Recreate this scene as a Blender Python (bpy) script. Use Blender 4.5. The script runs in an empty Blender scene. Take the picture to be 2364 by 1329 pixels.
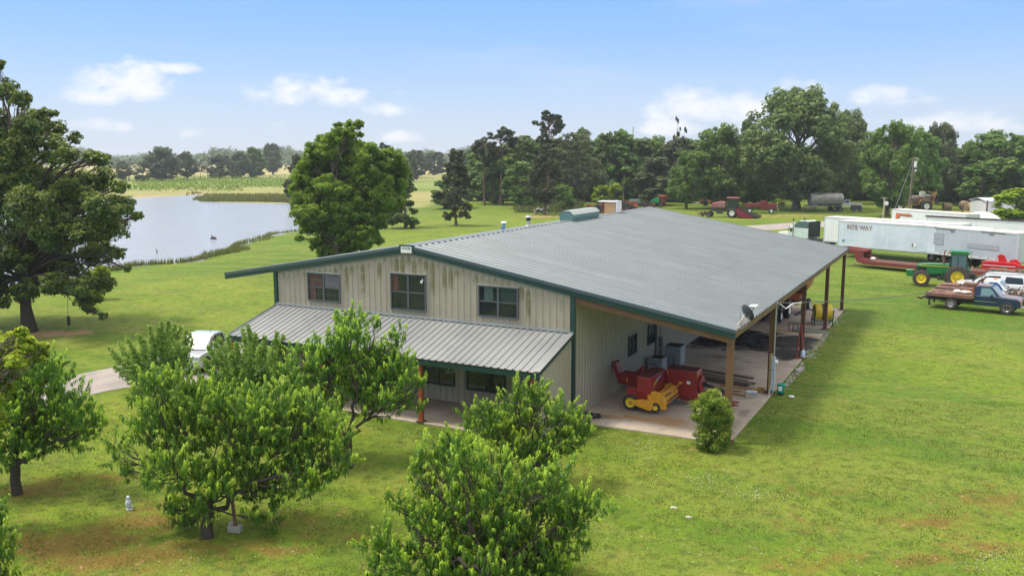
import bpy, bmesh, math, random
import numpy as np
from mathutils import Vector, Matrix, Euler
random.seed(7); rng = np.random.default_rng(11)
S = bpy.context.scene; COL = S.collection
R = math.radians; PI = math.pi
# ------------------------------------------------------------------ camera
CX, CY, H = 31.705, -34.996, 11.5
F, PITCH, YAW = 2058.1, .1476, -.4755
cam = bpy.data.cameras.new('camera'); camo = bpy.data.objects.new('camera', cam); COL.objects.link(camo)
camo.location = (CX, CY, H); camo.rotation_euler = (PI/2-PITCH, 0, -YAW)
cam.lens = F/2364*36; cam.sensor_width = 36; cam.clip_end = 9000; cam.clip_start = .5
S.camera = camo
_c, _s = math.cos(YAW), math.sin(YAW); _F = np.array([_s, _c, 0]); RIGHT = np.array([_c, -_s, 0]); _U = np.array([0, 0, 1.])
_cp, _sp = math.cos(PITCH), math.sin(PITCH); FWD = _F*_cp-_U*_sp; UPV = _U*_cp+_F*_sp; CAMP = np.array([CX, CY, H])
def ray(u, v): return FWD+RIGHT*(u-1182)/F-UPV*(v-664.5)/F
def G(u, v, z=0.):
    d = ray(u, v); t = (z-H)/d[2]; return CAMP+d*t
def depth(p): return float((np.array(p)-CAMP)@FWD)
def P3(u, v, D): return CAMP+ray(u, v)*D
# ------------------------------------------------------------------ terrain height
WZ = -1.2
LAKE = [(-900, 900), (-400, 745), (0, 665), (150, 640), (225, 628), (310, 612), (400, 607), (455, 600), (480, 585), (520, 582), (555, 563), (600, 549), (660, 538), (760, 525),
        (840, 512), (800, 480), (662, 470), (560, 468), (470, 466), (443, 461), (447, 457), (470, 453), (470, 449), (440, 450), (327, 456), (180, 463), (0, 471), (-400, 480), (-900, 486)]
LP = np.array([G(u, v, WZ)[:2] for u, v in LAKE])
def lake_sd(x, y):
    x = np.atleast_1d(np.asarray(x, float)); y = np.atleast_1d(np.asarray(y, float))
    d = np.full(x.shape, 1e9); ins = np.zeros(x.shape, bool)
    for i in range(len(LP)):
        a = LP[i]; b = LP[(i+1) % len(LP)]; e = b-a
        t = np.clip(((x-a[0])*e[0]+(y-a[1])*e[1])/(e@e), 0, 1)
        d = np.minimum(d, np.hypot(x-a[0]-t*e[0], y-a[1]-t*e[1]))
        c = (a[1] > y) != (b[1] > y)
        with np.errstate(divide='ignore', invalid='ignore'):
            xi = a[0]+(y-a[1])*(b[0]-a[0])/(b[1]-a[1]) if b[1] != a[1] else np.full(x.shape, 1e9)
        ins ^= (c & (x < xi))
    return np.where(ins, -d, d)
def hgt(x, y):
    d = lake_sd(x, y)
    x = np.atleast_1d(np.asarray(x, float)); y = np.atleast_1d(np.asarray(y, float))
    h = np.where(d > 0, -1.2+1.2*(1-np.exp(-d/12)), -1.2-np.minimum(1.6, -d*.35))
    und = .22*np.sin(x*.045+1.3)*np.sin(y*.038+.4)+.1*np.sin(x*.11)*np.cos(y*.093)
    w = np.clip((np.hypot(x-8, y-14)-30)/40, 0, 1)*np.clip(d/25, 0, 1)
    ex = np.maximum(np.abs(x-12)-24, 0); w = w*np.clip((ex+np.maximum(np.abs(y-15)-60, 0))/30, 0, 1)
    far = np.hypot(x-CX, y-CY); w = w*np.clip((900-far)/500, 0, 1)
    return h+und*w
def h1(x, y): return float(hgt(x, y)[0])
def at_many(u, v):
    u = np.asarray(u, float); v = np.asarray(v, float); d = FWD[None]+RIGHT[None]*((u-1182)/F)[:, None]-UPV[None]*((v-664.5)/F)[:, None]; z = np.zeros(len(u))
    for _ in range(9):
        p = CAMP[None]+d*((z-H)/d[:, 2])[:, None]; z = .35*z+.65*hgt(p[:, 0], p[:, 1])
    p = CAMP[None]+d*((z-H)/d[:, 2])[:, None]; p[:, 2] = hgt(p[:, 0], p[:, 1]); return p
def at(u, v): return at_many([u], [v])[0]
# ------------------------------------------------------------------ object helpers
def tag(o, label=None, cat=None, group=None, kind=None):
    if label: o['label'] = label
    if cat: o['category'] = cat
    if group: o['group'] = group
    if kind: o['kind'] = kind
    return o
def thing(name, label, cat, loc=(0, 0, 0), rz=0, group=None):
    o = bpy.data.objects.new(name, None); COL.objects.link(o); o.location = [float(a) for a in loc]; o.rotation_euler = (0, 0, rz)
    o.empty_display_size = .2
    return tag(o, label, cat, group)
def link(name, me, m, parent=None):
    o = bpy.data.objects.new(name, me); COL.objects.link(o)
    if m is not None and len(me.materials) == 0: me.materials.append(m)
    if parent is not None: o.parent = parent
    return o
def np_mesh(name, V, Q, attrs=None, smooth=False):
    me = bpy.data.meshes.new(name); V = np.asarray(V, np.float32).reshape(-1, 3); Q = np.asarray(Q, np.int32)
    n, k = Q.shape
    me.vertices.add(len(V)); me.vertices.foreach_set('co', V.ravel())
    me.loops.add(n*k); me.loops.foreach_set('vertex_index', Q.ravel())
    me.polygons.add(n); me.polygons.foreach_set('loop_start', np.arange(n, dtype=np.int32)*k)
    try: me.polygons.foreach_set('loop_total', np.full(n, k, np.int32))
    except Exception: pass
    if smooth: me.polygons.foreach_set('use_smooth', np.ones(n, bool))
    me.update(calc_edges=True)
    for an, (dom, val) in (attrs or {}).items():
        if val.ndim == 1:
            a = me.attributes.new(an, 'FLOAT', dom); a.data.foreach_set('value', val.astype(np.float32))
        else:
            a = me.attributes.new(an, 'FLOAT_COLOR', dom); a.data.foreach_set('color', val.astype(np.float32).ravel())
    return me
class MB:
    """mesh builder: one part"""
    def __init__(s): s.bm = bmesh.new()
    def box(s, c, d, rot=None, bev=0.):
        r = bmesh.ops.create_cube(s.bm, size=1.); vs = r['verts']
        m = Matrix.Translation(c) @ (Euler(rot).to_matrix().to_4x4() if rot else Matrix()) @ Matrix.Diagonal((*d, 1))
        bmesh.ops.transform(s.bm, matrix=m, verts=vs)
        if bev:
            es = list({e for v in vs for e in v.link_edges})
            bmesh.ops.bevel(s.bm, geom=es, offset=bev, segments=2, affect='EDGES', profile=.6)
        return s
    def cyl(s, a, b, r0, r1=None, n=12, caps=True):
        r1 = r0 if r1 is None else r1; a = Vector(a); b = Vector(b); d = b-a
        q = Vector((0, 0, 1)).rotation_difference(d.normalized()).to_matrix().to_4x4()
        m = Matrix.Translation((a+b)/2) @ q
        bmesh.ops.create_cone(s.bm, cap_ends=caps, segments=n, radius1=max(r0, 1e-4), radius2=max(r1, 1e-4), depth=d.length, matrix=m); return s
    def tube(s, pts, r, n=8):
        pts = [Vector(p) for p in pts]; rs = r if hasattr(r, '__len__') else [r]*len(pts)
        rings = []
        for i, p in enumerate(pts):
            t = (pts[min(i+1, len(pts)-1)]-pts[max(i-1, 0)]).normalized()
            u = t.cross(Vector((0, 0, 1)) if abs(t.z) < .9 else Vector((1, 0, 0))).normalized(); w = t.cross(u)
            rings.append([s.bm.verts.new(p+(u*math.cos(2*PI*k/n)+w*math.sin(2*PI*k/n))*rs[i]) for k in range(n)])
        for a, b in zip(rings, rings[1:]):
            for k in range(n): s.bm.faces.new((a[k], a[(k+1) % n], b[(k+1) % n], b[k]))
        s.bm.faces.new(rings[0][::-1]); s.bm.faces.new(rings[-1]); return s
    def prism(s, prof, ax, a, b, f=None):
        """extrude 2D profile along axis ax ('x','y','z') from a to b; f(p,side)->p2 lets the ends taper"""
        def P(p, t):
            return {'x': (t, p[0], p[1]), 'y': (p[0], t, p[1]), 'z': (p[0], p[1], t)}[ax]
        A = [s.bm.verts.new(P(f(p, 0) if f else p, a)) for p in prof]; B = [s.bm.verts.new(P(f(p, 1) if f else p, b)) for p in prof]
        n = len(prof)
        for i in range(n): s.bm.faces.new((A[i], A[(i+1) % n], B[(i+1) % n], B[i]))
        s.bm.faces.new(A[::-1]); s.bm.faces.new(B); return s
    def lathe(s, prof, c=(0, 0, 0), ax='z', n=24, cap=True):
        c = Vector(c); rings = []
        for r, t in prof:
            ring = []
            for k in range(n):
                a = 2*PI*k/n; x, y = r*math.cos(a), r*math.sin(a)
                ring.append(s.bm.verts.new(c+Vector({'z': (x, y, t), 'y': (x, t, y), 'x': (t, x, y)}[ax])))
            rings.append(ring)
        for a, b in zip(rings, rings[1:]):
            for k in range(n): s.bm.faces.new((a[k], a[(k+1) % n], b[(k+1) % n], b[k]))
        if cap and prof[0][0] > 1e-4: s.bm.faces.new(rings[0])
        if cap and prof[-1][0] > 1e-4: s.bm.faces.new(rings[-1])
        return s
    def ball(s, c, r, sub=2, jit=0.):
        r3 = r if hasattr(r, '__len__') else (r, r, r)
        vs = bmesh.ops.create_icosphere(s.bm, subdivisions=sub, radius=1.)['verts']
        for v in vs:
            k = 1+random.uniform(-jit, jit); v.co = Vector((v.co.x*r3[0]*k+c[0], v.co.y*r3[1]*k+c[1], v.co.z*r3[2]*k+c[2]))
        return s
    def quad(s, *p): s.bm.faces.new([s.bm.verts.new(q) for q in p]); return s
    def build(s, name, m, parent=None, smooth=False, bev=0.):
        bmesh.ops.recalc_face_normals(s.bm, faces=s.bm.faces)
        me = bpy.data.meshes.new(name); s.bm.to_mesh(me); s.bm.free()
        if smooth:
            me.polygons.foreach_set('use_smooth', np.ones(len(me.polygons), bool))
        o = link(name, me, m, parent)
        if smooth and smooth != 'all':
            md = o.modifiers.new('edge', 'EDGE_SPLIT'); md.split_angle = R(38)
        if bev:
            md = o.modifiers.new('bevel', 'BEVEL'); md.width = bev; md.segments = 2; md.limit_method = 'ANGLE'
        return o
def copy_tree(o, loc=None, rz=None, label=None, group=None, parent=None):
    c = o.copy(); COL.objects.link(c)
    if parent is not None: c.parent = parent
    if loc is not None: c.location = [float(a) for a in loc]
    if rz is not None: c.rotation_euler = (0, 0, rz)
    if label: c['label'] = label
    if group: c['group'] = group
    for ch in list(o.children): copy_tree(ch, parent=c)
    return c
# ------------------------------------------------------------------ materials
class NT:
    def __init__(s, name):
        s.m = bpy.data.materials.new(name); s.m.use_nodes = True; s.t = s.m.node_tree; s.n = s.t.nodes
        s.b = s.n['Principled BSDF']; s.out = s.n['Material Output']
    def N(s, typ, **k):
        n = s.n.new(typ)
        for a, v in k.items():
            if a.startswith('i_'):
                kk = a[2:]; kk = int(kk) if kk.isdigit() else kk.replace('_', ' '); n.inputs[kk].default_value = v
            else: setattr(n, a, v)
        return n
    def L(s, a, b, ao=0, bi=0): s.t.links.new(a.outputs[ao], b.inputs[bi])
    def noise(s, sc, det=4., rough=.55, co=None, dim='3D'):
        n = s.N('ShaderNodeTexNoise', noise_dimensions=dim); n.inputs['Scale'].default_value = sc; n.inputs['Detail'].default_value = det; n.inputs['Roughness'].default_value = rough
        if co is not None: s.t.links.new(co, n.inputs['Vector'])
        return n.outputs['Fac']
    def mix(s, f, a, b, typ='MIX'):
        n = s.N('ShaderNodeMix', data_type='RGBA', blend_type=typ)
        for i, v in ((0, f), (6, a), (7, b)):
            if hasattr(v, 'type') and hasattr(v, 'is_linked'): s.t.links.new(v, n.inputs[i])
            elif i == 0: n.inputs[0].default_value = v
            else: n.inputs[i].default_value = (*v[:3], 1)
        return n.outputs[2]
    def math(s, op, a, b=0., clamp=False):
        n = s.N('ShaderNodeMath', operation=op, use_clamp=clamp)
        for i, v in ((0, a), (1, b)):
            if hasattr(v, 'is_linked'): s.t.links.new(v, n.inputs[i])
            else: n.inputs[i].default_value = v
        return n.outputs[0]
    def ramp(s, f, lo, hi):
        n = s.N('ShaderNodeMapRange', interpolation_type='SMOOTHSTEP'); n.inputs['From Min'].default_value = lo; n.inputs['From Max'].default_value = hi
        s.t.links.new(f, n.inputs['Value']); return n.outputs[0]
    def obj(s): return s.N('ShaderNodeTexCoord').outputs['Object']
    def pos(s): return s.N('ShaderNodeNewGeometry').outputs['Position']
    def scale(s, v, k):
        n = s.N('ShaderNodeMapping'); n.inputs['Scale'].default_value = k; s.t.links.new(v, n.inputs['Vector']); return n.outputs[0]
    def bump(s, f, st=.3, d=.02):
        n = s.N('ShaderNodeBump'); n.inputs['Strength'].default_value = st; n.inputs['Distance'].default_value = d
        s.t.links.new(f, n.inputs['Height']); s.t.links.new(n.outputs[0], s.b.inputs['Normal'])
    def col(s, c):
        if hasattr(c, 'is_linked'): s.t.links.new(c, s.b.inputs['Base Color'])
        else: s.b.inputs['Base Color'].default_value = (*c[:3], 1)
def mat(name, c, rough=.55, metal=0., c2=None, sc=3., amt=.6, bump=0., spec=.5, coat=0.):
    t = NT(name); co = t.obj()
    c2 = c2 or tuple(x*.72 for x in c)
    f = t.noise(sc, 6., .65, co); f = t.ramp(f, .42, .72)
    t.col(t.mix(t.math('MULTIPLY', f, amt), c, c2)); t.b.inputs['Roughness'].default_value = rough; t.b.inputs['Metallic'].default_value = metal
    t.b.inputs['Specular IOR Level'].default_value = spec; t.b.inputs['Coat Weight'].default_value = coat
    if bump: t.bump(t.noise(sc*8, 4., .6, co), bump, .02)
    return t.m
def glass(name, c, rough=.06):
    t = NT(name); t.col(c); t.b.inputs['Roughness'].default_value = rough; t.b.inputs['Specular IOR Level'].default_value = .6; return t.m
def leafmat(name, c, young, dark=None, transl=.35, sc=.5, rough=.45):
    t = NT(name); a = t.N('ShaderNodeAttribute', attribute_name='var'); co = t.obj()
    dark = dark or tuple(x*.62 for x in c)
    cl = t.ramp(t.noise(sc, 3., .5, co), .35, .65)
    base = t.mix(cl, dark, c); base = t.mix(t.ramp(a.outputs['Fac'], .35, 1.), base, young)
    oi = t.N('ShaderNodeObjectInfo'); hv = t.N('ShaderNodeHueSaturation')
    t.L(oi, hv, 'Random', 'Fac'); hv.inputs['Fac'].default_value = 1
    t.t.links.remove(hv.inputs['Fac'].links[0]); t.t.links.new(t.math('ADD', t.math('MULTIPLY', oi.outputs['Random'], .24), .88), hv.inputs['Value'])
    t.t.links.new(t.math('ADD', t.math('MULTIPLY', oi.outputs['Random'], .014), .493), hv.inputs['Hue'])
    t.t.links.new(base, hv.inputs['Color']); base = hv.outputs[0]
    t.col(base); t.b.inputs['Roughness'].default_value = rough; t.b.inputs['Specular IOR Level'].default_value = .35
    tr = t.N('ShaderNodeBsdfTranslucent'); t.t.links.new(t.mix(.5, base, young), tr.inputs['Color'])
    ms = t.N('ShaderNodeMixShader'); ms.inputs[0].default_value = transl
    t.t.links.new(t.b.outputs[0], ms.inputs[1]); t.t.links.new(tr.outputs[0], ms.inputs[2]); t.t.links.new(ms.outputs[0], t.out.inputs['Surface'])
    return t.m
def text_part(name, s, size, m, parent, loc, rot, ext=.004, bold=0., sx=1., align='CENTER'):
    cu = bpy.data.curves.new(name, 'FONT'); cu.body = s; cu.size = size; cu.extrude = ext; cu.offset = bold; cu.align_x = align; cu.align_y = 'CENTER'
    o = bpy.data.objects.new('tmp', cu); COL.objects.link(o); bpy.context.view_layer.update()
    me = bpy.data.meshes.new_from_object(o.evaluated_get(bpy.context.evaluated_depsgraph_get())); bpy.data.objects.remove(o)
    me.name = name; me.materials.clear(); p = link(name, me, m, parent); p.location = loc; p.rotation_euler = rot; p.scale = (sx, 1, 1); return p
# ------------------------------------------------------------------ world, sun, haze
SUN_EL = R(63); sd = np.array([-.957, -.325]); sd = sd/np.linalg.norm(sd)
SUNV = Vector((sd[0]*math.cos(SUN_EL), sd[1]*math.cos(SUN_EL), math.sin(SUN_EL)))
sl = bpy.data.lights.new('sun', 'SUN'); sl.energy = 2.15; sl.angle = R(11); sl.color = (1, .93, .80)
so = bpy.data.objects.new('sun', sl); COL.objects.link(so); so.rotation_euler = (-SUNV).to_track_quat('-Z', 'Y').to_euler(); so.location = (0, 0, 60)
W = bpy.data.worlds.new('World'); S.world = W; W.use_nodes = True; wt = W.node_tree; wn = wt.nodes
bg = wn['Background']; sky = wn.new('ShaderNodeTexSky'); sky.sky_type = 'NISHITA'; sky.sun_disc = False
sky.sun_elevation = SUN_EL; sky.sun_rotation = math.atan2(SUNV.x, SUNV.y); sky.air_density = 1.1; sky.dust_density = .5; sky.ozone_density = 2.5; sky.altitude = 0
tc = wn.new('ShaderNodeTexCoord'); sep = wn.new('ShaderNodeSeparateXYZ'); wt.links.new(tc.outputs['Generated'], sep.inputs[0])
def wmath(op, a, b=0., clamp=False):
    n = wn.new('ShaderNodeMath'); n.operation = op; n.use_clamp = clamp
    for i, v in ((0, a), (1, b)):
        if hasattr(v, 'is_linked'): wt.links.new(v, n.inputs[i])
        else: n.inputs[i].default_value = v
    return n.outputs[0]
def wnoise(sc, det, k, off=(0, 0, 0)):
    m = wn.new('ShaderNodeMapping'); m.inputs['Scale'].default_value = k; m.inputs['Location'].default_value = off; wt.links.new(tc.outputs['Generated'], m.inputs[0])
    n = wn.new('ShaderNodeTexNoise'); n.inputs['Scale'].default_value = sc; n.inputs['Detail'].default_value = det; n.inputs['Roughness'].default_value = .55
    wt.links.new(m.outputs[0], n.inputs['Vector']); return n.outputs['Fac']
def wmr(v, lo, hi):
    n = wn.new('ShaderNodeMapRange'); n.interpolation_type = 'SMOOTHSTEP'; n.inputs['From Min'].default_value = lo; n.inputs['From Max'].default_value = hi; wt.links.new(v, n.inputs['Value']); return n.outputs[0]
def wmix(f, a, b):
    n = wn.new('ShaderNodeMix'); n.data_type = 'RGBA'
    for i, v in ((0, f), (6, a), (7, b)):
        if hasattr(v, 'is_linked'): wt.links.new(v, n.inputs[i])
        elif i == 0: n.inputs[0].default_value = v
        else: n.inputs[i].default_value = (*v, 1)
    return n.outputs[2]
# soft cumulus at fixed compass directions: direction vector, angular half-sizes
CL = [(268, 198, 105, 44), (300, 178, 60, 36), (690, 212, 130, 48), (770, 225, 90, 36), (870, 250, 90, 22), (415, 160, 60, 16), (920, 212, 36, 12), (235, 292, 70, 22), (1690, 245, 180, 50), (1810, 225, 110, 36), (2060, 228, 95, 28), (2190, 285, 110, 30),
      (2320, 292, 60, 24), (930, 320, 60, 18), (650, 290, 60, 18), (440, 312, 45, 14), (1560, 295, 80, 22)]
vm = None; nz = wnoise(13, 7, (1, 1, 1.9)); nzb = wnoise(46, 5, (1, 1, 1.8))
pert = wmath('ADD', wmath('MULTIPLY', wmath('SUBTRACT', nz, .5), 5.2), wmath('MULTIPLY', wmath('SUBTRACT', nzb, .5), 2.2))
for (u, v, ru, rv) in CL:
    d = ray(u, v); d = d/np.linalg.norm(d); rt = np.cross(d, [0, 0, 1]); rt /= np.linalg.norm(rt); up = np.cross(rt, d)
    def dot(vec, off):
        n = wn.new('ShaderNodeVectorMath'); n.operation = 'DOT_PRODUCT'; wt.links.new(tc.outputs['Generated'], n.inputs[0]); n.inputs[1].default_value = vec; return n.outputs['Value']
    a = wmath('DIVIDE', dot(tuple(rt), 0), ru/F); b = wmath('DIVIDE', dot(tuple(up), 0), rv/F); f = wmath('GREATER_THAN', dot(tuple(d), 0), .5)
    # flatter undersides: stretch what lies below the centre
    b2 = wmath('ADD', wmath('MAXIMUM', b, 0.), wmath('MULTIPLY', wmath('MINIMUM', b, 0.), 1.25))
    rr = wmath('ADD', wmath('MULTIPLY', a, a), wmath('MULTIPLY', b2, b2))
    m = wmath('MULTIPLY', wmath('SUBTRACT', 1.15*min(1., .35+rv/60), rr), f)
    m = wmath('MAXIMUM', m, -2.)
    vm = m if vm is None else wmath('MAXIMUM', vm, m)
cloud = wmr(wmath('ADD', vm, pert), -.2, 1.55)
cloud = wmath('MULTIPLY', cloud, wmr(vm, -1.6, -.2))
wisp = wmath('MULTIPLY', wmr(wnoise(3.2, 7, (1, 1, 5), (3, 1, 0)), .52, .8), .35)
el = sep.outputs['Z']
grad = wmix(wmr(el, -.03, .18), (3.8, 4.4, 5.4), (1.35, 2.95, 6.0))
base = wmix(.8, sky.outputs[0], grad)
# added fill: sky above the frame is whitened and brightened to soften the daylight
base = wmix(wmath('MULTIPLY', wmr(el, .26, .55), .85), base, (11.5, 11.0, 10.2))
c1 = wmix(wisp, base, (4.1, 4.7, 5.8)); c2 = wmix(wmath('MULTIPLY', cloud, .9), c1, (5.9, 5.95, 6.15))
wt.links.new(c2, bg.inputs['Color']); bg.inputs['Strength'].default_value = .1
S.view_settings.view_transform = 'Standard'; S.view_settings.look = 'None'; S.view_settings.exposure = .8; S.view_settings.gamma = 1
S.render.engine = 'CYCLES'
S.cycles.max_bounces = 8; S.cycles.volume_bounces = 0; S.cycles.transparent_max_bounces = 8
# ================================================================== GROUND
def spaced(lo, hi, a, b, fine, mid):
    xs = list(np.arange(a, b+.01, fine)); s = fine; x = a
    while x > lo: s = min(s*1.09, 220) if x < mid[0] else max(s, mid[2]); x -= s; xs.insert(0, x)
    s = fine; x = b
    while x < hi: s = min(s*1.09, 220) if x > mid[1] else max(s, mid[2]); x += s; xs.append(x)
    return np.array(xs)
gx = spaced(-4200, 3000, -14, 46, 1., (-230, 90, 2.6)); gy = spaced(-400, 5000, -26, 44, 1., (-60, 260, 2.6))
XX, YY = np.meshgrid(gx, gy); HH = hgt(XX.ravel(), YY.ravel())-.06*(np.hypot(XX.ravel()-12, YY.ravel()-15) < 90)
nx, ny = len(gx), len(gy)
V = np.stack([XX.ravel(), YY.ravel(), HH], 1)
idx = np.arange(nx*ny).reshape(ny, nx); Q = np.stack([idx[:-1, :-1], idx[:-1, 1:], idx[1:, 1:], idx[1:, :-1]], -1).reshape(-1, 4)
def blob(x, y, cx, cy, rx, ry, a=0.):
    c, s = math.cos(a), math.sin(a); dx, dy = x-cx, y-cy
    return np.clip(1.2-np.hypot((dx*c+dy*s)/rx, (-dx*s+dy*c)/ry), 0, 1)
def upx(x, y):
    d = np.stack([x, y, np.zeros_like(x)], -1)-CAMP; z = d@FWD; z = np.where(z > 1, z, 1.); return 1182+F*(d@RIGHT)/z, 664.5-F*(d@UPV)/z, (d@FWD)
sdl = lake_sd(V[:, 0], V[:, 1]); X, Y = V[:, 0], V[:, 1]; dist = np.hypot(X-CX, Y-CY)
azr = (X-CX)*RIGHT[0]+(Y-CY)*RIGHT[1]; azf = (X-CX)*_F[0]+(Y-CY)*_F[1]          # metres to the right of / along the line of sight
dirt = np.zeros(len(X)); crop = np.zeros(len(X)); wood = np.zeros(len(X)); tan = np.zeros(len(X)); red = np.zeros(len(X))
def spot(arr, u, v, rx, ry, k=1., a=0.):
    p = at(u, v); np.maximum(arr, k*blob(X, Y, p[0], p[1], rx, ry, a), out=arr)
ANG = math.atan2(RIGHT[1], RIGHT[0])
spot(dirt, 110, 768, 6, 3, .75, ANG); spot(dirt, 240, 742, 2.2, 1, .8, ANG); spot(dirt, 700, 545, 8, 5, .45, ANG); spot(dirt, 1560, 493, 12, 6, .3, ANG)
spot(dirt, 1250, 500, 9, 6, .7, ANG); spot(dirt, 1820, 498, 22, 7, .6, ANG); spot(dirt, 1640, 497, 12, 6, .5, ANG); spot(dirt, 2230, 488, 12, 3, 1., ANG); spot(dirt, 2010, 500, 14, 5, .35, ANG)
spot(dirt, 1400, 990, 1.0, .5, 1., .1); spot(dirt, 1600, 1035, 1.6, .8, .75, ANG); spot(dirt, 970, 545, 5, 4, .35, ANG)
for u, v, rx, ry, k in [(150, 1250, 3, 1, .9), (330, 1200, 1.6, .8, .9), (400, 1150, 1.2, .6, .7), (80, 1130, 2, .8, .6), (230, 1100, 2.2, .7, .5), (250, 1290, 2.5, .8, .8), (620, 1260, 2, .7, .6), (700, 1190, 1.5, .8, .4), (430, 1260, 1.2, .6, .6),
                        (2150, 1200, 1.6, .8, .6), (2250, 1260, 1.4, .6, .7), (2080, 1290, 1.5, .4, .6), (1820, 1210, 1.2, .5, .45), (1880, 1290, 2, .7, .5), (2300, 1150, 2.4, 1.2, .4), (1900, 1130, 1.5, .7, .3), (860, 1230, 1.2, .6, .4)]:
    spot(red, u, v, rx, ry, k, ANG)
bank = (sdl > 0) & (sdl < 9) & (azf > 150) & (Y > 60)
dirt = np.maximum(dirt, np.where(bank, np.clip(1-sdl/9, 0, 1)*np.where(X < -165, 1., .25), 0))
tan = np.where((azf > 236) & (azr < -40) & (azf < 300), .5, 0.); crop = np.clip(1-np.abs(azf-345)/50, 0, 1)*(azr < -25)
tan = np.maximum(tan, np.clip((azf-400)/120, 0, 1)*(azr < 200))
tan = np.where(sdl < 60, np.maximum(tan, .6*((azf > 205) & (azr < -20))), tan)
tan = np.maximum(tan, .45*np.clip(1-np.abs(azf-640)/420, 0, 1))
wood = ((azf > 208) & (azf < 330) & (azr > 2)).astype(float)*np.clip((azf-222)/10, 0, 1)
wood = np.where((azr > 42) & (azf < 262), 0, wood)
zone = np.stack([dirt, crop, wood, tan], 1)
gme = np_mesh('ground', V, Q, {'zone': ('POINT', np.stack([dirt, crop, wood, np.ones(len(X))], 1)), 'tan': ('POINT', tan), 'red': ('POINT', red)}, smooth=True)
def ground_color(t):
    P = t.pos(); z = t.N('ShaderNodeAttribute', attribute_name='zone'); tn = t.N('ShaderNodeAttribute', attribute_name='tan'); rd = t.N('ShaderNodeAttribute', attribute_name='red')
    sp = t.N('ShaderNodeSeparateColor'); t.t.links.new(z.outputs['Color'], sp.inputs[0])
    big = t.ramp(t.noise(.035, 3., .5, P), .38, .62); midn = t.ramp(t.noise(.22, 5., .6, P), .36, .66); fine = t.noise(2.2, 6., .7, P); vf = t.noise(13., 5., .75, P)
    # mowing passes run roughly along the building
    mw = t.noise(1., 3., .5, t.scale(P, (.05, .42, .1)))
    g = t.mix(big, (.090, .172, .015), (.172, .235, .021)); g = t.mix(t.math('MULTIPLY', midn, .55), g, (.058, .128, .014))
    g = t.mix(t.math('MULTIPLY', t.ramp(mw, .42, .60), .45), g, (.21, .23, .04))
    weed = t.ramp(t.noise(.9, 8., .78, t.scale(P, (1, 1, 1))), .52, .62); g = t.mix(t.math('MULTIPLY', weed, .32), g, (.036, .098, .010))
    dry = t.ramp(t.noise(.55, 9., .8, t.scale(P, (.8, 1.3, 1))), .50, .62); g = t.mix(t.math('MULTIPLY', dry, .30), g, (.235, .20, .06))
    g = t.mix(t.math('MULTIPLY', t.ramp(fine, .45, .66), .6), g, (.045, .078, .012)); g = t.mix(t.math('MULTIPLY', t.ramp(vf, .5, .8), .5), g, (.21, .215, .06))
    bare = t.ramp(t.noise(.42, 9., .78, P), .70, .75); g = t.mix(t.math('MULTIPLY', bare, .8), g, (.42, .30, .19))
    rn = t.ramp(t.math('ADD', t.math('MULTIPLY', rd.outputs['Fac'], .55), t.noise(1.6, 6., .75, P)), .50, .84)
    g = t.mix(t.math('MULTIPLY', rn, .68), g, (.20, .095, .03)); g = t.mix(t.math('MULTIPLY', t.math('MULTIPLY', rn, t.ramp(t.noise(3.2, 4., .7, P), .62, .7)), .7), g, (.45, .30, .20))
    dn = t.ramp(t.math('ADD', sp.outputs[0], t.math('MULTIPLY', t.math('SUBTRACT', t.noise(.8, 6., .7, P), .5), 1.6)), .42, .72)
    g = t.mix(dn, g, t.mix(t.noise(3., 4., .6, P), (.42, .25, .13), (.30, .20, .10)))
    g = t.mix(sp.outputs[1], g, t.mix(t.ramp(t.noise(.06, 5., .6, P), .4, .6), (.15, .23, .045), (.22, .24, .08)))
    tc_ = t.mix(t.ramp(t.noise(.025, 5., .6, P), .35, .65), (.44, .34, .18), (.24, .25, .08)); g = t.mix(tn.outputs['Fac'], g, tc_)
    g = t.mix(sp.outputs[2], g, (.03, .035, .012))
    return g, fine, vf
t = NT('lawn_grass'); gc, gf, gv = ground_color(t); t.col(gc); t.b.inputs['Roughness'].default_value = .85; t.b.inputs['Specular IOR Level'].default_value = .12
t.bump(t.math('ADD', gf, t.math('MULTIPLY', gv, .5)), .7, .09)
GRASS = t.m
tag(link('ground', gme, GRASS), 'gently rolling mown lawn and fields running back to the horizon', None, None, 'structure')
# water
t = NT('lake_water'); P = t.pos(); t.col((.31, .325, .35)); t.b.inputs['Roughness'].default_value = .16; t.b.inputs['Specular IOR Level'].default_value = .9; t.b.inputs['IOR'].default_value = 1.5
w1 = t.noise(1.1, 5., .6, t.scale(P, (.6, 1.5, 1))); w2 = t.noise(.12, 3., .5, P); t.bump(t.math('ADD', w1, w2), .8, .3)
m = MB(); cp = LP.mean(0); m.prism([tuple(cp+(p-cp)*1.04) for p in LP], 'z', WZ-.01, WZ) ; lk = m.build('lake_water', t.m); lk.data.name = 'lake_water'; tag(lk, 'rippled grey-blue lake behind the lawn', None, None, 'structure')
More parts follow.
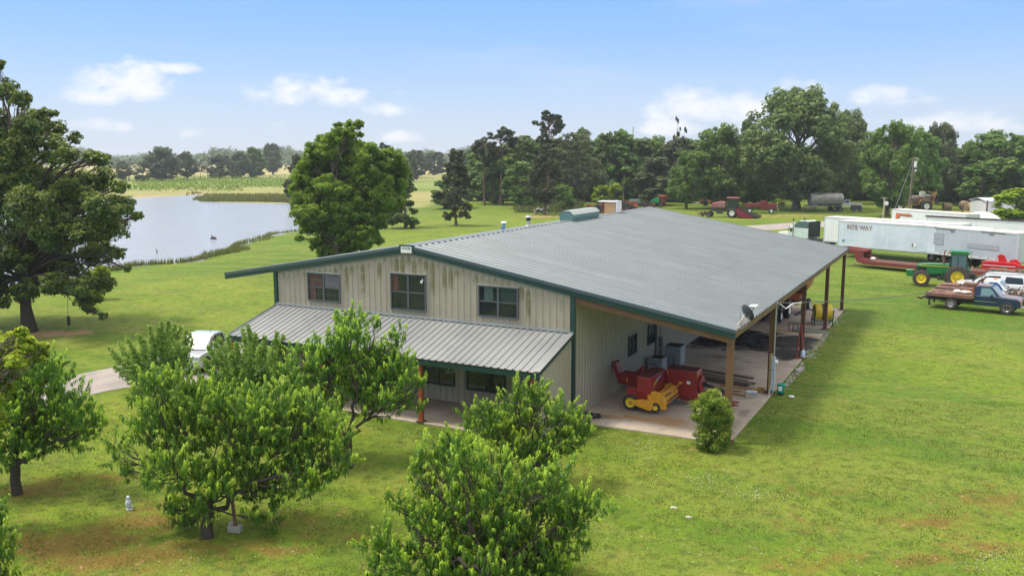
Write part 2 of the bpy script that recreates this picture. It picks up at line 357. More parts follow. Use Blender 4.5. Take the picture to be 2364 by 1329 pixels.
# ---- drive, slabs
def concrete(name, stains=True):
    t = NT(name); P = t.pos(); sx = t.N('ShaderNodeSeparateXYZ'); t.t.links.new(P, sx.inputs[0])
    c = t.mix(t.ramp(t.noise(.35, 6., .6, P), .35, .65), (.46, .39, .32), (.33, .26, .195)); c = t.mix(t.math('MULTIPLY', t.ramp(t.noise(1.3, 8., .7, P), .5, .72), .6), c, (.235, .19, .15)); c = t.mix(t.math('MULTIPLY', t.ramp(t.noise(5, 6, .7, P), .45, .8), .35), c, (.56, .49, .42))
    def bl(cx, cy, rx, ry):
        a = t.math('DIVIDE', t.math('SUBTRACT', sx.outputs[0], cx), rx); b = t.math('DIVIDE', t.math('SUBTRACT', sx.outputs[1], cy), ry)
        return t.math('SUBTRACT', 1., t.math('ADD', t.math('MULTIPLY', a, a), t.math('MULTIPLY', b, b)))
    if stains:
        wob = t.math('MULTIPLY', t.math('SUBTRACT', t.noise(.9, 7., .65, P), .5), 2.6)
        r_ = None
        for q in [(20.6, 1.7, 1.0, .8), (18.9, 1.5, .5, .35), (19.5, 1.4, .35, .25), (21.2, 24.9, 2.4, .6), (21.8, 2.6, .5, .5), (17.8, 1.2, .9, .4)]:
            r_ = bl(*q) if r_ is None else t.math('MAXIMUM', r_, bl(*q))
        c = t.mix(t.math('MULTIPLY', t.ramp(t.math('ADD', r_, wob), -.25, .8), .75), c, (.38, .20, .075))
        d_ = None
        for q in [(20.2, 20.6, 4.6, 3.4), (17.8, 19.4, 1.6, 2.4), (22.6, 18.0, 1.3, 1.9), (18.4, 23.0, 2.2, 1.7), (22.4, 22.2, 1.6, 1.8)]:
            d_ = bl(*q) if d_ is None else t.math('MAXIMUM', d_, bl(*q))
        bn = t.ramp(t.math('ADD', d_, t.math('MULTIPLY', wob, 1.15)), -.15, .6)
        ash = t.mix(t.ramp(t.noise(1.6, 8., .75, t.scale(P, (.4, 1.6, 1))), .60, .72), (.012, .011, .011), (.16, .15, .15)); ash = t.mix(t.ramp(t.noise(2.4, 6, .7, P), .45, .75), ash, (.028, .022, .018))
        c = t.mix(t.math('MULTIPLY', bn, .97), c, ash)
        gr = None
        for q in [(17.6, 1.0, .8, .5), (23.1, 2.0, .5, 2.2), (22.6, 7.2, .9, .8), (19.2, 15.2, 1.6, .8), (21.2, 14.6, .7, .35), (23.2, 4.6, .4, 1.2), (18.6, 7.4, 1., 1.2)]:
            gr = bl(*q) if gr is None else t.math('MAXIMUM', gr, bl(*q))
        c = t.mix(t.math('MULTIPLY', t.ramp(t.math('ADD', gr, wob), .2, 1.3), .65), c, (.10, .085, .07))
    # saw-cut control joints every 6 m
    for k, off in ((0, 2.4), (1, 5.6)):
        mo = t.math('ABSOLUTE', t.math('SUBTRACT', t.math('MODULO', t.math('ADD', sx.outputs[k], off+600), 6.), 3.)); c = t.mix(t.math('MULTIPLY', t.math('LESS_THAN', mo, .012), .6), c, (.09, .08, .07))
    t.col(c); t.b.inputs['Roughness'].default_value = .8; t.bump(t.noise(9, 6, .7, P), .25, .02); return t.m
CONC = concrete('weathered_concrete'); CONC2 = concrete('porch_concrete', False)
BX, RX, ZR, SL, XR, LEN, XL = 16.67, 8.2, 7.28, .1715, 23.6, 35.4, -3.43
def roofz(x): return ZR-SL*abs(x-RX)
m = MB(); m.prism([(BX+.002, -.15), (XR+.02, -.15), (XR+.05, LEN+.5), (BX-.0, LEN+.5)], 'z', -.3, 0); tag(m.build('carport_slab', CONC, bev=.02), 'stained concrete slab under the open carport', None, None, 'structure')
m = MB(); m.prism([(-.9, -3.35), (BX-.6, -3.35), (BX-.6, -.002), (-.9, -.002)], 'z', -.25, -.02); tag(m.build('porch_slab', CONC2, bev=.02), 'tan concrete porch floor along the front wall', None, None, 'structure')
t = NT('gravel'); P = t.pos(); t.col(t.mix(t.ramp(t.noise(.6, 6., .65, P), .38, .62), (.33, .285, .26), (.25, .22, .205))); n_ = t.noise(14, 5., .75, P); t.bump(n_, .5, .04); t.b.inputs['Roughness'].default_value = .9; GRAVEL = t.m
def strip(name, pts, label, m_, lift=.0):
    b = MB(); top = [(*p[:2], h1(*p[:2])+lift) for p in pts]
    b.bm.faces.new([b.bm.verts.new(q) for q in top]); r = bmesh.ops.triangulate(b.bm, faces=b.bm.faces[:]); return tag(b.build(name, m_), label, None, None, 'structure')
def road(name, left, right, label, m_, lift):
    L_ = [at(*p) for p in left]; R_ = [at(*p) for p in right]; vs = []; n = len(L_); sub = 10
    for i in range(n-1):
        for k in range(sub+(i == n-2)):
            f = k/sub
            for j in range(7):
                g = j/6; p = (L_[i]*(1-f)+L_[i+1]*f)*(1-g)+(R_[i]*(1-f)+R_[i+1]*f)*g; w = math.sin((i+f)*7+j)*.05 if j in (0, 6) else 0
                vs.append((p[0]+w, p[1]+w, h1(p[0], p[1])-.06*(math.hypot(p[0]-12, p[1]-15) < 90)+lift))
    rows = len(vs)//7; q = [(r*7+j, r*7+j+1, (r+1)*7+j+1, (r+1)*7+j) for r in range(rows-1) for j in range(6)]
    return tag(link(name, np_mesh(name, vs, q), m_), label, None, None, 'structure')
road('driveway', [(60, 905), (150, 868), (250, 848), (340, 826), (440, 800), (560, 775)], [(100, 945), (190, 912), (285, 893), (420, 885), (560, 892), (600, 892)], 'curved gravel driveway leading to the porch', GRAVEL, .02)
road('gravel_road', [(1500, 545), (1700, 523), (1830, 514), (1960, 509), (2200, 506), (2500, 506)], [(1500, 562), (1700, 537), (1830, 527), (1960, 522), (2200, 518), (2500, 518)], 'pale gravel road behind the parked trailers', GRAVEL, .03)
# ================================================================== BUILDING
def metal_sheet(name, c, c2, rough=.4, metal=.0, stain=None, rowvar=False):
    t = NT(name); P = t.obj(); sx = t.N('ShaderNodeSeparateXYZ'); t.t.links.new(P, sx.inputs[0])
    col = t.mix(t.ramp(t.noise(.5, 6., .6, P), .35, .68), c, c2)
    if rowvar:      # each roof sheet weathers a little differently
        k = t.math('FLOOR', t.math('DIVIDE', sx.outputs[1], .92)); wn_ = t.N('ShaderNodeTexWhiteNoise', noise_dimensions='1D'); t.t.links.new(k, wn_.inputs['W'])
        col = t.mix(t.math('MULTIPLY', wn_.outputs['Value'], .55), col, tuple(a*.78 for a in c))
        col = t.mix(t.math('MULTIPLY', t.ramp(t.noise(.8, 5., .6, t.scale(P, (.12, 3, 1))), .5, .72), .38), col, (.11, .115, .11))
        lap = t.math('ABSOLUTE', t.math('SUBTRACT', t.math('MODULO', t.math('ADD', sx.outputs[0], 100.), 5.1), 2.5)); col = t.mix(t.math('MULTIPLY', t.math('LESS_THAN', lap, .03), .4), col, (.09, .10, .10))
    if stain:
        s_ = t.math('SUBTRACT', t.math('SUBTRACT', ZR, t.math('MULTIPLY', t.math('ABSOLUTE', t.math('SUBTRACT', sx.outputs[0], RX)), SL)), sx.outputs[2])
        k = t.math('FLOOR', t.math('DIVIDE', sx.outputs[0], .3334)); fr = t.math('ABSOLUTE', t.math('SUBTRACT', t.math('FRACT', t.math('DIVIDE', sx.outputs[0], .3334)), .5))
        wn_ = t.N('ShaderNodeTexWhiteNoise', noise_dimensions='1D'); t.t.links.new(k, wn_.inputs['W']); rv = wn_.outputs['Value']
        w2_ = t.N('ShaderNodeTexWhiteNoise', noise_dimensions='1D'); t.t.links.new(t.math('ADD', k, 71.3), w2_.inputs['W'])
        top = t.math('ADD', t.math('ADD', .40, t.math('MULTIPLY', rv, .16)), t.math('MULTIPLY', t.math('MULTIPLY', fr, fr), 1.2))
        dep = t.math('ADD', top, t.math('ADD', .28, t.math('MULTIPLY', t.math('MULTIPLY', w2_.outputs['Value'], w2_.outputs['Value']), 1.6)))
        nz_ = t.math('MULTIPLY', t.math('SUBTRACT', t.noise(6., 6., .7, t.scale(P, (1, 1, .5))), .5), .5)
        a = t.ramp(t.math('SUBTRACT', s_, top), -.01, .05); a.node.interpolation_type = 'SMOOTHSTEP'
        b = t.ramp(t.math('SUBTRACT', dep, t.math('ADD', s_, nz_)), .0, .45)
        e_ = t.ramp(t.math('SUBTRACT', .41, fr), 0., .03); xf = t.ramp(t.math('ADD', t.math('MULTIPLY', sx.outputs[0], -1.), t.math('MULTIPLY', rv, 5.)), -14.5, -11.)
        st = t.math('MULTIPLY', t.math('MULTIPLY', a, b), t.math('MULTIPLY', e_, xf)); st = t.math('MULTIPLY', st, t.ramp(t.noise(2.2, 5., .6, P), .30, .55))
        drip = t.math('MULTIPLY', t.ramp(t.noise(3.2, 6., .6, t.scale(P, (1.6, 1, .14))), .56, .74), t.math('MULTIPLY', t.ramp(s_, 3.0, .3), xf))
        col = t.mix(t.math('MULTIPLY', st, .85), col, (.165, .150, .060)); col = t.mix(t.math('MULTIPLY', drip, .34), col, (.17, .155, .085))
    t.col(col); t.b.inputs['Roughness'].default_value = rough; t.b.inputs['Metallic'].default_value = metal; t.bump(t.noise(1.5, 3, .5, P), .06, .05); return t.m
WALL = metal_sheet('tan_wall_sheet', (.375, .335, .255), (.325, .29, .22), .5, stain=True); WALL2 = metal_sheet('tan_side_sheet', (.375, .335, .255), (.335, .30, .225), .5)
ROOF = metal_sheet('roof_sheet', (.160, .186, .196), (.135, .156, .164), .45, .15, rowvar=True); ROOF2 = metal_sheet('porch_roof_sheet', (.29, .295, .29), (.235, .245, .245), .42, .2)
GREEN = mat('dark_green_trim', (.014, .050, .045), .38, sc=1.5, c2=(.03, .06, .055)); GREENHI = mat('sky_lit_trim', (.065, .095, .105), .4, sc=1.)  # upper trim band coloured paler to stand for sky light on its slant
BEAM = mat('stained_beam', (.155, .080, .032), .6, c2=(.07, .035, .016), sc=1.2); POST = mat('brown_post', (.105, .042, .022), .55, c2=(.05, .022, .014), sc=1.5); POSTR = mat('red_post', (.34, .075, .03), .5, c2=(.22, .05, .022), sc=2.)
GALV = mat('galvanised_steel', (.55, .56, .58), .35, .7, sc=4.); BLACK = mat('black_paint', (.015, .016, .018), .45); WHITE = mat('white_paint', (.78, .78, .76), .4, c2=(.62, .61, .58), sc=2.); DKGREY = mat('dark_grey_frame', (.085, .095, .105), .45)
UNDER = mat('roof_underside', (.16, .15, .13), .7)
B = thing('metal_building', 'large tan metal barn house with ribbed grey roof, green trim and open carport', 'building')
def ribbed(mb, P0, U, Vv, N, w, h, pitch=.3334, rib=.055, hgt_=.036, topf=None, botf=None):
    """sheet spanned by U (width w) and Vv (length h or function), with raised trapezoid ribs along Vv and low minor ribs"""
    P0, U, Vv, N = map(np.array, (P0, U, Vv, N)); prof = []; n = int(round(w/pitch)); p = w/n
    for i in range(n):
        a = i*p; prof += [(a, 0), (a+p*.5-rib, 0), (a+p*.5-rib*.45, hgt_), (a+p*.5+rib*.45, hgt_), (a+p*.5+rib, 0)]
    prof.append((w, 0)); Vs = []
    for a, b in prof:
        lo = botf(a) if botf else 0.; hi = topf(a) if topf else h
        Vs.append(P0+U*a+N*b+Vv*lo); Vs.append(P0+U*a+N*b+Vv*hi)
    vv = [mb.bm.verts.new(q) for q in Vs]
    for i in range(len(prof)-1): mb.bm.faces.new((vv[2*i], vv[2*i+2], vv[2*i+3], vv[2*i+1]))
E3 = np.eye(3)
m = MB(); ribbed(m, (0, 0, 0), (1, 0, 0), (0, 0, 1), (0, -1, 0), BX, 0, topf=lambda a: roofz(a)-.1); m.prism([(.0, .0), (BX, 0), (BX, roofz(BX)-.12), (RX, ZR-.12), (0, roofz(0)-.12)], 'y', .012, .10); m.build('front_wall', WALL, B)
m = MB(); ribbed(m, (BX, .04, 0), (0, 1, 0), (0, 0, 1), (1, 0, 0), LEN-.3, roofz(BX)-.14); m.box((BX-.06, LEN/2, 2.5), (.08, LEN-.5, 5.6)); m.build('side_wall', WALL2, B)
m = MB(); ribbed(m, (0, .04, 0), (0, 1, 0), (0, 0, 1), (-1, 0, 0), LEN-.3, roofz(0)-.14); m.box((.06, LEN/2, 2.5), (.08, LEN-.5, 5.6)); m.build('side_wall', WALL2, B)
m = MB(); ribbed(m, (0, LEN-.2, 0), (1, 0, 0), (0, 0, 1), (0, 1, 0), BX, 0, topf=lambda a: roofz(a)-.1); m.build('rear_wall', WALL2, B)
sn = math.sqrt(1+SL*SL)
m = MB(); ribbed(m, (RX, -.06, ZR), (0, 1, 0), (1/sn, 0, -SL/sn), (SL/sn, 0, 1/sn), LEN+.1, (XR+.12-RX)*sn, .56, .13, .055)
ribbed(m, (RX, -.06, ZR), (0, 1, 0), (-1/sn, 0, -SL/sn), (-SL/sn, 0, 1/sn), LEN+.1, (RX-XL)*sn, .56, .13, .055)
rf = m.build('roof', ROOF, B)
m = MB(); m.prism([(XL, roofz(XL)-.06), (RX, ZR-.06), (XR+.1, roofz(XR+.1)-.06), (XR+.1, roofz(XR+.1)-.02), (RX, ZR-.02), (XL, roofz(XL)-.02)], 'y', -.05, LEN+.03); m.build('underside', UNDER, rf)
m = MB(); m.prism([(RX-.28, ZR-.28*SL+.05), (RX, ZR+.055), (RX+.28, ZR-.28*SL+.05), (RX+.28, ZR-.28*SL+.04), (RX, ZR+.04), (RX-.28, ZR-.28*SL+.04)], 'y', -.07, LEN+.06); m.build('ridge_cap', ROOF, rf)
def rake(y0, y1, name='rake_trim'):
    m = MB(); m.prism([(XL, roofz(XL)-.31), (RX, ZR-.31), (XR+.12, roofz(XR+.12)-.31), (XR+.12, roofz(XR+.12)-.10), (RX, ZR-.10), (XL, roofz(XL)-.10)], 'y', y0, y1); o = m.build(name, GREEN, B)
    m = MB(); s = -1 if y0 < 1 else 1; yy = [y0, y1]; a, b = (y0-.03, y1) if s < 0 else (y0, y1+.03)
    m.prism([(XL-.01, roofz(XL)-.098), (RX, ZR-.098), (XR+.13, roofz(XR+.13)-.098), (XR+.13, roofz(XR+.13)+.045), (RX, ZR+.045), (XL-.01, roofz(XL)+.045)], 'y', a, b); m.build('top_flange', GREENHI, o)
rake(-.16, -.065); rake(LEN+.07, LEN+.16)
m = MB(); m.box((BX+.0, -.02, (roofz(BX)-.3)/2), (.20, .20, roofz(BX)-.3)); m.build('corner_trim', GREEN, B); m = MB(); m.box((.0, -.02, (roofz(0)-.3)/2), (.2, .2, roofz(0)-.3)); m.build('corner_trim', GREEN, B)
m = MB(); m.box((BX+.06, 11.45, 2.75), (.06, .14, 5.3)); m.build('wall_seam_trim', DKGREY, B)
m = MB(); m.box((BX/2, -.06, 3.93), (BX, .1, .14)); m.prism([(-.04, 3.99), (-.18, 3.955), (-.18, 3.93), (-.04, 3.96)], 'x', 0.12, BX+.12) if False else None; m.build('porch_flashing', ROOF2, B)
def window(x0, x1, z0, z1, face='y', pos=0., curtain=None, grid=False, col=None, label=None):
    w, h = x1-x0, z1-z0; fr = .07
    m = MB(); T = (lambda a, b, d: (a, pos-d, b)) if face == 'y' else (lambda a, b, d: (pos+d, a, b))
    def bx(mb, a0, a1, b0, b1, d0, d1):
        p, q = T((a0+a1)/2, (b0+b1)/2, (d0+d1)/2), (a1-a0, d1-d0, b1-b0) if face == 'y' else (d1-d0, a1-a0, b1-b0); mb.box(p, q)
    for a in ((x0, x1, z0, z0+fr), (x0, x1, z1-fr, z1), (x0, x0+fr, z0+fr, z1-fr), (x1-fr, x1, z0+fr, z1-fr)): bx(m, *a, .02, .10)
    xm, zm = (x0+x1)/2, (z0+z1)/2
    bx(m, xm-.05, xm+.05, z0+fr, z1-fr, .02, .085)
    for a in (x0+fr, xm+.05): bx(m, a, a+(w/2-fr-.05), zm-.028, zm+.028, .02, .08)
    o = m.build('window', DKGREY if col is None else col, B)
    if label: o['label'] = label
    g = MB(); bx(g, x0+fr-.01, x1-fr+.01, z0+fr-.01, z1-fr+.01, .032, .045); g.build('glass', GLASSD, o)
    s = MB(); bx(s, x0-.02, x1+.02, z1, z1+.025, .0, .12); s.build('drip_cap', GALV, o)
    if grid:
        g = MB()
        for k in range(1, 6): bx(g, x0+w*k/6-.008, x0+w*k/6+.008, z0+fr, z1-fr, .046, .052)
        for k in (1, 3): bx(g, x0+fr, x1-fr, z0+h*k/4-.008, z0+h*k/4+.008, .0525, .058)
        g.build('muntins', DKGREY, o)
    if curtain:
        for (a0, a1, b0, b1, c_) in curtain:
            g = MB(); n = 9
            for k in range(n):
                t0, t1 = a0+(a1-a0)*k/n, a0+(a1-a0)*(k+1)/n; dd = .047+.005*(k % 2)
                g.quad(T(t0, b0, dd), T(t1, b0, .047+.005*((k+1) % 2)), T(t1, b1, .047+.005*((k+1) % 2)), T(t0, b1, dd))
            g.build('curtain', c_, o)
    return o
GLASSD = glass('dark_window_glass', (.018, .024, .026), .05)
CUR1 = mat('rust_curtain', (.10, .045, .028), .7, c2=(.03, .028, .026), sc=4, amt=1.); CUR2 = mat('lilac_curtain', (.13, .12, .13), .7, c2=(.06, .06, .065), sc=3); CUR3 = mat('teal_curtain', (.05, .09, .08), .7, c2=(.03, .06, .05), sc=4); CUR4 = mat('deep_green_curtain', (.012, .035, .022), .7)
window(2.09, 4.14, 4.24, 5.68, curtain=[(2.2, 3.0, 5.0, 5.6, CUR1), (3.17, 4.06, 5.0, 5.6, CUR2), (2.2, 2.6, 4.32, 4.92, CUR1)], grid=True, label='upper window with rust and lilac curtains')
window(7.17, 9.19, 4.18, 5.96, curtain=[(7.26, 7.62, 5.12, 5.88, CUR1)], label='tallest upper window under the ridge')
window(11.99, 14.03, 4.24, 5.68, curtain=[(12.3, 12.75, 5.0, 5.6, CUR3), (13.1, 13.9, 5.02, 5.6, CUR4)], label='upper window nearest the carport')
m = MB(); m.box((8.92, -.06, 5.62), (.10, .012, .14), (0, .1, 0)); m.box((8.99, -.06, 5.70), (.04, .014, .15)); m.build('window_sticker', WHITE, B)
GREENF = mat('green_window_frame', (.02, .06, .055), .4)
window(8.92, 10.67, .76, 2.1, col=GREENF, grid=True); window(11.33, 13.36, .72, 2.1, col=GREENF, grid=True); window(5.4, 7.2, .76, 2.1, col=GREENF, grid=True)
window(6.96, 8.16, 1.40, 2.49, face='x', pos=BX+.0, col=GREENF); window(10.03, 11.15, 1.40, 2.53, face='x', pos=BX+.0, curtain=[(10.15, 11.05, 2.0, 2.45, CUR2)], col=GREENF)
# porch roof
PZ, PE, PD, PX0, PX1 = 3.88, 2.88, 3.55, .0, 16.72
pn = math.hypot(PD, PZ-PE)
m = MB(); ribbed(m, (PX0, -.02, PZ), (1, 0, 0), (0, -PD/pn, -(PZ-PE)/pn), (0, -(PZ-PE)/pn, PD/pn), PX1-PX0, pn, .334, .06, .048)
pr = m.build('porch_roof', ROOF2, B)
m = MB(); m.prism([(-.04, PZ-.02), (-PD, PE-.02), (-PD, PE-.05), (-.04, PZ-.05)], 'x', PX0+.01, PX1-.01); m.build('underside', UNDER, pr)
m = MB(); m.box(((PX0+PX1)/2, -PD+.03, PE-.15), (PX1-PX0, .06, .24)); m.build('eave_trim', GREEN, pr)
for xx in (PX0, PX1):
    m = MB(); m.prism([(-.02, PZ+.045), (-PD-.02, PE+.045), (-PD-.02, PE-.14), (-.02, PZ-.14)], 'x', xx-.03, xx+.03); m.build('gable_trim', GREENHI if xx == 0 else GREEN, pr)
m = MB(); m.prism([(-.0, PZ+.052), (-PD-.02, PE+.052), (-PD-.02, PE+.047), (-.0, PZ+.047)], 'x', PX1-.14, PX1+.04); m.build('edge_flashing', ROOF2, pr)
m = MB(); m.prism([(-.05, PZ+.10), (-.05, PZ+.03), (-.16, PZ-.0), (-.16, PZ+.045)], 'x', PX0, PX1); m.build('wall_flashing', ROOF, pr)
m = MB(); ribbed(m, (BX-.02, -3.3, 0), (0, 1, 0), (0, 0, 1), (1, 0, 0), 3.2, 0, topf=lambda a: PE-.15+a/3.3*(PZ-PE)-.03); m.box((BX-.06, -1.7, 1.3), (.05, 3.15, 2.5)); m.build('porch_end_wall', WALL2, B)
for px_ in (.1, 5.5, 10.9, 16.35):
    m = MB(); m.box((px_, -3.25, 1.37), (.19, .19, 2.8), bev=.012); p_ = m.build('porch_post', POSTR, B); m = MB(); m.box((px_, -3.25, .0), (.34, .34, .05)); m.build('base_plate', POST, p_)
m = MB(); m.box((.35, -.12, 1.35), (.16, .16, 2.7)); m.build('doorway_trim', GREEN, B)
m = MB(); m.box((2.2, -.06, 1.1), (1., .06, 2.1)); o = m.build('door', mat('tan_door', (.30, .27, .21), .5), B); m = MB(); m.ball((2.6, -.12, 1.05), .04, 1); m.build('handle', GALV, o)
# carport frame
yy = [.1, 8.62, 17.65, 26.75, 35.2]
for i, y in enumerate(yy):
    mt = (BEAM, BEAM, POST, POST, POST)[i]
    m = MB(); zt = roofz(XR-.1)-.32; m.box((XR-.12, y, zt/2), (.26 if i < 2 else .22, .26 if i < 2 else .22, zt), bev=.015); p_ = m.build('carport_post', mt, B)
    p_['label'] = ['front corner post of pale brown timber', 'second carport post, carrying the meter boxes', 'dark red-brown third post', 'dark red-brown fourth post', 'rear corner post'][i]
    m = MB(); m.box((XR-.12, y, .015), (.5, .45, .03)); m.build('base_plate', POST, p_)
    if i == 0: m = MB(); m.box((XR-.12, y, zt-.16), (.29, .29, .03)); m.build('post_cap', BEAM, p_)
for i, y in enumerate(yy):
    m = MB(); d = .30; m.prism([(BX+.1, roofz(BX)-.33-d), (XR, roofz(XR)-.33-d*.8), (XR, roofz(XR)-.12), (BX+.1, roofz(BX)-.12)], 'y', y-.09 if i else -.06, y+.09 if i else .07); m.build('rafter_beam', BEAM, B)
m = MB(); m.box((XR+.05, LEN/2, roofz(XR)-.20), (.07, LEN-.1, .26)); m.build('eave_beam', BEAM, B)
for k in range(1, 6):
    x_ = BX+k*1.15; m = MB(); m.box((x_, LEN/2, roofz(x_)-.16), (.08, LEN-.4, .18)); m.build('purlin', UNDER, B)
# sign plate on the ridge, roof vents
m = MB(); m.box((RX, -.205, ZR-.17), (.60, .012, .30), bev=.004); sg = m.build('sign_plate', WHITE, B)
m = MB(); m.box((RX, -.178, ZR-.15), (.82, .035, .42)); m.build('peak_box', GREEN, B)
text_part('lettering', 'STACRE', .135, mat('sign_ink', (.05, .12, .10), .5), sg, (RX, -.214, ZR-.11), (PI/2, 0, 0), .002, .003, 1.0)
VENT = mat('vent_green', (.10, .20, .19), .4, c2=(.14, .24, .22)); VENTT = mat('vent_weathered_top', (.34, .36, .33), .5, c2=(.2, .25, .23), sc=6)
m = MB(); zv = ZR-.05; m.prism([(RX-.42, zv), (RX+.42, zv), (RX+.50, zv+.28), (RX+.50, zv+.42), (RX+.24, zv+.66), (RX-.24, zv+.66), (RX-.50, zv+.42), (RX-.50, zv+.28)], 'y', 18.4, 23.0); rv = m.build('ridge_vent', VENT, B)
m = MB(); m.prism([(RX+.505, zv+.425), (RX+.243, zv+.668), (RX-.243, zv+.668), (RX-.505, zv+.425), (RX-.51, zv+.435), (RX-.245, zv+.68), (RX+.245, zv+.68), (RX+.51, zv+.435)], 'y', 18.38, 23.02); m.build('cap', VENTT, rv)
BLU = mat('blue_plastic', (.16, .30, .52), .5)
for (x, y, hh, r_, mt_) in ((7.75, 10.5, .42, .09, BLU), (7.95, 13.3, .55, .10, GALV)):
    z = roofz(x); m = MB(); m.cyl((x, y, z-.05), (x, y, z+hh), r_, n=14); o = m.build('roof_pipe', mt_, B, smooth=True); m = MB(); m.lathe([(r_*1.9, 0), (r_*2., .03), (r_*1.6, .09), (0, .12)], (x, y, z+hh), n=14); m.build('cap', WHITE if mt_ is BLU else GALV, o, smooth=True)
    m = MB(); m.lathe([(r_*2.6, .035), (r_*1.1, .13)], (x, y, z-.02), n=14); m.build('boot', GALV, o)
    if mt_ is GALV: m = MB(); m.cyl((x, y, z+hh*.66), (x, y, z+hh*.99), r_*1.35, n=14); m.build('collar', BLACK, o)
    else: m = MB(); m.cyl((x+.06, y-.25, z-.05), (x+.06, y-.25, z+.22), r_, n=12); m.cyl((x+.06, y-.25, z+.22), (x+.06, y-.25, z+.27), r_*1.4, n=12); m.build('short_pipe', BLU, o)
PLY = mat('raw_plywood', (.52, .33, .17), .7, c2=(.42, .25, .12), sc=3)
m = MB(); m.box((7.75, 27.9, 7.55), (.85, .9, 1.0)); o = m.build('cupola_box', PLY, B); m = MB(); m.box((7.55, 27.9, 8.09), (1.5, 1.05, .07)); m.box((8.27, 27.9, 7.6), (.06, 1.05, .95)); m.build('white_cover', WHITE, o)
# wiring on the wall of the porch, electric boxes on the side wall
m = MB(); m.box((BX+.14, 12.0, 1.3), (.12, .28, .5)); m.cyl((BX+.1, 12.0, 1.5), (BX+.1, 12.0, 3.2), .025, n=8); m.build('electric_box', DKGREY, B)
m = MB(); m.tube([(12.25, -3.2, 2.75), (12.2, -3.0, 2.45), (11.95, -2.9, 2.2), (12.3, -2.85, 2.3), (12.5, -2.85, 2.25), (12.3, -3.1, 2.6)], .008, 5); m.build('hanging_wire', WHITE, B)
# ================================================================== VEGETATION
def unit(v): return v/np.maximum(np.linalg.norm(v, axis=-1, keepdims=True), 1e-9)
def rnd_dir(n, up=0.):
    v = rng.normal(size=(n, 3)); v[:, 2] += up; return unit(v)
def cards_at(P, Nn, size, var, asp=.62, jit=.6):
    """leaf-shaped rhombic faces at points P facing roughly Nn"""
    n = len(P); Nn = unit(Nn+rng.normal(size=(n, 3))*jit); a = unit(np.cross(Nn, rng.normal(size=(n, 3)))); b = np.cross(Nn, a)
    s = size*rng.uniform(.6, 1.35, (n, 1)); fold = Nn*s*.18
    V = np.stack([P-a*s, P-b*s*asp+fold, P+a*s, P+b*s*asp+fold], 1).reshape(-1, 3)
    return V, np.repeat(var, 4)
def crown_mesh(name, lobes, n_cards, size, sub_r=.34, squash=.8, gap=.25, jit=.55, asp=.62, top_light=True, sub_n=22, under=.35, fill=.12, soft=.6, rs=1.):
    """lobes: (x,y,z,r). Each lobe carries smaller leaf clumps on its skin; clumps carry leaf faces"""
    Vs, vr = [], []; L = np.array(lobes, float); L[:, 3] *= rs; wsum = (L[:, 3]**2).sum()
    for (x, y, z, r) in L:
        nc = max(6, int(n_cards*(r*r)/wsum)); k = max(5, int(sub_n*rng.uniform(.8, 1.2)))
        d = rnd_dir(k, .25); rad = rng.uniform(.55, 1.02, (k, 1)); c = np.array([x, y, z])+d*rad*np.array([1, 1, squash])*r
        sr = r*sub_r*rng.uniform(.6, 1.3, k); keep = rng.random(k) > gap*.5; c, sr, d = c[keep], sr[keep], d[keep]; k = len(c)
        if k == 0: continue
        w = sr**2; w /= w.sum(); which = rng.choice(k, nc, p=w)
        dd = rnd_dir(nc, under); rr = rng.uniform(.3, 1., (nc, 1))**.6*(1+soft*.35*rng.random((nc, 1))**4)
        P = c[which]+dd*rr*sr[which][:, None]*np.array([1, 1, .78])
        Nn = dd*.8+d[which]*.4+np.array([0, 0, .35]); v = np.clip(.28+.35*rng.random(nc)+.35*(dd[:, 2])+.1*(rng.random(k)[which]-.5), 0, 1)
        a, b = cards_at(P, Nn, size, v, asp, jit); Vs.append(a); vr.append(b)
        nf = int(nc*fill)
        if nf:
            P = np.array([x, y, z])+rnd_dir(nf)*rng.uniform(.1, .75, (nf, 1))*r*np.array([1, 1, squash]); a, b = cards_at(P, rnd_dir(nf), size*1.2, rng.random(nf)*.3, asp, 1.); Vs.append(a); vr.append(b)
    V = np.concatenate(Vs); Q = np.arange(len(V)).reshape(-1, 4); return np_mesh(name, V, Q, {'var': ('POINT', np.concatenate(vr))})
def tubes_mesh(name, paths, n=6):
    Vs, Qs, off = [], [], 0
    for pts, rs in paths:
        pts = np.asarray(pts, float); m = len(pts); T = unit(np.gradient(pts, axis=0)); ref = np.where(np.abs(T[:, 2:3]) > .9, np.array([[1., 0, 0]]), np.array([[0, 0, 1.]]))
        u = unit(np.cross(T, ref)); w = np.cross(T, u); an = np.arange(n)*2*PI/n
        ring = pts[:, None]+(u[:, None]*np.cos(an)[None, :, None]+w[:, None]*np.sin(an)[None, :, None])*np.asarray(rs, float)[:, None, None]
        Vs.append(ring.reshape(-1, 3)); i = np.arange(m-1)[:, None]*n; j = np.arange(n)[None]; jn = (j+1) % n
        Qs.append((np.stack([i+j, i+jn, i+n+jn, i+n+j], -1)+off).reshape(-1, 4)); off += m*n
    return np_mesh(name, np.concatenate(Vs), np.concatenate(Qs), smooth=True)
def limb(a, b, r0, r1, sag=.0, wig=.06, n=6):
    a, b = np.array(a, float), np.array(b, float); t = np.linspace(0, 1, n)[:, None]; L_ = np.linalg.norm(b-a)
    p = a+(b-a)*t; p[:, 2] += (np.sin(t[:, 0]*PI)*sag*L_); w = rng.normal(size=(n, 3))*wig*L_; w[0] = 0; w[-1] = 0; return p+w*.5, r0+(r1-r0)*t[:, 0]**.8
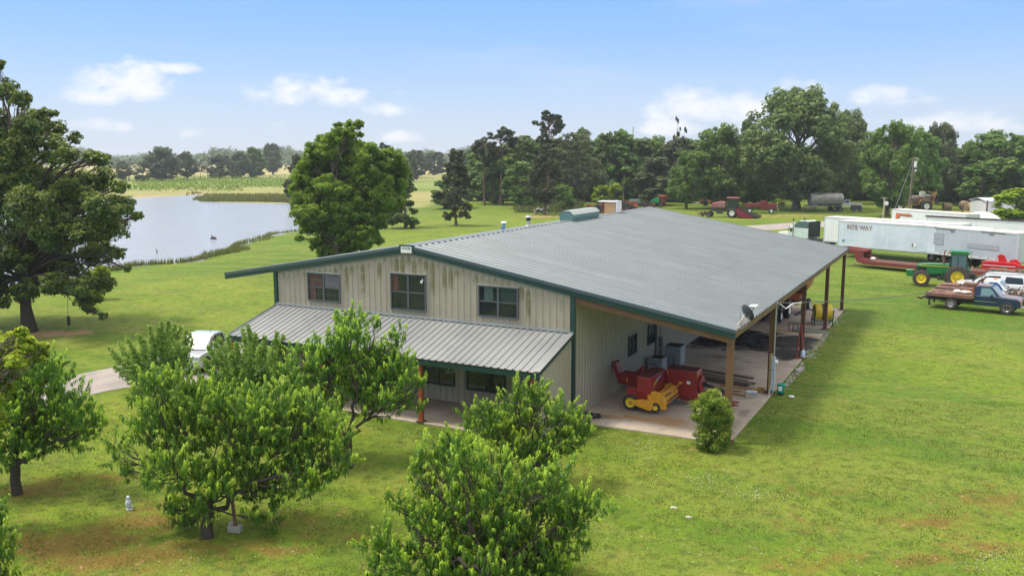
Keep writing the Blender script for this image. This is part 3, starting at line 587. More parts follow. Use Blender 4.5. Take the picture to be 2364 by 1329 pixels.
def skeleton(lobes, trunk_h, tr, lean=(0, 0), fork=None, split=.45, flare=1.5, minr=.02):
    L = np.array(lobes, float); zc = L[:, 2].max(); top = np.array([lean[0], lean[1], trunk_h+(zc-trunk_h)*.72]); pth = []
    n = 9; t = np.linspace(0, 1, n); tp = np.stack([lean[0]*t, lean[1]*t, top[2]*t], 1); tp[1:-1, :2] += rng.normal(size=(n-2, 2))*tr*.35
    rs = tr*(1-.75*t); rs[0] *= flare; rs[1] *= 1.05; pth.append((tp, rs))
    for (x, y, z, r) in L:
        d = math.hypot(x-lean[0], y-lean[1]); zb = min(max(trunk_h*.85, z-d*.75-r*.3), top[2]*.93); k = zb/top[2]; a = np.array([lean[0]*k, lean[1]*k, zb])
        r0 = min(tr*.42, .04*r+.022*d+.03)*.8; b = np.array([x, y, z-r*.15]); p, q = limb(a, b, r0, max(minr, r0*.3), .08, .05); pth.append((p, q))
        for _ in range(4):
            e = b+rnd_dir(1, .3)[0]*r*.8; i = rng.integers(2, 5); p2, q2 = limb(p[i], e, q[i]*.6, minr*.5, .05, .08, 5); pth.append((p2, q2))
    return tubes_mesh('trunk', pth)
BARK = mat('grey_bark', (.13, .105, .08), .85, c2=(.06, .048, .038), sc=6, bump=.5); BARKD = mat('dark_bark', (.055, .042, .032), .85, c2=(.025, .02, .016), sc=8, bump=.5); BARKP = mat('pine_bark', (.15, .095, .065), .85, c2=(.07, .05, .04), sc=5, bump=.4)
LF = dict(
    oak=leafmat('oak_leaves', (.125, .195, .056), (.25, .32, .10), dark=(.078, .132, .040), sc=.35, transl=.4), oakl=leafmat('yellow_tipped_oak_leaves', (.074, .142, .034), (.24, .28, .040), dark=(.045, .095, .026), sc=.3, transl=.35),  # oakl: dark green leaves, yellowish towards the clump tops
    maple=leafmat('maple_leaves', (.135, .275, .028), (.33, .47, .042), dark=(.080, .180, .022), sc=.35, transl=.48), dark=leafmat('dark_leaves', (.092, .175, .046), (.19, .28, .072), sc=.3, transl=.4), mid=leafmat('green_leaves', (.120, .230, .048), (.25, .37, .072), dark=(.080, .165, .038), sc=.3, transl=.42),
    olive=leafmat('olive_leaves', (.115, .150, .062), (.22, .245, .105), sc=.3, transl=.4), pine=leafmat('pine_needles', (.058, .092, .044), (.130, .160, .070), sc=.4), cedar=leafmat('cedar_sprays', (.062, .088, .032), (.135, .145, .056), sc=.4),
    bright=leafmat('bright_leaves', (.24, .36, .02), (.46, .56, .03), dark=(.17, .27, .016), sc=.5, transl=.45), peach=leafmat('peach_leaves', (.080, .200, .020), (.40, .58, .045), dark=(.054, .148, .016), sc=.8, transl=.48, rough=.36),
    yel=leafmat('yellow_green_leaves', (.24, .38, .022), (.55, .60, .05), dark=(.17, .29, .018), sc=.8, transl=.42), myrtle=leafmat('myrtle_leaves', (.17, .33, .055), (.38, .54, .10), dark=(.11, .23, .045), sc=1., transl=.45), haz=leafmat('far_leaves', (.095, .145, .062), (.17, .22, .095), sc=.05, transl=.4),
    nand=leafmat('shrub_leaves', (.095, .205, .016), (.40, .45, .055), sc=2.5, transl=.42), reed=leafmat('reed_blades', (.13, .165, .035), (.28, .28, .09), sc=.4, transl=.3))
def pxl(u, v, D, r): p = P3(u, v, D); return (*p, r*D/F)
def hero(name, label, cat, base, D, px, leaf, n, size, th, tr, bark, group=None, dspread=1., extra_back=.5, **kw):
    """lobes read off at the tree's own distance; spread in depth so that the crown is as deep as it is wide"""
    b = np.array(base, float); lobes = []; cx_ = np.mean([q[0] for q in px]); W_ = max(abs(q[0]-cx_) for q in px)
    for q in px:
        u, v, r = q[:3]; dd = q[3] if len(q) > 3 else rng.uniform(-1, 1)*dspread*math.sqrt(max(0, 1-((u-cx_)/(W_*1.05))**2))
        lobes.append(pxl(u, v, D+dd, r))
        if rng.random() < extra_back and len(q) < 4: lobes.append(pxl(u+rng.uniform(-.4, .4)*r, v+rng.uniform(-.3, .3)*r, D-dd*.8, r*.8))
    lobes = [(x-b[0], y-b[1], z-b[2], r) for x, y, z, r in lobes]
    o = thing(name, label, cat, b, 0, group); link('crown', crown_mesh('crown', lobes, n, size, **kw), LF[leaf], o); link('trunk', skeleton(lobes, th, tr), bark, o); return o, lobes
# ---- left oak
p = at(68, 764); D = depth(p)
oakpx = [(0,150,14),(8,205,32),(48,232,24),(92,272,28),(126,262,9),(132,300,24),(172,318,18),(60,300,45),(0,290,50),(110,340,40),(20,370,55),(150,360,32),(205,365,20),(238,372,22),(60,420,60),(130,420,50),(180,430,42),(240,415,32),(272,432,20),
         (0,460,60),(80,480,60),(160,480,55),(230,480,45),(285,478,28),(318,500,13),(40,540,60),(120,540,60),(200,540,50),(262,530,34),(0,600,60),(80,600,55),(160,600,50),(230,590,40),(275,588,18),(296,622,9),(0,660,40),(60,672,34),(130,660,40),(190,665,36),(236,655,26),(208,700,26),(238,728,11),(8,702,18),
         (-60,300,60),(-80,400,80),(-100,500,90),(-80,600,80),(-60,680,50),(-170,450,90),(-160,590,80),(-150,340,70),(-60,220,40)]
hero('oak_tree', 'big dark oak with yellowish sprays at the left edge by the lake', 'tree', p, D, oakpx, 'oakl', 115000, .115, 4.2, .40, BARKD, dspread=4.5, sub_r=.38, sub_n=26, gap=.55, extra_back=.35, fill=.12, jit=.75, soft=.8)
# ---- maple beside the lake
p = at(775, 612); D = depth(p)
mp = [(827,287,15),(808,289,13),(781,290,12),(782,306,15),(808,309,18),(832,311,9),(803,328,22),(745,325,20),(767,322,22),(721,344,21),(754,349,36),(792,352,38),(835,349,32),(708,376,26),(748,379,42),(803,382,48),(857,368,42),(897,368,32),(922,374,20),(884,395,46),(928,403,20),(708,412,36),(748,417,48),(803,422,52),(857,422,52),(908,428,34),(684,436,20),
      (721,450,46),(775,455,56),(830,460,56),(884,460,46),(908,466,26),(686,471,20),(700,498,30),(743,490,46),(803,498,56),(850,498,46),(878,517,22),(712,520,30),(748,531,42),(803,536,46),(848,542,36),(872,552,15),(690,552,11),(731,563,20),(762,566,36),(803,566,36),(752,584,22),(838,563,26)]
hero('sweetgum_tree', 'tall bright green broadleaf tree standing behind the gable beside the lake', 'tree', p, D, mp, 'maple', 90000, .17, 2.2, .32, BARK, dspread=3.6, sub_r=.33, sub_n=30, gap=.6, extra_back=.35, fill=.12, jit=.7, soft=.9, rs=.94)
# ---- auto shaped trees (templates share their meshes)
def auto_lobes(kind, h, w, nl, th):
    out = []
    for _ in range(nl):
        t_ = rng.random(); a = rng.random()*2*PI
        if kind == 'round': Rr = math.sqrt(max(0, 1-(2*t_-1)**2))*.92+.05
        elif kind == 'dome': Rr = min(1, (t_/.22)**.6)*math.sqrt(max(0, 1-max(0, (t_-.3)/.72)**2))
        elif kind == 'cone': Rr = (1-t_)**.8*min(1, (t_+.06)/.12)+.05
        elif kind == 'pear': Rr = min(1, t_/.25)**.6*(1-max(0, t_-.25)/.8)**.75
        elif kind == 'pine': Rr = .45+.55*math.sin(PI*min(1, t_*1.1))
        rr = Rr*w*rng.uniform(.45, 1.)**.5*.84; lr = w*rng.uniform(.20, .34)*(.75 if kind in ('cone', 'pine') else 1)
        out.append((rr*math.cos(a), rr*math.sin(a), th+(h-th)*t_*.95, lr))
    return out
TPL = {}
def tpl(key, kind, leaf, bark, h, w, nl, th, n, size, tr, **kw):
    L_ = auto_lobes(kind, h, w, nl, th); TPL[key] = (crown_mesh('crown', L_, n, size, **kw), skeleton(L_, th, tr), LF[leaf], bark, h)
tpl('round', 'round', 'mid', BARK, 15, 5.5, 46, 1.2, 22000, .27, .3, sub_n=16, gap=.3)
tpl('round2', 'pear', 'dark', BARK, 15, 5.2, 44, 1., 22000, .27, .3, sub_n=16, gap=.3)
tpl('round3', 'pear', 'maple', BARK, 15, 4.8, 40, .8, 22000, .26, .28, sub_n=16, gap=.35)
tpl('oak', 'dome', 'oak', BARK, 18, 9., 64, 3.2, 26000, .28, .55, sub_n=18, gap=.5)
tpl('oak2', 'dome', 'mid', BARK, 18, 8., 60, 2.6, 24000, .27, .5, sub_n=18, gap=.45)
tpl('olive', 'dome', 'olive', BARK, 16, 6., 44, 3., 11000, .22, .36, sub_n=16, gap=.8, fill=.02)
tpl('cedar', 'cone', 'cedar', BARKP, 14, 4.2, 54, 1.6, 13000, .22, .24, sub_n=14, gap=.5, asp=.4)
tpl('cedar2', 'pear', 'cedar', BARKP, 17, 4.4, 50, 3., 13000, .22, .26, sub_n=14, gap=.55, asp=.4)
tpl('pine', 'pine', 'pine', BARKP, 20, 3.6, 34, 13., 13000, .22, .26, sub_n=14, gap=.6, fill=.02, asp=.35)
tpl('bush', 'round', 'bright', BARK, 4, 2.3, 22, .2, 5000, .17, .07, sub_n=14, gap=.4)
tpl('shrub', 'round', 'mid', BARK, 4, 2.6, 20, .1, 4500, .18, .07, sub_n=14, gap=.3)
tpl('thin', 'dome', 'haz', BARK, 14, 5, 20, 5, 3000, .28, .22, sub_n=8, gap=1.1, fill=0)
tpl('fir', 'cone', 'dark', BARK, 12, 4.6, 52, 1., 14000, .23, .24, sub_n=16, gap=.35)
NAMES = dict(round='broadleaf_tree', round2='broadleaf_tree', round3='broadleaf_tree', oak='oak_tree', oak2='oak_tree', olive='oak_tree', cedar='cedar_tree', cedar2='cedar_tree', pine='pine_tree', bush='bush', shrub='shrub', thin='sparse_tree', fir='broadleaf_tree')
def plant(key, u, v, top, hw, label, group=None, leaf=None, cat='tree', back=0., wk=1.):
    """tree of template key: foot seen at row v, top at row top, half width hw pixels"""
    p = at(u, v); 
    if back: q = p[:2]+unit(np.array([p[0]-CX, p[1]-CY]))*back; p = np.array([q[0], q[1], h1(*q)])
    D = depth(p); c, t_, lf, bk, h = TPL[key]; want = (P3(u, top, D)[2]-p[2]) if not back else (P3(u, top, D)[2]-p[2])
    w0 = {'round': 4.6, 'round2': 3.9, 'round3': 3.7, 'oak': 9., 'oak2': 7.8, 'olive': 5.8, 'cedar': 4.2, 'cedar2': 4.3, 'pine': 3., 'bush': 2.4, 'shrub': 2.7, 'thin': 5.2, 'fir': 4.6}[key]
    s = max(.25, want/(h*1.03)); sw = hw*D/F/w0*wk
    o = thing(NAMES[key], label, cat, p, rng.random()*6.28, group); o.scale = (sw, sw, s)
    a = link('crown', c, lf if leaf is None else None, o)
    if leaf is not None:
        if len(c.materials) == 0: c.materials.append(lf)
        a.material_slots[0].link = 'OBJECT'; a.material_slots[0].material = LF[leaf]
    elif len(c.materials) == 0: c.materials.append(lf)
    if key == 'pine' or True: link('trunk', t_, bk, o)
    return o
FE = 'trees along the near edge of the forest'
front = [
 ('fir', 936, 526, 383, 62, 'dark spreading tree just right of the bright lakeside tree', 'dark'), ('cedar', 1053, 521, 337, 52, 'dark pointed cedar standing alone on the lawn with a pale trunk', None), ('round2', 1042, 482, 395, 40, 'dark low tree right behind the lone cedar', None),
 ('round3', 1142, 471, 333, 48, 'fresh green rounded tree at the left end of the forest edge', 'mid'), ('pine', 1156, 473, 287, 36, 'tall dark pine with a split flat top above the forest edge', None), ('pine', 1118, 474, 312, 28, 'shorter leaning pine left of the split topped pine', None),
 ('round', 1205, 482, 372, 42, 'mid green bushy tree left of the tall brown cedar', None), ('round2', 1225, 472, 312, 40, 'dark tall tree behind the bushy one left of the brown cedar', None),
 ('cedar2', 1258, 495, 326, 48, 'tall brownish cedar with bare lower trunk behind the roof', None), ('pine', 1266, 480, 249, 36, 'very tall pine whose layered head rises above the brown cedar', None),
 ('olive', 1332, 478, 302, 66, 'olive grey thin crowned oak with bare limbs showing', None), ('round2', 1338, 462, 286, 30, 'pointed dark tree head peeping over the olive grey oak', None), ('shrub', 1300, 488, 425, 34, 'dense green shrub under the olive grey oak', None),
 ('bush', 1388, 472, 428, 26, 'light green sapling behind the red junk, left one', None), ('bush', 1420, 472, 424, 24, 'light green sapling behind the red junk, right one', None), ('round2', 1437, 466, 290, 44, 'tall dark triangular tree behind the bare snag', 'mid'), ('round', 1400, 466, 306, 30, 'narrow dark tree left of the triangular one', 'dark'),
 ('round3', 1510, 474, 360, 48, 'yellowish green round tree right of the bare snag', 'olive'), ('round', 1500, 462, 330, 42, 'rounded green tree behind the yellowish one', None), ('thin', 1563, 468, 268, 24, 'thin nearly leafless tree top rising above the canopy', None), ('round', 1560, 466, 316, 48, 'green tree beneath the thin leafless top', 'olive'),
 ('oak2', 1584, 482, 350, 44, 'leafy oak with a thick trunk left of the red swather', 'mid'), ('oak2', 1655, 480, 289, 72, 'broad dense green oak above the red swather', 'mid'), ('round2', 1722, 470, 266, 30, 'dark upright tree squeezed between two oaks', None), ('round', 1740, 474, 350, 60, 'low spreading green tree over the red farm truck', 'mid'),
 ('oak', 1838, 484, 213, 128, 'largest old oak with a thick straight trunk left of the tanker', None), ('oak', 1950, 470, 262, 62, 'oak with arching crown just right of the largest one', None), ('oak2', 2048, 499, 283, 66, 'leaning oak with dark forked trunk left of the yellow sprayer', 'mid'), ('oak2', 2110, 484, 297, 62, 'dense green oak above the yellow sprayer', 'mid'),
 ('oak', 2162, 472, 290, 48, 'pale airy oak whose domed top shows against the sky', 'olive'), ('round', 2225, 470, 335, 48, 'mid green tree behind the loose hay bales', None), ('oak2', 2300, 474, 303, 78, 'big green oak near the right edge behind the bales', 'mid'), ('round2', 2375, 482, 298, 60, 'dark green tree cut off by the right edge', 'mid'), ('round', 2262, 478, 372, 44, 'lower green tree in front of the right hand oak', 'mid')]
for key, u, v, top, hw, lab, leaf in front: plant(key, u, v, top, hw, lab, FE if v < 490 or u > 1100 else None, leaf)
k = 0
for row, (bk, lo, hi) in enumerate(((22, 308, 360), (42, 312, 350), (66, 318, 350))):
    u = 1112+row*17
    while u < 2430:
        if not (row == 0 and 1770 < u < 1900):
            top = rng.uniform(lo, hi)+(26 if (1180 < u < 1200 or 2180 < u < 2215) else 0)+(14 if u < 1180 else 0)
            plant(['round', 'round2', 'round', 'round3', 'oak2'][rng.integers(5)], u, 474, top, rng.uniform(38, 54), 'dense green tree filling the forest behind the edge trees', 'trees filling the forest behind its edge', ['mid', 'mid', 'maple', 'oak', 'dark', 'mid', 'olive'][k % 7], back=bk)
        u += rng.uniform(27, 38); k += 1
# understory shrubs that close the forest wall
for i, u in enumerate(np.arange(1118, 2400, 33)):
    if 1540 < u < 1720 and i % 2: continue
    plant('shrub', u+rng.uniform(-6, 6), 466, rng.uniform(425, 444), rng.uniform(24, 32), 'dark shrub in the shade at the foot of the forest', 'shrubs at the foot of the forest', 'dark', 'shrub', back=12)
plant('round', 2345, 520, 434, 50, 'bright yellow green shrub at the right edge beside the white shed', leaf='bright', cat='bush'); plant('shrub', 2298, 505, 462, 22, 'dark green shrub leaning over the white shed', cat='shrub'); plant('bush', 2208, 462, 447, 14, 'small light bush behind the loose hay bale', cat='bush')
plant('round2', 692, 470, 350, 26, 'dark evergreen poking out left of the bright lakeside tree', leaf='cedar'); plant('pine', 889, 470, 325, 20, 'thin twisted pine top seen just above the bright lakeside tree')
plant('shrub', 232, 690, 612, 34, 'pale green young tree behind the big left oak', leaf='bright')
# ---- far side of the lake
FS = 'trees across the lake'
for key, u, v, top, hw, lab in [('thin', 298, 417, 366, 30, 'pale hazy tree left of the broad one across the lake'), ('oak', 372, 417, 341, 42, 'broad spreading tree across the lake, the widest there'), ('round', 378, 417, 378, 30, 'dark bushy growth under the broad tree across the lake'), ('oak2', 432, 414, 350, 26, 'upright tree with ivy clad trunk across the lake'), ('thin', 463, 412, 368, 18, 'bare stemmed thin tree in the gap across the lake'),
                                ('thin', 480, 412, 372, 16, 'second thin bare stemmed tree in the gap across the lake'), ('round', 512, 411, 357, 26, 'rounded tree in the middle of the far row across the lake'), ('oak2', 556, 411, 350, 26, 'wide crowned tree left of the dark tall one across the lake'), ('round2', 588, 410, 335, 27, 'tallest dark green tree across the lake'),
                                ('oak', 630, 404, 333, 27, 'two headed tree at the right end of the row across the lake'), ('shrub', 500, 412, 392, 22, 'low thicket beneath the rounded tree across the lake'), ('shrub', 545, 412, 388, 18, 'low thicket left of the dark tall tree across the lake'), ('shrub', 330, 418, 388, 24, 'low thicket left of the broad tree across the lake'), ('round', 285, 416, 372, 18, 'small hazy green tree half hidden by the oak crown'),
                                ('round', 960, 410, 346, 26, 'hazy tree in the distance right of the lakeside tree'), ('round', 1003, 404, 350, 30, 'wide hazy tree left of the forest'), ('round', 1085, 430, 345, 30, 'green tree between the lone cedar and the forest'), ('cedar', 955, 420, 360, 16, 'dark pointed top behind the dark spreading tree')]:
    plant(key, u, v, top, hw, lab, FS if u < 700 else None, 'haz' if key not in ('round2',) else 'mid', cat='shrub' if key == 'shrub' else 'tree')
# distant woodland to the horizon: reads as one mass
Lw = []
for i in range(4200):
    u = rng.uniform(-300, 2700); dd = rng.choice([760, 900, 1100, 1400, 1800])*rng.uniform(.92, 1.1); p = P3(u, 360, dd); g = h1(p[0], p[1]); hh = rng.uniform(12, 18)*(1+.35*math.sin(u*.013)+.2*math.sin(u*.041))
    if dd < 1000 and rng.random() < .8: continue
    if dd < 1250: hh *= .8
    for q in (.28, .55, .8): Lw.append((p[0]+rng.uniform(-4, 4), p[1]+rng.uniform(-4, 4), g+hh*q, hh*.36*(1.15-q*.5)))
tag(link('distant_woodland', crown_mesh('distant_woodland', Lw, 170000, 1.5, sub_n=6, gap=.1, sub_r=.6, fill=.2), LF['haz']), 'hazy band of distant woodland along the horizon', 'woodland', None, 'stuff')
# low far hill
# rows of young plants on the far field
Lw = []
uu = np.array([[292+j*5.4+row*2.7+rng.uniform(-.8, .8), 441-row*2.15] for row in range(16) for j in range(75) if rng.random() < .9])
uu = uu[~((uu[:, 1] > 436) & (uu[:, 0] > 560))]
for p in at_many(uu[:, 0], uu[:, 1]): Lw.append((p[0], p[1], p[2]+.7, .62))
tag(link('crop_rows', crown_mesh('crop_rows', [(x, y, z-.05, r*.72) for x, y, z, r in Lw], 14000, .26, sub_n=5, gap=.2, squash=1.6), LF['maple']), 'rows of staked young plants on the field across the lake', 'crop rows', None, 'stuff')
# reeds along the near shore, grass bank on the peninsula
def blades(name, pts, hmin, hmax, wd, m_, label, cat, lean=.25, kind='stuff'):
    pts = np.array(pts, float); n = len(pts); a = rng.random(n)*2*PI; hh = rng.uniform(hmin, hmax, n); d = np.stack([np.cos(a), np.sin(a), np.zeros(n)], 1); s = np.stack([-np.sin(a), np.cos(a), np.zeros(n)], 1)
    top = pts+d*(hh*rng.uniform(0, lean, n))[:, None]+np.array([0, 0, 1])*hh[:, None]; V = np.stack([pts-s*wd, pts+s*wd, top+s*wd*.15, top-s*wd*.15], 1).reshape(-1, 3)
    v = np.stack([np.full(n, .1), np.full(n, .1), rng.uniform(.4, 1, n), rng.uniform(.4, 1, n)], 1).ravel()
    o = link(name, np_mesh(name, V, np.arange(4*n).reshape(-1, 4), {'var': ('POINT', v)}), m_); return tag(o, label, cat, None, kind)
pts = []
for i in range(4, 14):
    a, b = LP[i], LP[i+1]
    for k in range(int(np.linalg.norm(b-a)*(55 if i < 10 else 25))):
        q = a+(b-a)*rng.random(); nrm = np.array([(b-a)[1], -(b-a)[0]]); nrm = nrm/np.linalg.norm(nrm); 
        if lake_sd(*(q+nrm*2))[0] < 0: nrm = -nrm
        wv = (.7+1.1*math.sin(q[0]*.35)*math.sin(q[1]*.21+1))*rng.random()*3.2-.4; q = q+nrm*wv; pts.append((q[0], q[1], max(WZ-.1, h1(*q)-.05)))
blades('shore_reeds', pts, .25, .75, .07, LF['reed'], 'ragged reeds and weeds along the near lake shore', 'reeds')
pts = []
pts = at_many(rng.uniform(430, 700, 9000), rng.uniform(449, 470, 9000)); pts = pts[lake_sd(pts[:, 0], pts[:, 1]) > 0]
blades('marsh_grass', pts, .2, .75, .12, LF['reed'], 'rough marsh grass on the low spit of land in the lake', 'marsh grass')
pts = np.concatenate([at_many(rng.uniform(1192, 1345, 2600)+rng.uniform(-8, 8, 2600), rng.uniform(468, 492, 2600)), at_many(rng.uniform(1440, 1530, 800), rng.uniform(462, 474, 800))])
blades('tall_weeds', pts, .5, 1.3, .09, LF['reed'], 'tan tall weeds around the junk at the forest foot', 'weeds')
# ---- peach trees: shoots with long hanging leaves
def peach_mesh(name, lobes, per_m2, leaf_l=.27, wd=.021, nleaf=26, shoot=.46):
    Ss = []
    for (x, y, z, r) in lobes:
        k = max(6, int(per_m2*4*PI*r*r*.55)); d = rnd_dir(k, .35); rad = rng.uniform(.30, 1.16, (k, 1)); P = np.array([x, y, z])+d*rad*r*np.array([1, 1, .92]); ax = unit(d*.65+np.array([0, 0, .75])+rng.normal(size=(k, 3))*.34); Ss.append(np.concatenate([P, ax], 1))
    A = np.concatenate(Ss); n = len(A); t_ = np.tile(np.linspace(.05, 1, nleaf), n); P = np.repeat(A[:, :3], nleaf, 0); ax = np.repeat(A[:, 3:], nleaf, 0); N_ = len(P)
    vs_ = np.repeat(rng.uniform(.5, 1.15, n), nleaf); sl_ = np.repeat(shoot*rng.uniform(.4, 1.5, n), nleaf); q = P+ax*(t_*sl_)[:, None]; az = rng.random(N_)*2*PI; o = np.stack([np.cos(az), np.sin(az), np.zeros(N_)], 1)
    l = (leaf_l*vs_*rng.uniform(.7, 1.25, N_)*(1.1-.35*t_))[:, None]; up = (.55*t_)[:, None]
    m1 = q+(o*.55+np.array([0, 0, 1])*(up*.9))*l*.36; m2 = m1+(o*.42-np.array([0, 0, 1])*.72)*l*.36; e = m2+(o*.10-np.array([0, 0, 1])*1.)*l*.40
    s = np.stack([-np.sin(az), np.cos(az), rng.uniform(-.4, .4, N_)], 1)*wd*rng.uniform(.8, 1.3, (N_, 1))
    V = np.stack([q-s*.25, q+s*.25, m1-s, m1+s, m2-s*.9, m2+s*.9, e-s*.1, e+s*.1], 1).reshape(-1, 3); b = np.arange(N_)[:, None]*8
    Q = np.concatenate([b+np.array([[0, 1, 3, 2]]), b+np.array([[2, 3, 5, 4]]), b+np.array([[4, 5, 7, 6]])])
    sh = np.repeat(rng.random(n), nleaf); v = np.clip((t_**1.6)*.95+.2*(rng.random(N_)-.3)+.75*(sh-.55), 0, 1); return np_mesh(name, V, Q, {'var': ('POINT', np.repeat(v, 8))})
def peach(label, base, px, per=11., th=1.1, tr=.14, dsp=1.1, ds=0., name='peach_tree', leaf='peach', D=None, limbs=None, **kw):
    b = np.array([*base[:2], 0.]); b[2] = h1(*b[:2])-.06; D = D or depth(b); lobes = []; cx_ = np.mean([q[0] for q in px]); W_ = max(abs(q[0]-cx_) for q in px)+1
    for (u, v, r) in px:
        dd = rng.uniform(-1, 1)*dsp*math.sqrt(max(0, 1-((u-cx_)/(W_*1.05))**2)); x, y, z, rr = pxl(u, v, D+ds+dd, r); lobes.append((x-b[0], y-b[1], max(z-b[2]-.2, rr*.9), rr))
    o = thing(name, label, 'fruit tree', b, 0, 'peach trees in the front yard'); link('crown', peach_mesh('crown', lobes, per, **kw), LF[leaf], o)
    pth = []; nf = 4; tp = np.array([0, 0, th]); pth.append(limb((0, 0, -.05), tp, tr*1.2, tr, 0, .04, 5)); L_ = np.array(lobes); forks = []
    cl = rng.permutation(len(L_))[:nf]
    for _ in range(6): lab_ = np.argmin(((L_[:, None, :3]-L_[cl][None, :, :3])**2).sum(-1), 1) if _ == 0 else np.argmin(((L_[:, None, :3]-C_[None])**2).sum(-1), 1); C_ = np.array([L_[lab_ == i, :3].mean(0) if (lab_ == i).any() else L_[i, :3] for i in range(nf)])
    for i in range(nf):
        if not (lab_ == i).any(): continue
        c = tp+(C_[i]-tp)*.62; p_, q_ = limb(tp*np.array([1, 1, rng.uniform(.85, 1)]), c, tr*.58, tr*.28, -.04, .1, 8); pth.append((p_, q_))
        for lb in L_[lab_ == i]:
            j = rng.integers(4, 8); p2, q2 = limb(p_[j], lb[:3]+np.array([0, 0, lb[3]*.5]), tr*.22, .010, -.05, .1, 6); pth.append((p2, q2))
            for _ in range(5): e = lb[:3]+rnd_dir(1, .6)[0]*lb[3]*.85; p3, q3 = limb(p2[3], e, .016, .005, -.05, .08, 4); pth.append((p3, q3))
    link('trunk', tubes_mesh('trunk', pth), BARKD, o); return o
PA = [(60,900,60),(110,870,55),(30,860,60),(150,925,50),(110,970,64),(40,960,68),(185,955,40),(218,978,27),(150,1000,44),(70,1020,46),(110,835,36),(-40,930,80),(-60,1000,60),(8,1045,34),(60,840,34),(232,955,14)]
PB = [(352,870,30),(400,890,55),(330,925,34),(480,922,62),(550,945,62),(620,950,62),(680,965,66),(730,975,55),(775,1010,34),(420,985,80),(520,1020,85),(620,1040,85),(715,1055,62),(770,1060,32),(350,960,44),(480,1105,62),(395,1075,52),(345,1000,28),(268,1012,14),(272,1045,20),(298,1082,20),(328,1104,18),(355,1115,18),
      (420,1205,28),(450,1170,40),(438,1230,20),(590,1130,44),(650,1110,52),(605,1185,28),(700,1100,42),(745,1095,22),(540,1085,50),(385,1140,10),(395,1160,8),(660,900,30),(590,905,20),(730,930,20),(780,1045,26)]
PC = [(812,736,36),(863,748,15),(923,778,24),(809,778,42),(770,790,32),(728,796,19),(688,804,20),(678,836,26),(730,845,38),(775,835,44),(827,826,44),(881,824,40),(929,830,30),(939,869,28),(905,880,38),(851,887,44),(790,893,44),(730,893,42),(688,880,32),(715,935,32),(760,942,30),(851,928,34),(896,925,32),(932,918,24),(972,882,9),(962,928,13),(785,965,18),(700,925,28),(905,840,32),(790,750,22)]
PDD = [(1032,1026,36),(1003,1058,38),(961,1060,20),(1067,1021,22),(954,1082,18),(1067,1072,44),(1120,1060,38),(1159,1062,24),(1018,1128,48),(1085,1128,54),(1155,1114,54),(1212,1085,24),(1226,1114,48),(1279,1114,38),(1296,1078,18),(912,1144,16),(933,1172,22),(979,1178,48),(1049,1188,58),(1138,1195,64),(1208,1178,58),(1279,1167,48),(1332,1160,38),(1380,1167,22),(1314,1206,42),(1261,1248,55),(1330,1246,28),(1173,1248,66),(1067,1248,66),(979,1241,48),(891,1230,26),(857,1250,18),(884,1276,36),(943,1290,44),(1032,1301,55),(1138,1301,55),(1243,1294,55),(1290,1318,28),(857,1311,22),(1138,1350,70),(1030,1360,60),(1240,1360,60)]
PE_ = [(1190,885,13),(1243,885,12),(1187,913,26),(1229,908,22),(1250,930,26),(1208,952,38),(1127,950,26),(1092,943,17),(1086,980,20),(1123,983,36),(1166,980,38),(1159,1012,34),(1215,994,38),(1279,950,17),(1303,932,17),(1330,961,22),(1289,976,38),(1324,987,34),(1356,990,11),(1314,1019,30),(1261,1029,38),(1208,1036,38),(1173,1043,22),(1243,1062,30),(1098,962,20)]
peach('low wide peach tree with a propped limb and drooping branches, left of centre', at(480, 1235), PB, per=15, dsp=1.3, tr=.17, th=.9)
peach('upright peach tree hiding the middle of the porch roof', at(805, 1076), PC, per=15, dsp=1.2, th=1.2)
peach('nearest peach tree, cut off by the bottom edge', at(1120, 1392), PDD, per=15, dsp=1.1, ds=.8, tr=.16)
peach('rounded peach tree in front of the porch end wall', at(1237, 1126), PE_, per=18, dsp=1., th=.9)
peach('peach tree with a dark leaning trunk at the left edge', at(40, 1136), PA, per=15, dsp=1.1, tr=.17)
peach('peach twigs reaching in at the bottom left corner', at(-170, 1390), [(-30,1175,32),(-8,1165,16),(-12,1240,22),(-30,1300,50),(10,1322,18),(-90,1240,90),(28,1335,12),(4,1205,10)], per=18, dsp=.5, ds=-1.5)
b_ = at(-95, 1290); lob = [(20,800,36),(62,792,24),(92,822,24),(10,850,38),(-40,820,60),(40,835,26),(10,905,26),(-10,960,26),(-60,900,70),(-110,980,90),(100,800,12),(50,768,14)]
o, _l = hero('young_shade_tree', 'yellow green broadleaf tree at the left edge above the peach tree', 'tree', b_, depth(b_)+1.2, lob, 'yel', 20000, .085, 1.4, .055, BARK, dspread=.8, sub_n=26, sub_r=.35, gap=.5)
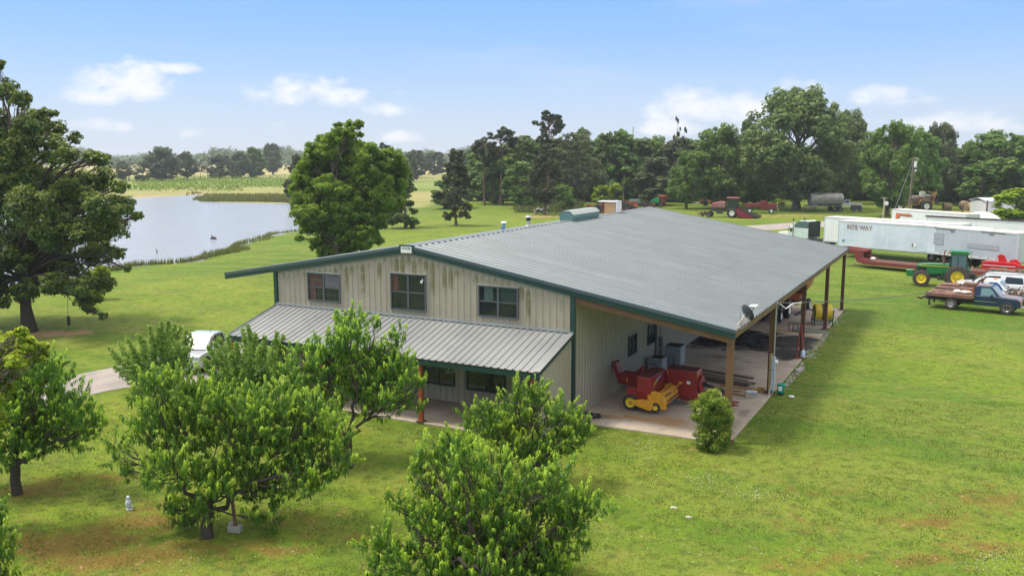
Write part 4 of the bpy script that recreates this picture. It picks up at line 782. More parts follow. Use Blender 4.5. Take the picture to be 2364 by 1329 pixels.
# ---- crape myrtles: upright stems clothed with small leaves
def vase(label, base, px_tops, rb, leaf='myrtle', D=None, ncard=12500, size=.085, h0=.15):
    b = np.array([*base[:2], h1(*base[:2])-.06]); D = depth(b); pth = []; Vs, vr = [], []
    for (u, v) in px_tops:
        e = P3(u, v, D+rng.uniform(-1, 1)*rb)-b; st = np.array([e[0], e[1], 0])*.1*rng.uniform(.2, 1.2); p, q = limb(st, e, .028, .006, -.07, .03, 8); pth.append((p, q))
        k = int(ncard/len(px_tops)); t_ = rng.uniform(h0, 1.0, k)**.8; i = np.minimum((t_*7).astype(int), 6); f = (t_*7-i)[:, None]; c = p[i]*(1-f)+p[i+1]*f; rad = (.42*(1-t_)**.6+.09)[:, None]
        P = c+rnd_dir(k, .2)*rad*rng.uniform(.2, 1., (k, 1)); a, b2 = cards_at(P, rnd_dir(k, .5), size, np.clip(t_*.6+.4*rng.random(k)-.1, 0, 1), .5, .8); Vs.append(a); vr.append(b2)
    o = thing('crape_myrtle', label, 'shrub', b, 0, 'crape myrtles by the driveway'); V = np.concatenate(Vs)
    link('foliage', np_mesh('foliage', V, np.arange(len(V)).reshape(-1, 4), {'var': ('POINT', np.concatenate(vr))}), LF[leaf], o); link('stem', tubes_mesh('stem', pth, 5), BARK, o)
vase('vase shaped bush with spiky upright stems in front of the parked pickup', at(375, 905), [(250,800),(262,822),(275,790),(290,776),(300,796),(318,770),(330,780),(345,752),(352,778),(366,756),(372,742),(388,738),(392,762),(402,745),(418,752),(430,762),(440,768),(412,790),(380,800),(350,810),(320,815),(290,830),(262,845),(435,800),(425,830),(400,840),(340,850),(305,850),(370,850),(445,785)], 1.1)
vase('fuller vase shaped bush between the pickup and the porch', at(590, 942), [(480,800),(470,830),(495,790),(505,778),(525,772),(545,790),(560,758),(572,752),(590,772),(610,776),(640,768),(655,775),(648,800),(630,810),(600,800),(565,805),(530,815),(500,830),(475,850),(460,870),(650,840),(645,870),(620,860),(590,850),(560,855),(530,865),(505,870),(490,890),(640,900),(600,890),(570,895)], 1.2, ncard=20000)
# clipped shrub at the corner post
b_ = at(1640, 1036); lob = [(1645,925,26),(1625,940,26),(1665,945,26),(1640,960,34),(1615,965,20),(1670,970,22),(1640,990,34),(1655,1005,32),(1625,1005,22),(1640,1025,28),(1665,1020,20),(1620,1025,16),(1605,945,8),(1685,965,9),(1640,910,12)]
o, _l = hero('corner_shrub', 'yellow flecked upright shrub against the front corner post', 'shrub', b_, depth(b_), lob, 'nand', 34000, .032, .5, .04, BARK, dspread=.35, sub_n=30, sub_r=.45, gap=.3, fill=.2, jit=.9, soft=1.)
fl = MB()
for (x, y, z, r) in _l[:12]:
    for _ in range(2):
        d = rnd_dir(1, .4)[0]-np.array(FWD)*.6; d = d/np.linalg.norm(d); c = np.array([x, y, z])+d*r*1.05
        for _ in range(7): fl.ball(tuple(c+rng.normal(size=3)*.035), .016, 1)
fl.build('blossom', mat('cream_blossom', (.70, .60, .38), .7), o)
# ---- grass blades near the camera, clover flowers
def ground_pts(n, u0, u1, v0, v1):
    out = []; k = 0; P = []
    uu = rng.uniform(u0, u1, n*3); A = G(0, v0)[:2]; t0 = H/abs(ray(1182, v0)[2]); t1 = H/abs(ray(1182, v1)[2]); tt = np.sqrt(rng.uniform(t1**2, t0**2, n*3)); vv = 358.5+H*F/tt/math.cos(PITCH)**0
    d = FWD[None]+RIGHT[None]*((uu-1182)/F)[:, None]-UPV[None]*((vv-664.5)/F)[:, None]; t_ = (0-H)/d[:, 2]; p = CAMP[None]+d*t_[:, None]
    x, y = p[:, 0], p[:, 1]; ok = ~(((x > BX-.1) & (x < XR+.08) & (y > -.2) & (y < LEN+.6)) | ((x > -1) & (x < BX) & (y > -3.4) & (y < LEN)))&~((x < 1) & (x > -16) & (y > -6.5) & (y < 14))
    p = p[ok][:n]; p[:, 2] = hgt(p[:, 0], p[:, 1])-.06*(np.hypot(p[:, 0]-12, p[:, 1]-15) < 90)-.01; return p
gp = np.concatenate([ground_pts(150000, -60, 2430, 930, 1400), ground_pts(60000, 1750, 2500, 640, 930)])
n = len(gp); a = rng.random(n)*2*PI; pat = np.sin(gp[:, 0]*1.7+np.sin(gp[:, 1]*1.3)*2)*np.sin(gp[:, 1]*1.9+np.sin(gp[:, 0]*.9)*2); hh = rng.uniform(.02, .06, n)*(1+.7*(pat > .25)); s = np.stack([-np.sin(a), np.cos(a), 0*a], 1)*.013; ln = np.stack([np.cos(a), np.sin(a), 0*a], 1)*(hh*rng.uniform(.1, .9, n))[:, None]
V = np.stack([gp-s, gp+s, gp+ln+np.array([0, 0, 1])*hh[:, None]], 1).reshape(-1, 3)
GB = leafmat('grass_blades', (.058, .125, .010), (.175, .230, .022), dark=(.11, .125, .018), sc=.35, transl=.25)
tag(link('grass', np_mesh('grass', V, np.arange(3*n).reshape(-1, 3), {'var': ('POINT', np.repeat(rng.random(n), 3))}), GB), 'short lawn grass blades in the near yard', 'grass', None, 'stuff')
fuv = []
for (u, v, su, sv, k) in [(1560,1010,130,40,170),(1480,1040,60,30,60),(1640,1105,70,20,80),(1760,1140,50,12,50),(970,1000,50,12,50),(2290,1290,50,30,60),(1330,1150,200,60,60),(1850,1300,200,40,40),(1500,1250,200,60,40),(700,1290,80,40,40),(430,1290,60,20,30),(1760,950,40,30,30)]:
    fuv += [(rng.normal(u, su*.6), rng.normal(v, sv*.6)) for _ in range(k)]
fuv = np.array(fuv); fp = at_many(fuv[:, 0], fuv[:, 1]); fp = fp[~((fp[:, 0] > BX-.2) & (fp[:, 0] < XR+.2) & (fp[:, 1] > -.4) & (fp[:, 1] < LEN))]
fr = rng.uniform(.010, .017, len(fp)); oc = np.array([[1, 0, 0], [0, 1, 0], [-1, 0, 0], [0, -1, 0], [0, 0, 1], [0, 0, -1]], float)
V = ((fp+np.array([0, 0, .01]))[:, None]+oc[None]*fr[:, None, None]).reshape(-1, 3); tq = np.array([[0, 1, 4], [1, 2, 4], [2, 3, 4], [3, 0, 4], [1, 0, 5], [2, 1, 5], [3, 2, 5], [0, 3, 5]]); Q = (np.arange(len(fp))[:, None, None]*6+tq[None]).reshape(-1, 3)
tag(link('clover_flowers', np_mesh('clover_flowers', V, Q), WHITE), 'tiny white clover flowers scattered in the lawn', 'flowers', None, 'stuff')
# snags
def snag(label, u, v, top, r, group=None, cat='dead tree'):
    p = at(u, v); D = depth(p); e = P3(u+6, top, D)-p; pth = [limb((0, 0, 0), e, r, r*.35, 0, .01, 8)]; o = thing('dead_tree', label, cat, p); return o, pth, e
o, pth, e = snag('broken bare trunk with a pale hanging limb before the forest', 1437, 468, 385, .34)
pth.append((np.array([e+[0, 0, -.6], e+RIGHT*.9+[0, 0, -1.4], e+RIGHT*1.1+[0, 0, -2.6], e+RIGHT*2.2+[0, 0, -4.2]]), [.12, .09, .07, .03])); pth.append(limb(e*.75, e*.78+RIGHT*1.2+np.array([0, 0, .1]), .06, .02)); link('trunk', tubes_mesh('trunk', pth), mat('bleached_wood', (.26, .20, .15), .8, c2=(.12, .09, .07), sc=2), o)
o, pth, e = snag('thin grey dead pole of a tree rising above the forest', 1456, 462, 292, .2); link('trunk', tubes_mesh('trunk', pth), BARK, o)
o = thing('stump', 'dark forked stump sticking out of the lake', 'stump', (*G(493, 552, WZ)[:2], WZ-.3)); m = MB(); m.tube([(-.6, 0, 0), (-.3, .1, .5), (.3, 0, .5), (.8, -.1, .2)], [.22, .25, .2, .08]); m.tube([(-.1, 0, .4), (-.5, .1, .9)], [.14, .05]); m.build('wood', BARKD, o)
o = thing('stump', 'thin black snag standing in the lake near the left shore', 'stump', (*G(362, 584, WZ)[:2], WZ-.3)); m = MB(); m.tube([(0, 0, 0), (.05, 0, .5), (-.1, 0, .9)], [.1, .07, .03]); m.build('wood', BARKD, o)
# ================================================================== THINGS
RUB = mat('tyre_rubber', (.028, .027, .026), .8, c2=(.07, .06, .05), sc=5, amt=.7); RUBD = mat('dusty_tyre', (.06, .052, .045), .85, c2=(.13, .10, .075), sc=6)
REDP = mat('baler_red', (.28, .016, .016), .42, c2=(.15, .020, .018), sc=5., amt=.8, coat=.1); REDD = mat('dusty_dark_red', (.14, .030, .028), .6, c2=(.09, .035, .03), sc=4); YELP = mat('baler_yellow', (.66, .32, .014), .45, c2=(.40, .19, .02), sc=7, amt=.9, coat=.05)
RUST = mat('rusty_steel', (.20, .085, .045), .8, c2=(.10, .045, .028), sc=3, bump=.2); RUSTB = mat('rust_brown_deck', (.19, .095, .07), .85, c2=(.10, .052, .04), sc=2, bump=.2); STEEL = mat('worn_steel', (.28, .27, .26), .5, .5, sc=5)
JDG = mat('tractor_green', (.018, .19, .045), .3, c2=(.012, .13, .03), sc=2, coat=.4); JDY = mat('wheel_yellow', (.80, .60, .03), .4, c2=(.62, .45, .05), sc=4); CHROME = mat('chrome', (.75, .76, .78), .15, .9); ORANGE = mat('orange_lens', (.9, .22, .03), .3); ORP = mat('faded_orange_paint', (.50, .13, .03), .6, c2=(.30, .08, .03), sc=2)
SILV = mat('silver_paint', (.60, .63, .68), .22, .25, c2=(.55, .58, .63), sc=1, coat=.6); CARW = mat('white_car_paint', (.80, .80, .80), .2, c2=(.74, .74, .74), sc=1, coat=.6); NAVY = mat('navy_car_paint', (.007, .026, .070), .34, c2=(.007, .020, .045), sc=1.5, coat=.5); NAVYF = mat('faded_roof_paint', (.20, .16, .17), .5, c2=(.12, .10, .13), sc=2)
GREYPL = mat('grey_plastic', (.05, .06, .06), .6); CARGL = glass('car_glass', (.02, .028, .03), .04); CARGLT = glass('pale_tinted_glass', (.16, .26, .26), .05); CARGLB = glass('blue_tinted_glass', (.03, .09, .24), .08); DARKM = mat('dark_machinery', (.035, .033, .03), .6, c2=(.09, .07, .05), sc=4)
ALU = mat('trailer_aluminium', (.60, .63, .67), .35, .15, c2=(.52, .55, .60), sc=.8, amt=.8); TRW = None
def tmat(name, c, c2, streak, panel=1.22):
    t = NT(name); P = t.obj(); sx = t.N('ShaderNodeSeparateXYZ'); t.t.links.new(P, sx.inputs[0])
    st = t.ramp(t.noise(2.6, 7., .65, t.scale(P, (1.2, 1, .10))), .47, .75); cl = t.ramp(t.noise(.35, 5., .6, P), .4, .62); col = t.mix(t.math('MULTIPLY', cl, .8), c, c2); col = t.mix(t.math('MULTIPLY', st, .45), col, streak)
    mo = t.math('ABSOLUTE', t.math('SUBTRACT', t.math('FRACT', t.math('DIVIDE', sx.outputs[0], panel)), .5)); col = t.mix(t.math('MULTIPLY', t.math('GREATER_THAN', mo, .488), .35), col, tuple(a*.55 for a in c))
    t.col(col); t.b.inputs['Roughness'].default_value = .42; return t.m
TRW = tmat('trailer_blue_white', (.62, .68, .76), (.50, .57, .66), (.80, .83, .86)); TRG = tmat('trailer_grey', (.43, .48, .54), (.38, .43, .49), (.52, .56, .60)); TRP = tmat('trailer_plain_white', (.78, .79, .80), (.70, .72, .74), (.60, .60, .60)); TRTOP = mat('dusty_trailer_top', (.62, .57, .52), .6, c2=(.50, .45, .40), sc=1.2)
def wheel(root, x, y, r, w, rim=.55, rm=None, tm=None, side=1, dual=False, lug=0, z=None, name='wheel'):
    z = r if z is None else z; tm = tm or RUB; rm = rm or GALV; m = MB(); k = rim*r; h = w/2
    m.lathe([(k, -h*.85), (r*.80, -h), (r*.95, -h*.86), (r, -h*.55), (r, h*.55), (r*.95, h*.86), (r*.80, h), (k, h*.85)], (x, y, z), 'y', 28, False)
    m.cyl((x, y-h*.12, z), (x, y+h*.12, z), k*1.01, n=20)
    if lug:
        for i in range(lug):
            a = 2*PI*i/lug
            for sg in (-1, 1): aa = a+(PI/lug if sg > 0 else 0); m.box((x+math.cos(aa)*r*1.0, y+sg*h*.45, z+math.sin(aa)*r*1.0), (r*.09, h*1.05, r*.09), (0, -aa+.0, 0))
    o = m.build(name, tm, root, smooth=True)
    s = side; m = MB(); yf = y+s*h*.72; m.lathe([(0.001, s*(-.06*w)), (k*.28, s*(-.06*w)), (k*.34, s*(-.14*w)), (k*.74, s*(-.17*w)), (k*.88, s*.04*w), (k*1.03, s*.12*w), (k*1.03, -s*.2*w)], (x, yf, z), 'y', 22, False); m.lathe([(.001, s*.16*w), (k*.2, s*.16*w), (k*.24, -s*.2*w)], (x, yf, z), 'y', 14)
    for i in range(6): a = i*PI/3; m.cyl((x+math.cos(a)*k*.52, yf-s*.26*w, z+math.sin(a)*k*.52), (x+math.cos(a)*k*.52, yf-s*.14*w, z+math.sin(a)*k*.52), k*.05, n=6)
    m.build('rim', rm, o, smooth=True); return o
def beam(m, a, b, w, h):
    a, b = Vector(a), Vector(b); d = b-a; m.box((a+b)/2, (d.length, w, h), (0, -math.atan2(d.z, math.hypot(d.x, d.y)), math.atan2(d.y, d.x)) if d.length else None); return m
# ---------- square baler
BL = thing('hay_baler', 'red square hay baler with yellow pickup parked under the carport', 'hay baler', (0, 0, 0))
m = MB(); m.prism([(19.55, .42), (21.02, .42), (21.02, 1.55), (20.95, 1.68), (19.55, 1.68)], 'y', 4.32, 5.22); m.box((20.3, 4.3, .40), (1.55, .10, .12)); m.build('flywheel_housing', REDP, BL, bev=.025)
m = MB(); m.prism([(2.3, 1.0), (2.42, .62), (4.34, .62), (4.34, 1.68), (2.3, 1.68)], 'x', 18.82, 19.50, f=lambda p, s: p); fh = m.build('feeder_housing', REDP, BL, bev=.03)
m = MB(); m.box((19.16, 3.3, 1.69), (.66, 1.98, .012)); m.box((20.25, 4.78, 1.69), (1.4, .86, .012)); m.build('dusty_top', REDD, BL)
m = MB(); m.prism([(2.55, .52), (4.3, .52), (4.3, 1.06), (2.55, 1.06)], 'x', 18.25, 18.82); m.build('wheel_cover', REDP, BL, bev=.03)
m = MB(); m.box((18.35, 4.80, .86), (2.4, .50, .48)); m.box((17.8, 4.55, 1.12), (1.2, .06, .1)); m.box((17.8, 5.05, 1.12), (1.2, .06, .1)); m.box((18.2, 4.8, 1.3), (.08, .5, .45)); m.cyl((17.9, 4.5, 1.25), (17.9, 5.1, 1.25), .05, n=8); m.build('bale_chamber', REDP, BL, bev=.01)
m = MB(); m.prism([(17.2, .62), (17.1, .68), (16.78, 1.45), (16.86, 1.68), (16.98, 1.62), (17.25, .80)], 'y', 4.55, 5.05); m.build('bale_chute', REDP, BL, bev=.015)
m = MB(); m.box((17.55, 4.54, .86), (.06, .012, .26)); m.box((17.40, 4.54, .88), (.08, .012, .05)); m.build('warning_sticker', YELP, BL)
m = MB(); m.lathe([(.34, 0), (.40, .03), (.40, .12), (.30, .16), (.12, .16)], (21.03, 4.8, 1.02), 'x', 28); m.build('flywheel', REDP, BL, smooth=True)
m = MB(); m.cyl((21.15, 4.8, 1.02), (21.32, 4.8, 1.02), .12, n=12); m.cyl((21.3, 4.8, 1.02), (22.1, 4.7, .85), .065, n=10); m.cyl((22.1, 4.7, .85), (22.35, 4.7, .72), .12, .09, n=12); m.box((22.4, 4.7, .45), (.1, .12, .5)); m.build('drive_shaft', BLACK, BL, smooth=True)
m = MB(); m.box((21.5, 4.32, .36), (2.4, .14, .14)); m.cyl((22.5, 4.32, .38), (22.85, 4.28, .38), .06, .03, n=8); m.prism([(22.4, .28), (22.95, .36), (22.4, .36)], 'y', 4.2, 4.4); m.prism([(22.4, .44), (22.98, .50), (22.4, .53)], 'y', 4.2, 4.4); m.build('drawbar', REDP, BL)
m = MB(); m.lathe([(.30, -.95), (.33, -.9), (.33, .90), (.30, .95)], (19.82, 3.36, .60), 'y', 22)
for i in range(30):
    m.lathe([(.335, 0), (.352, .008), (.352, .022), (.335, .03)], (19.82, 2.46+i*.062, .60), 'y', 18)
pk = m.build('pickup_drum', YELP, BL, smooth=True)
m = MB()
for i in range(44):
    y = 2.5+i*.0405
    for a in (.2, .9, 1.6, -.5): m.cyl((19.82+math.cos(a)*.33, y, .6+math.sin(a)*.33), (19.82+math.cos(a-.2)*.42, y, .6+math.sin(a-.2)*.42), .006, n=4)
m.build('tines', DARKM, pk)
m = MB(); m.prism([(19.35, .45), (19.3, .95), (19.62, 1.08), (19.95, 1.02), (20.12, .66), (20.22, .35), (20.1, .28), (19.7, .28)], 'y', 2.33, 2.42)
m2 = MB(); m2.prism([(19.4, .45), (19.4, .92), (19.8, 1.04), (20.10, .85), (20.18, .4), (19.8, .3)], 'y', 4.26, 4.32)
m.prism([(18.72, .58), (18.80, .34), (19.45, .18), (19.62, .28), (19.62, .62), (19.1, .66)], 'y', 2.20, 2.38); m.build('pickup_side_plate', YELP, BL, bev=.012); m2.build('pickup_side_plate', YELP, BL, bev=.012)
m = MB(); m.tube([(19.9, 2.5, .98), (20.22, 3.0, .98), (20.28, 4.2, 1.12)], .022, 8); m.box((20.26, 4.22, 1.12), (.16, .1, .1)); m.cyl((19.60, 4.36, 1.2), (19.62, 4.30, 1.68), .018, n=8); m.cyl((21.03, 4.36, 1.4), (21.03, 4.34, 1.72), .018, n=6); m.build('windguard_rod', YELP, BL)
wheel(BL, 18.45, 2.62, .37, .24, .60, JDY, RUB, side=-1); wheel(BL, 19.74, 2.26, .20, .11, .52, JDY, RUB, side=-1, z=.36); m = MB(); m.ball((18.45, 2.52, .37), (.09, .03, .09), 1); m.build('wheel_hub', REDP, BL)
m = MB(); m.box((20.98+.06, 4.55, 1.05), (.01, .16, .12)); m.build('label_plate', WHITE, BL); m = MB(); m.box((20.62, 4.31, 1.14), (.17, .012, .14)); m.build('label_plate', WHITE, BL)
lg = MB(); lg.prism([(2.62, 1.24), (2.55, 1.16), (3.05, 1.32), (3.05, 1.50), (2.9, 1.45)], 'x', 19.50, 19.506); lo = lg.build('logo_swoosh', YELP, BL); lg = MB(); lg.prism([(3.05, 1.32), (3.75, 1.50), (3.78, 1.60), (3.05, 1.50)], 'x', 19.50, 19.505); lg.build('logo_band', mat('logo_blue', (.06, .16, .30), .5), BL)
text_part('logo_lettering', 'NEW HOLLAND', .085, WHITE, BL, (19.509, 3.36, 1.465), (PI/2, 0, PI/2), .001, .002, 1.).rotation_euler = (PI/2, -.20, PI/2)
# second old machine behind it
o = thing('farm_implement', 'old dark red implement with upright lever standing behind the baler', 'implement', (18.0, 6.9, 0)); m = MB(); m.box((0, 0, .5), (1.9, .5, .18)); m.box((.5, .1, .72), (.7, .5, .3)); m.box((-.5, 0, .68), (.5, .55, .28)); m.box((1.15, .3, .85), (.5, .35, .35)); m.build('frame', REDD, o, bev=.01)
m = MB(); m.cyl((1.1, .3, .9), (1.0, .3, 1.55), .04, n=8); m.cyl((1.0, .3, 1.2), (1.15, .1, 1.35), .03, n=6); m.build('lever', DARKM, o); m = MB(); m.tube([(-.2, 0, .8), (-.2, 0, 1.15), (.1, 0, 1.2), (.3, 0, 1.0)], .02, 6); m.build('guard_hoop', DARKM, o); wheel(o, -.6, -.35, .25, .12, .5, REDD); wheel(o, .6, -.35, .25, .12, .5, REDD)
# ---------- air conditioners
ACM = mat('ac_cabinet', (.33, .34, .33), .5); LID = mat('ac_grille', (.02, .02, .02), .6)
def ac(loc, s, label):
    o = thing('air_conditioner', label, 'air conditioner', loc, 0, 'air conditioner units by the side wall'); m = MB(); m.box((0, 0, s*.55), (s*.95, s*.95, s*1.1), bev=s*.10); c = m.build('cabinet', ACM, o)
    m = MB()
    for k in range(7): m.box((0, 0, s*(.16+k*.135)), (s*.965, s*.965, s*.03), bev=s*.012)
    m.build('louvres', mat('ac_louvre', (.24, .25, .24), .5) if 'ac_louvre' not in bpy.data.materials else bpy.data.materials['ac_louvre'], c); m = MB(); m.lathe([(.001, s*1.125), (s*.40, s*1.125), (s*.42, s*1.10)], n=24); m.box((0, 0, s*1.115), (s*.8, s*.06, s*.02)); m.build('fan_grille', LID, c); m = MB(); m.box((0, 0, s*1.105), (s*.84, s*.84, s*.012)); m.build('top_panel', LID, c)
ac((17.35, 9.9, 0), .80, 'smaller grey air conditioner unit in front of the bigger one'); ac((17.55, 12.3, 0), 1.0, 'bigger grey air conditioner unit beside the wall')
# ---------- lumber
WD1 = mat('grey_old_timber', (.16, .125, .095), .85, c2=(.08, .06, .05), sc=4, bump=.3); WD2 = mat('fresh_timber', (.42, .25, .12), .8, c2=(.30, .17, .08), sc=4, bump=.2)
def plank(label, a, b, w, h, mt, grp):
    a, b = Vector(a), Vector(b); o = thing('plank', label, 'plank', (a+b)/2, math.atan2((b-a).y, (b-a).x), grp); m = MB(); m.box((0, 0, 0), ((b-a).length, w, h), (0, -math.atan2((b-a).z, math.hypot((b-a).x, (b-a).y)), 0), bev=.008); m.build('board', mt, o)
GP = 'loose planks piled behind the baler'; i = 0
for k in range(9):
    y = 9.3+.27*(k % 5)+rng.uniform(-.04, .04); z = .07+.13*(k//5)+(.13 if k > 7 else 0); x0 = 17.5+rng.uniform(0, .8); x1 = 22.2+rng.uniform(-.5, .45); plank('weathered grey plank in the long stacked pile behind the baler', (x0+.4, y+.5, z), (x1, y-.35, z), .20, .11, WD1, GP)
for (a, b, l) in [((20.9, 7.9, .05), (22.6, 7.35, .05), 'fresh yellow plank lying nearest the post'), ((20.2, 8.3, .05), (22.3, 8.0, .05), 'fresh yellow plank lying behind the nearest one'), ((20.6, 7.2, .05), (22.0, 6.9, .05), 'short tan plank beside the drive shaft'), ((21.0, 8.8, .05), (22.9, 8.6, .05), 'tan plank lying along the foot of the grey pile')]: plank(l, a, b, .14, .07, WD2, 'fresh planks on the slab')
plank('short white batten resting on the fresh planks', (21.3, 7.35, .13), (21.7, 7.9, .13), .06, .03, WHITE, None); plank('long grey plank lying apart beside the air conditioners', (18.4, 11.5, .06), (21.2, 9.9, .35), .18, .06, WD1, GP)
o = thing('box', 'small grey lidded box lying by the second post', 'box', (22.75, 7.95, 0), .2); m = MB(); m.box((0, 0, .06), (.55, .40, .12), bev=.02); m.build('body', mat('box_grey', (.34, .37, .40), .5), o); m = MB(); m.box((0, 0, .125), (.50, .35, .02), bev=.008); m.build('lid', WHITE, o)
o = thing('rope_coil', 'coil of yellow rope beside the grey box', 'rope', (22.95, 8.6, 0)); m = MB()
for k in range(4): m.tube([(math.cos(a)*(.3-.03*k)+.02*k, math.sin(a)*(.2+.02*k), .03+.03*k) for a in np.linspace(0, 2*PI, 22)], .018, 6)
m.build('coil', mat('yellow_rope', (.50, .30, .07), .8), o)
# ---------- meter post kit
MTL = mat('meter_box_grey', (.42, .49, .54), .4)
o = thing('electric_meter', 'pale grey electric meter and breaker boxes mounted on the second carport post', 'electric meter', (XR+.06, 8.42, 0))
m = MB(); m.box((0, -.12, 1.55), (.16, .26, .62), bev=.01); m.build('meter_box', MTL, o); m = MB(); m.lathe([(.11, 0), (.11, .07), (.08, .13), (.001, .14)], (.08, -.12, 1.62), 'x', 18); m.build('glass_dial', WHITE, o); m = MB(); m.box((0, -.12, .72), (.17, .26, .98), bev=.01); m.box((.09, -.12, .8), (.02, .2, .7)); m.build('breaker_box', MTL, o)
m = MB(); m.cyl((0, -.05, 1.85), (0, -.05, 4.45), .035, n=10); m.cyl((0, -.12, -.05), (0, -.12, .3), .03, n=8); m.cyl((-.1, -.55, -.05), (0, -.28, .85), .025, n=8); m.lathe([(.03, 0), (.08, .04), (.07, .14), (.001, .18)], (0, -.05, 4.42), 'z', 12); m.build('conduit', GALV, o, smooth=True)
m = MB(); m.box((-.13, -.1, 1.0), (.1, .34, 2.0)); m.build('back_board', mat('board_yellow', (.34, .26, .10), .7), o)
# ---------- satellite dish
o = thing('satellite_dish', 'dark satellite dish on a bent pole at the roof corner', 'satellite dish', (XR-.05, .55, roofz(XR)-.05)); dn = Vector((.55, .62, .42)).normalized(); q = Vector((0, 0, 1)).rotation_difference(dn)
ctr = Vector((.12, 1.3, .42)); bmx = MB(); prof = [(.001, 0), (.15, .012), (.30, .045), (.41, .088), (.42, .092), (.41, .075), (.30, .03), (.15, -.005), (.001, -.015)]; bmx.lathe(prof, (0, 0, 0), 'z', 30)
bmesh.ops.transform(bmx.bm, matrix=Matrix.Translation(ctr) @ q.to_matrix().to_4x4() @ Matrix.Diagonal((.86, .98, 1, 1)), verts=bmx.bm.verts); bmx.build('dish', mat('dish_grey', (.045, .055, .06), .45), o, smooth=True)
m = MB(); m.tube([(0, 0, .0), (.02, .6, .18), (.05, .9, .25), tuple(ctr-dn*.1)], .035, 8); m.tube([(0, .1, -.05), (.15, .8, .1), (.25, 1.3, .3)], .014, 6); m.tube([(.05, .1, -.15), (.2, .8, 0), (.28, 1.3, .2)], .014, 6); m.build('pole', mat('pole_tan', (.42, .34, .27), .5), o, smooth=True)
hd = ctr+dn*.42+Vector((0, .1, .12)); m = MB(); m.cyl(tuple(ctr+Vector((.1, .1, -.2))), tuple(hd), .018, n=6); m.build('feed_arm', BLACK, o); m = MB(); m.box(tuple(hd), (.32, .07, .07), (0, 0, .3)); [m.cyl(tuple(hd+Vector((.1*k, 0, 0))), tuple(hd+Vector((.1*k, 0, 0))-dn*.16), .04, .05, 10) for k in (-1, 0, 1)]; m.build('receiver_heads', WHITE, o)
m = MB(); m.tube([(.05, .5, .1), (0, .8, .6), (-.05, 1.0, .75), (0, 1.2, .7)], .008, 5); m.build('cable', BLACK, o)
# ---------- small things by the slab
o = thing('plastic_bin', 'turquoise plastic bin with a white sticker at the slab edge by the meter', 'bin', (24.0, 8.65, h1(24, 8.65)-.06)); m = MB(); m.lathe([(.15, .10), (.165, .12), (.185, .52), (.20, .55), (.17, .56), (.001, .54)], n=22); m.build('body', mat('turquoise_plastic', (.0, .30, .22), .4), o, smooth=True); m = MB(); m.lathe([(.14, 0), (.15, .12), (.001, .12)], n=18); m.build('base', BLACK, o); m = MB(); m.prism([(-.09, .24), (.09, .24), (.09, .46), (-.09, .46)], 'y', -.19, -.184); m.build('sticker', WHITE, o)
o = thing('lid', 'round white lid lying on the grass beside the turquoise bin', 'lid', (*at(1827, 914)[:2], h1(*at(1827, 914)[:2])-.03)); m = MB(); m.lathe([(.001, .05), (.13, .05), (.15, .02), (.15, 0), (.001, 0)], n=22); m.build('disc', WHITE, o, smooth=True)
o = thing('plastic_jug', 'pale blue plastic jug standing by the third post', 'jug', (XR+.02, 17.2, 0)); m = MB(); m.lathe([(.001, 0), (.13, 0), (.14, .05), (.14, .32), (.10, .42), (.04, .48), (.04, .54), (.001, .54)], n=16); m.build('body', mat('jug_blue', (.55, .66, .78), .4), o, smooth=True); m = MB(); m.cyl((0, 0, .53), (0, 0, .57), .045, n=10); m.build('cap', BLU, o)
o = thing('jack_stand', 'red A shaped jack leaning on the third post', 'jack', (XR-.1, 17.25, 0)); m = MB(); m.box((0, -.1, .02), (.5, .5, .04)); beam(m, (-.28, -.15, 0), (-.05, .1, 1.9), .07, .07); beam(m, (.16, -.15, 0), (-.05, .1, 1.9), .07, .07); m.box((-.1, 0, .6), (.28, .05, .05)); m.build('frame', mat('dull_red', (.26, .05, .035), .6), o)
for (x, y, h_, l) in [(17.2, .62, .16, 'crumpled black bag at the slab corner')]:
    o = thing('trash_bag', l, 'bag', (x, y, 0)); m = MB(); m.ball((0, 0, h_*.6), (.42, .22, h_), 3, .12); m.ball((.35, .1, .1), (.2, .15, .12), 2, .2); m.build('bag', mat('black_bag', (.01, .01, .012), .3), o)
o = thing('stepladder', 'small wire crate standing on the slab behind the burnt patch', 'crate', (21.7, 25.2, 0)); m = MB()
for z in (.03, .5): [m.cyl(a, b, .015, n=5) for a, b in (((-.3, -.25, z), (.3, -.25, z)), ((.3, -.25, z), (.3, .25, z)), ((.3, .25, z), (-.3, .25, z)), ((-.3, .25, z), (-.3, -.25, z)))]
for x in (-.3, 0, .3):
    for y in (-.25, .25): m.cyl((x, y, 0), (x, y, .5), .015, n=5)
m.build('wire_frame', DARKM, o); o.name = 'wire_crate'
o = thing('metal_sheet', 'flat greenish metal sheet on the slab by the fourth post', 'sheet', (22.8, 25.4, .02), .15); m = MB(); m.box((0, 0, .03), (1.9, .9, .02), (.02, .03, 0)); m.box((0, .45, .05), (1.9, .03, .06)); m.build('sheet', mat('sheet_green', (.16, .22, .19), .5, c2=(.26, .12, .05), sc=2), o)
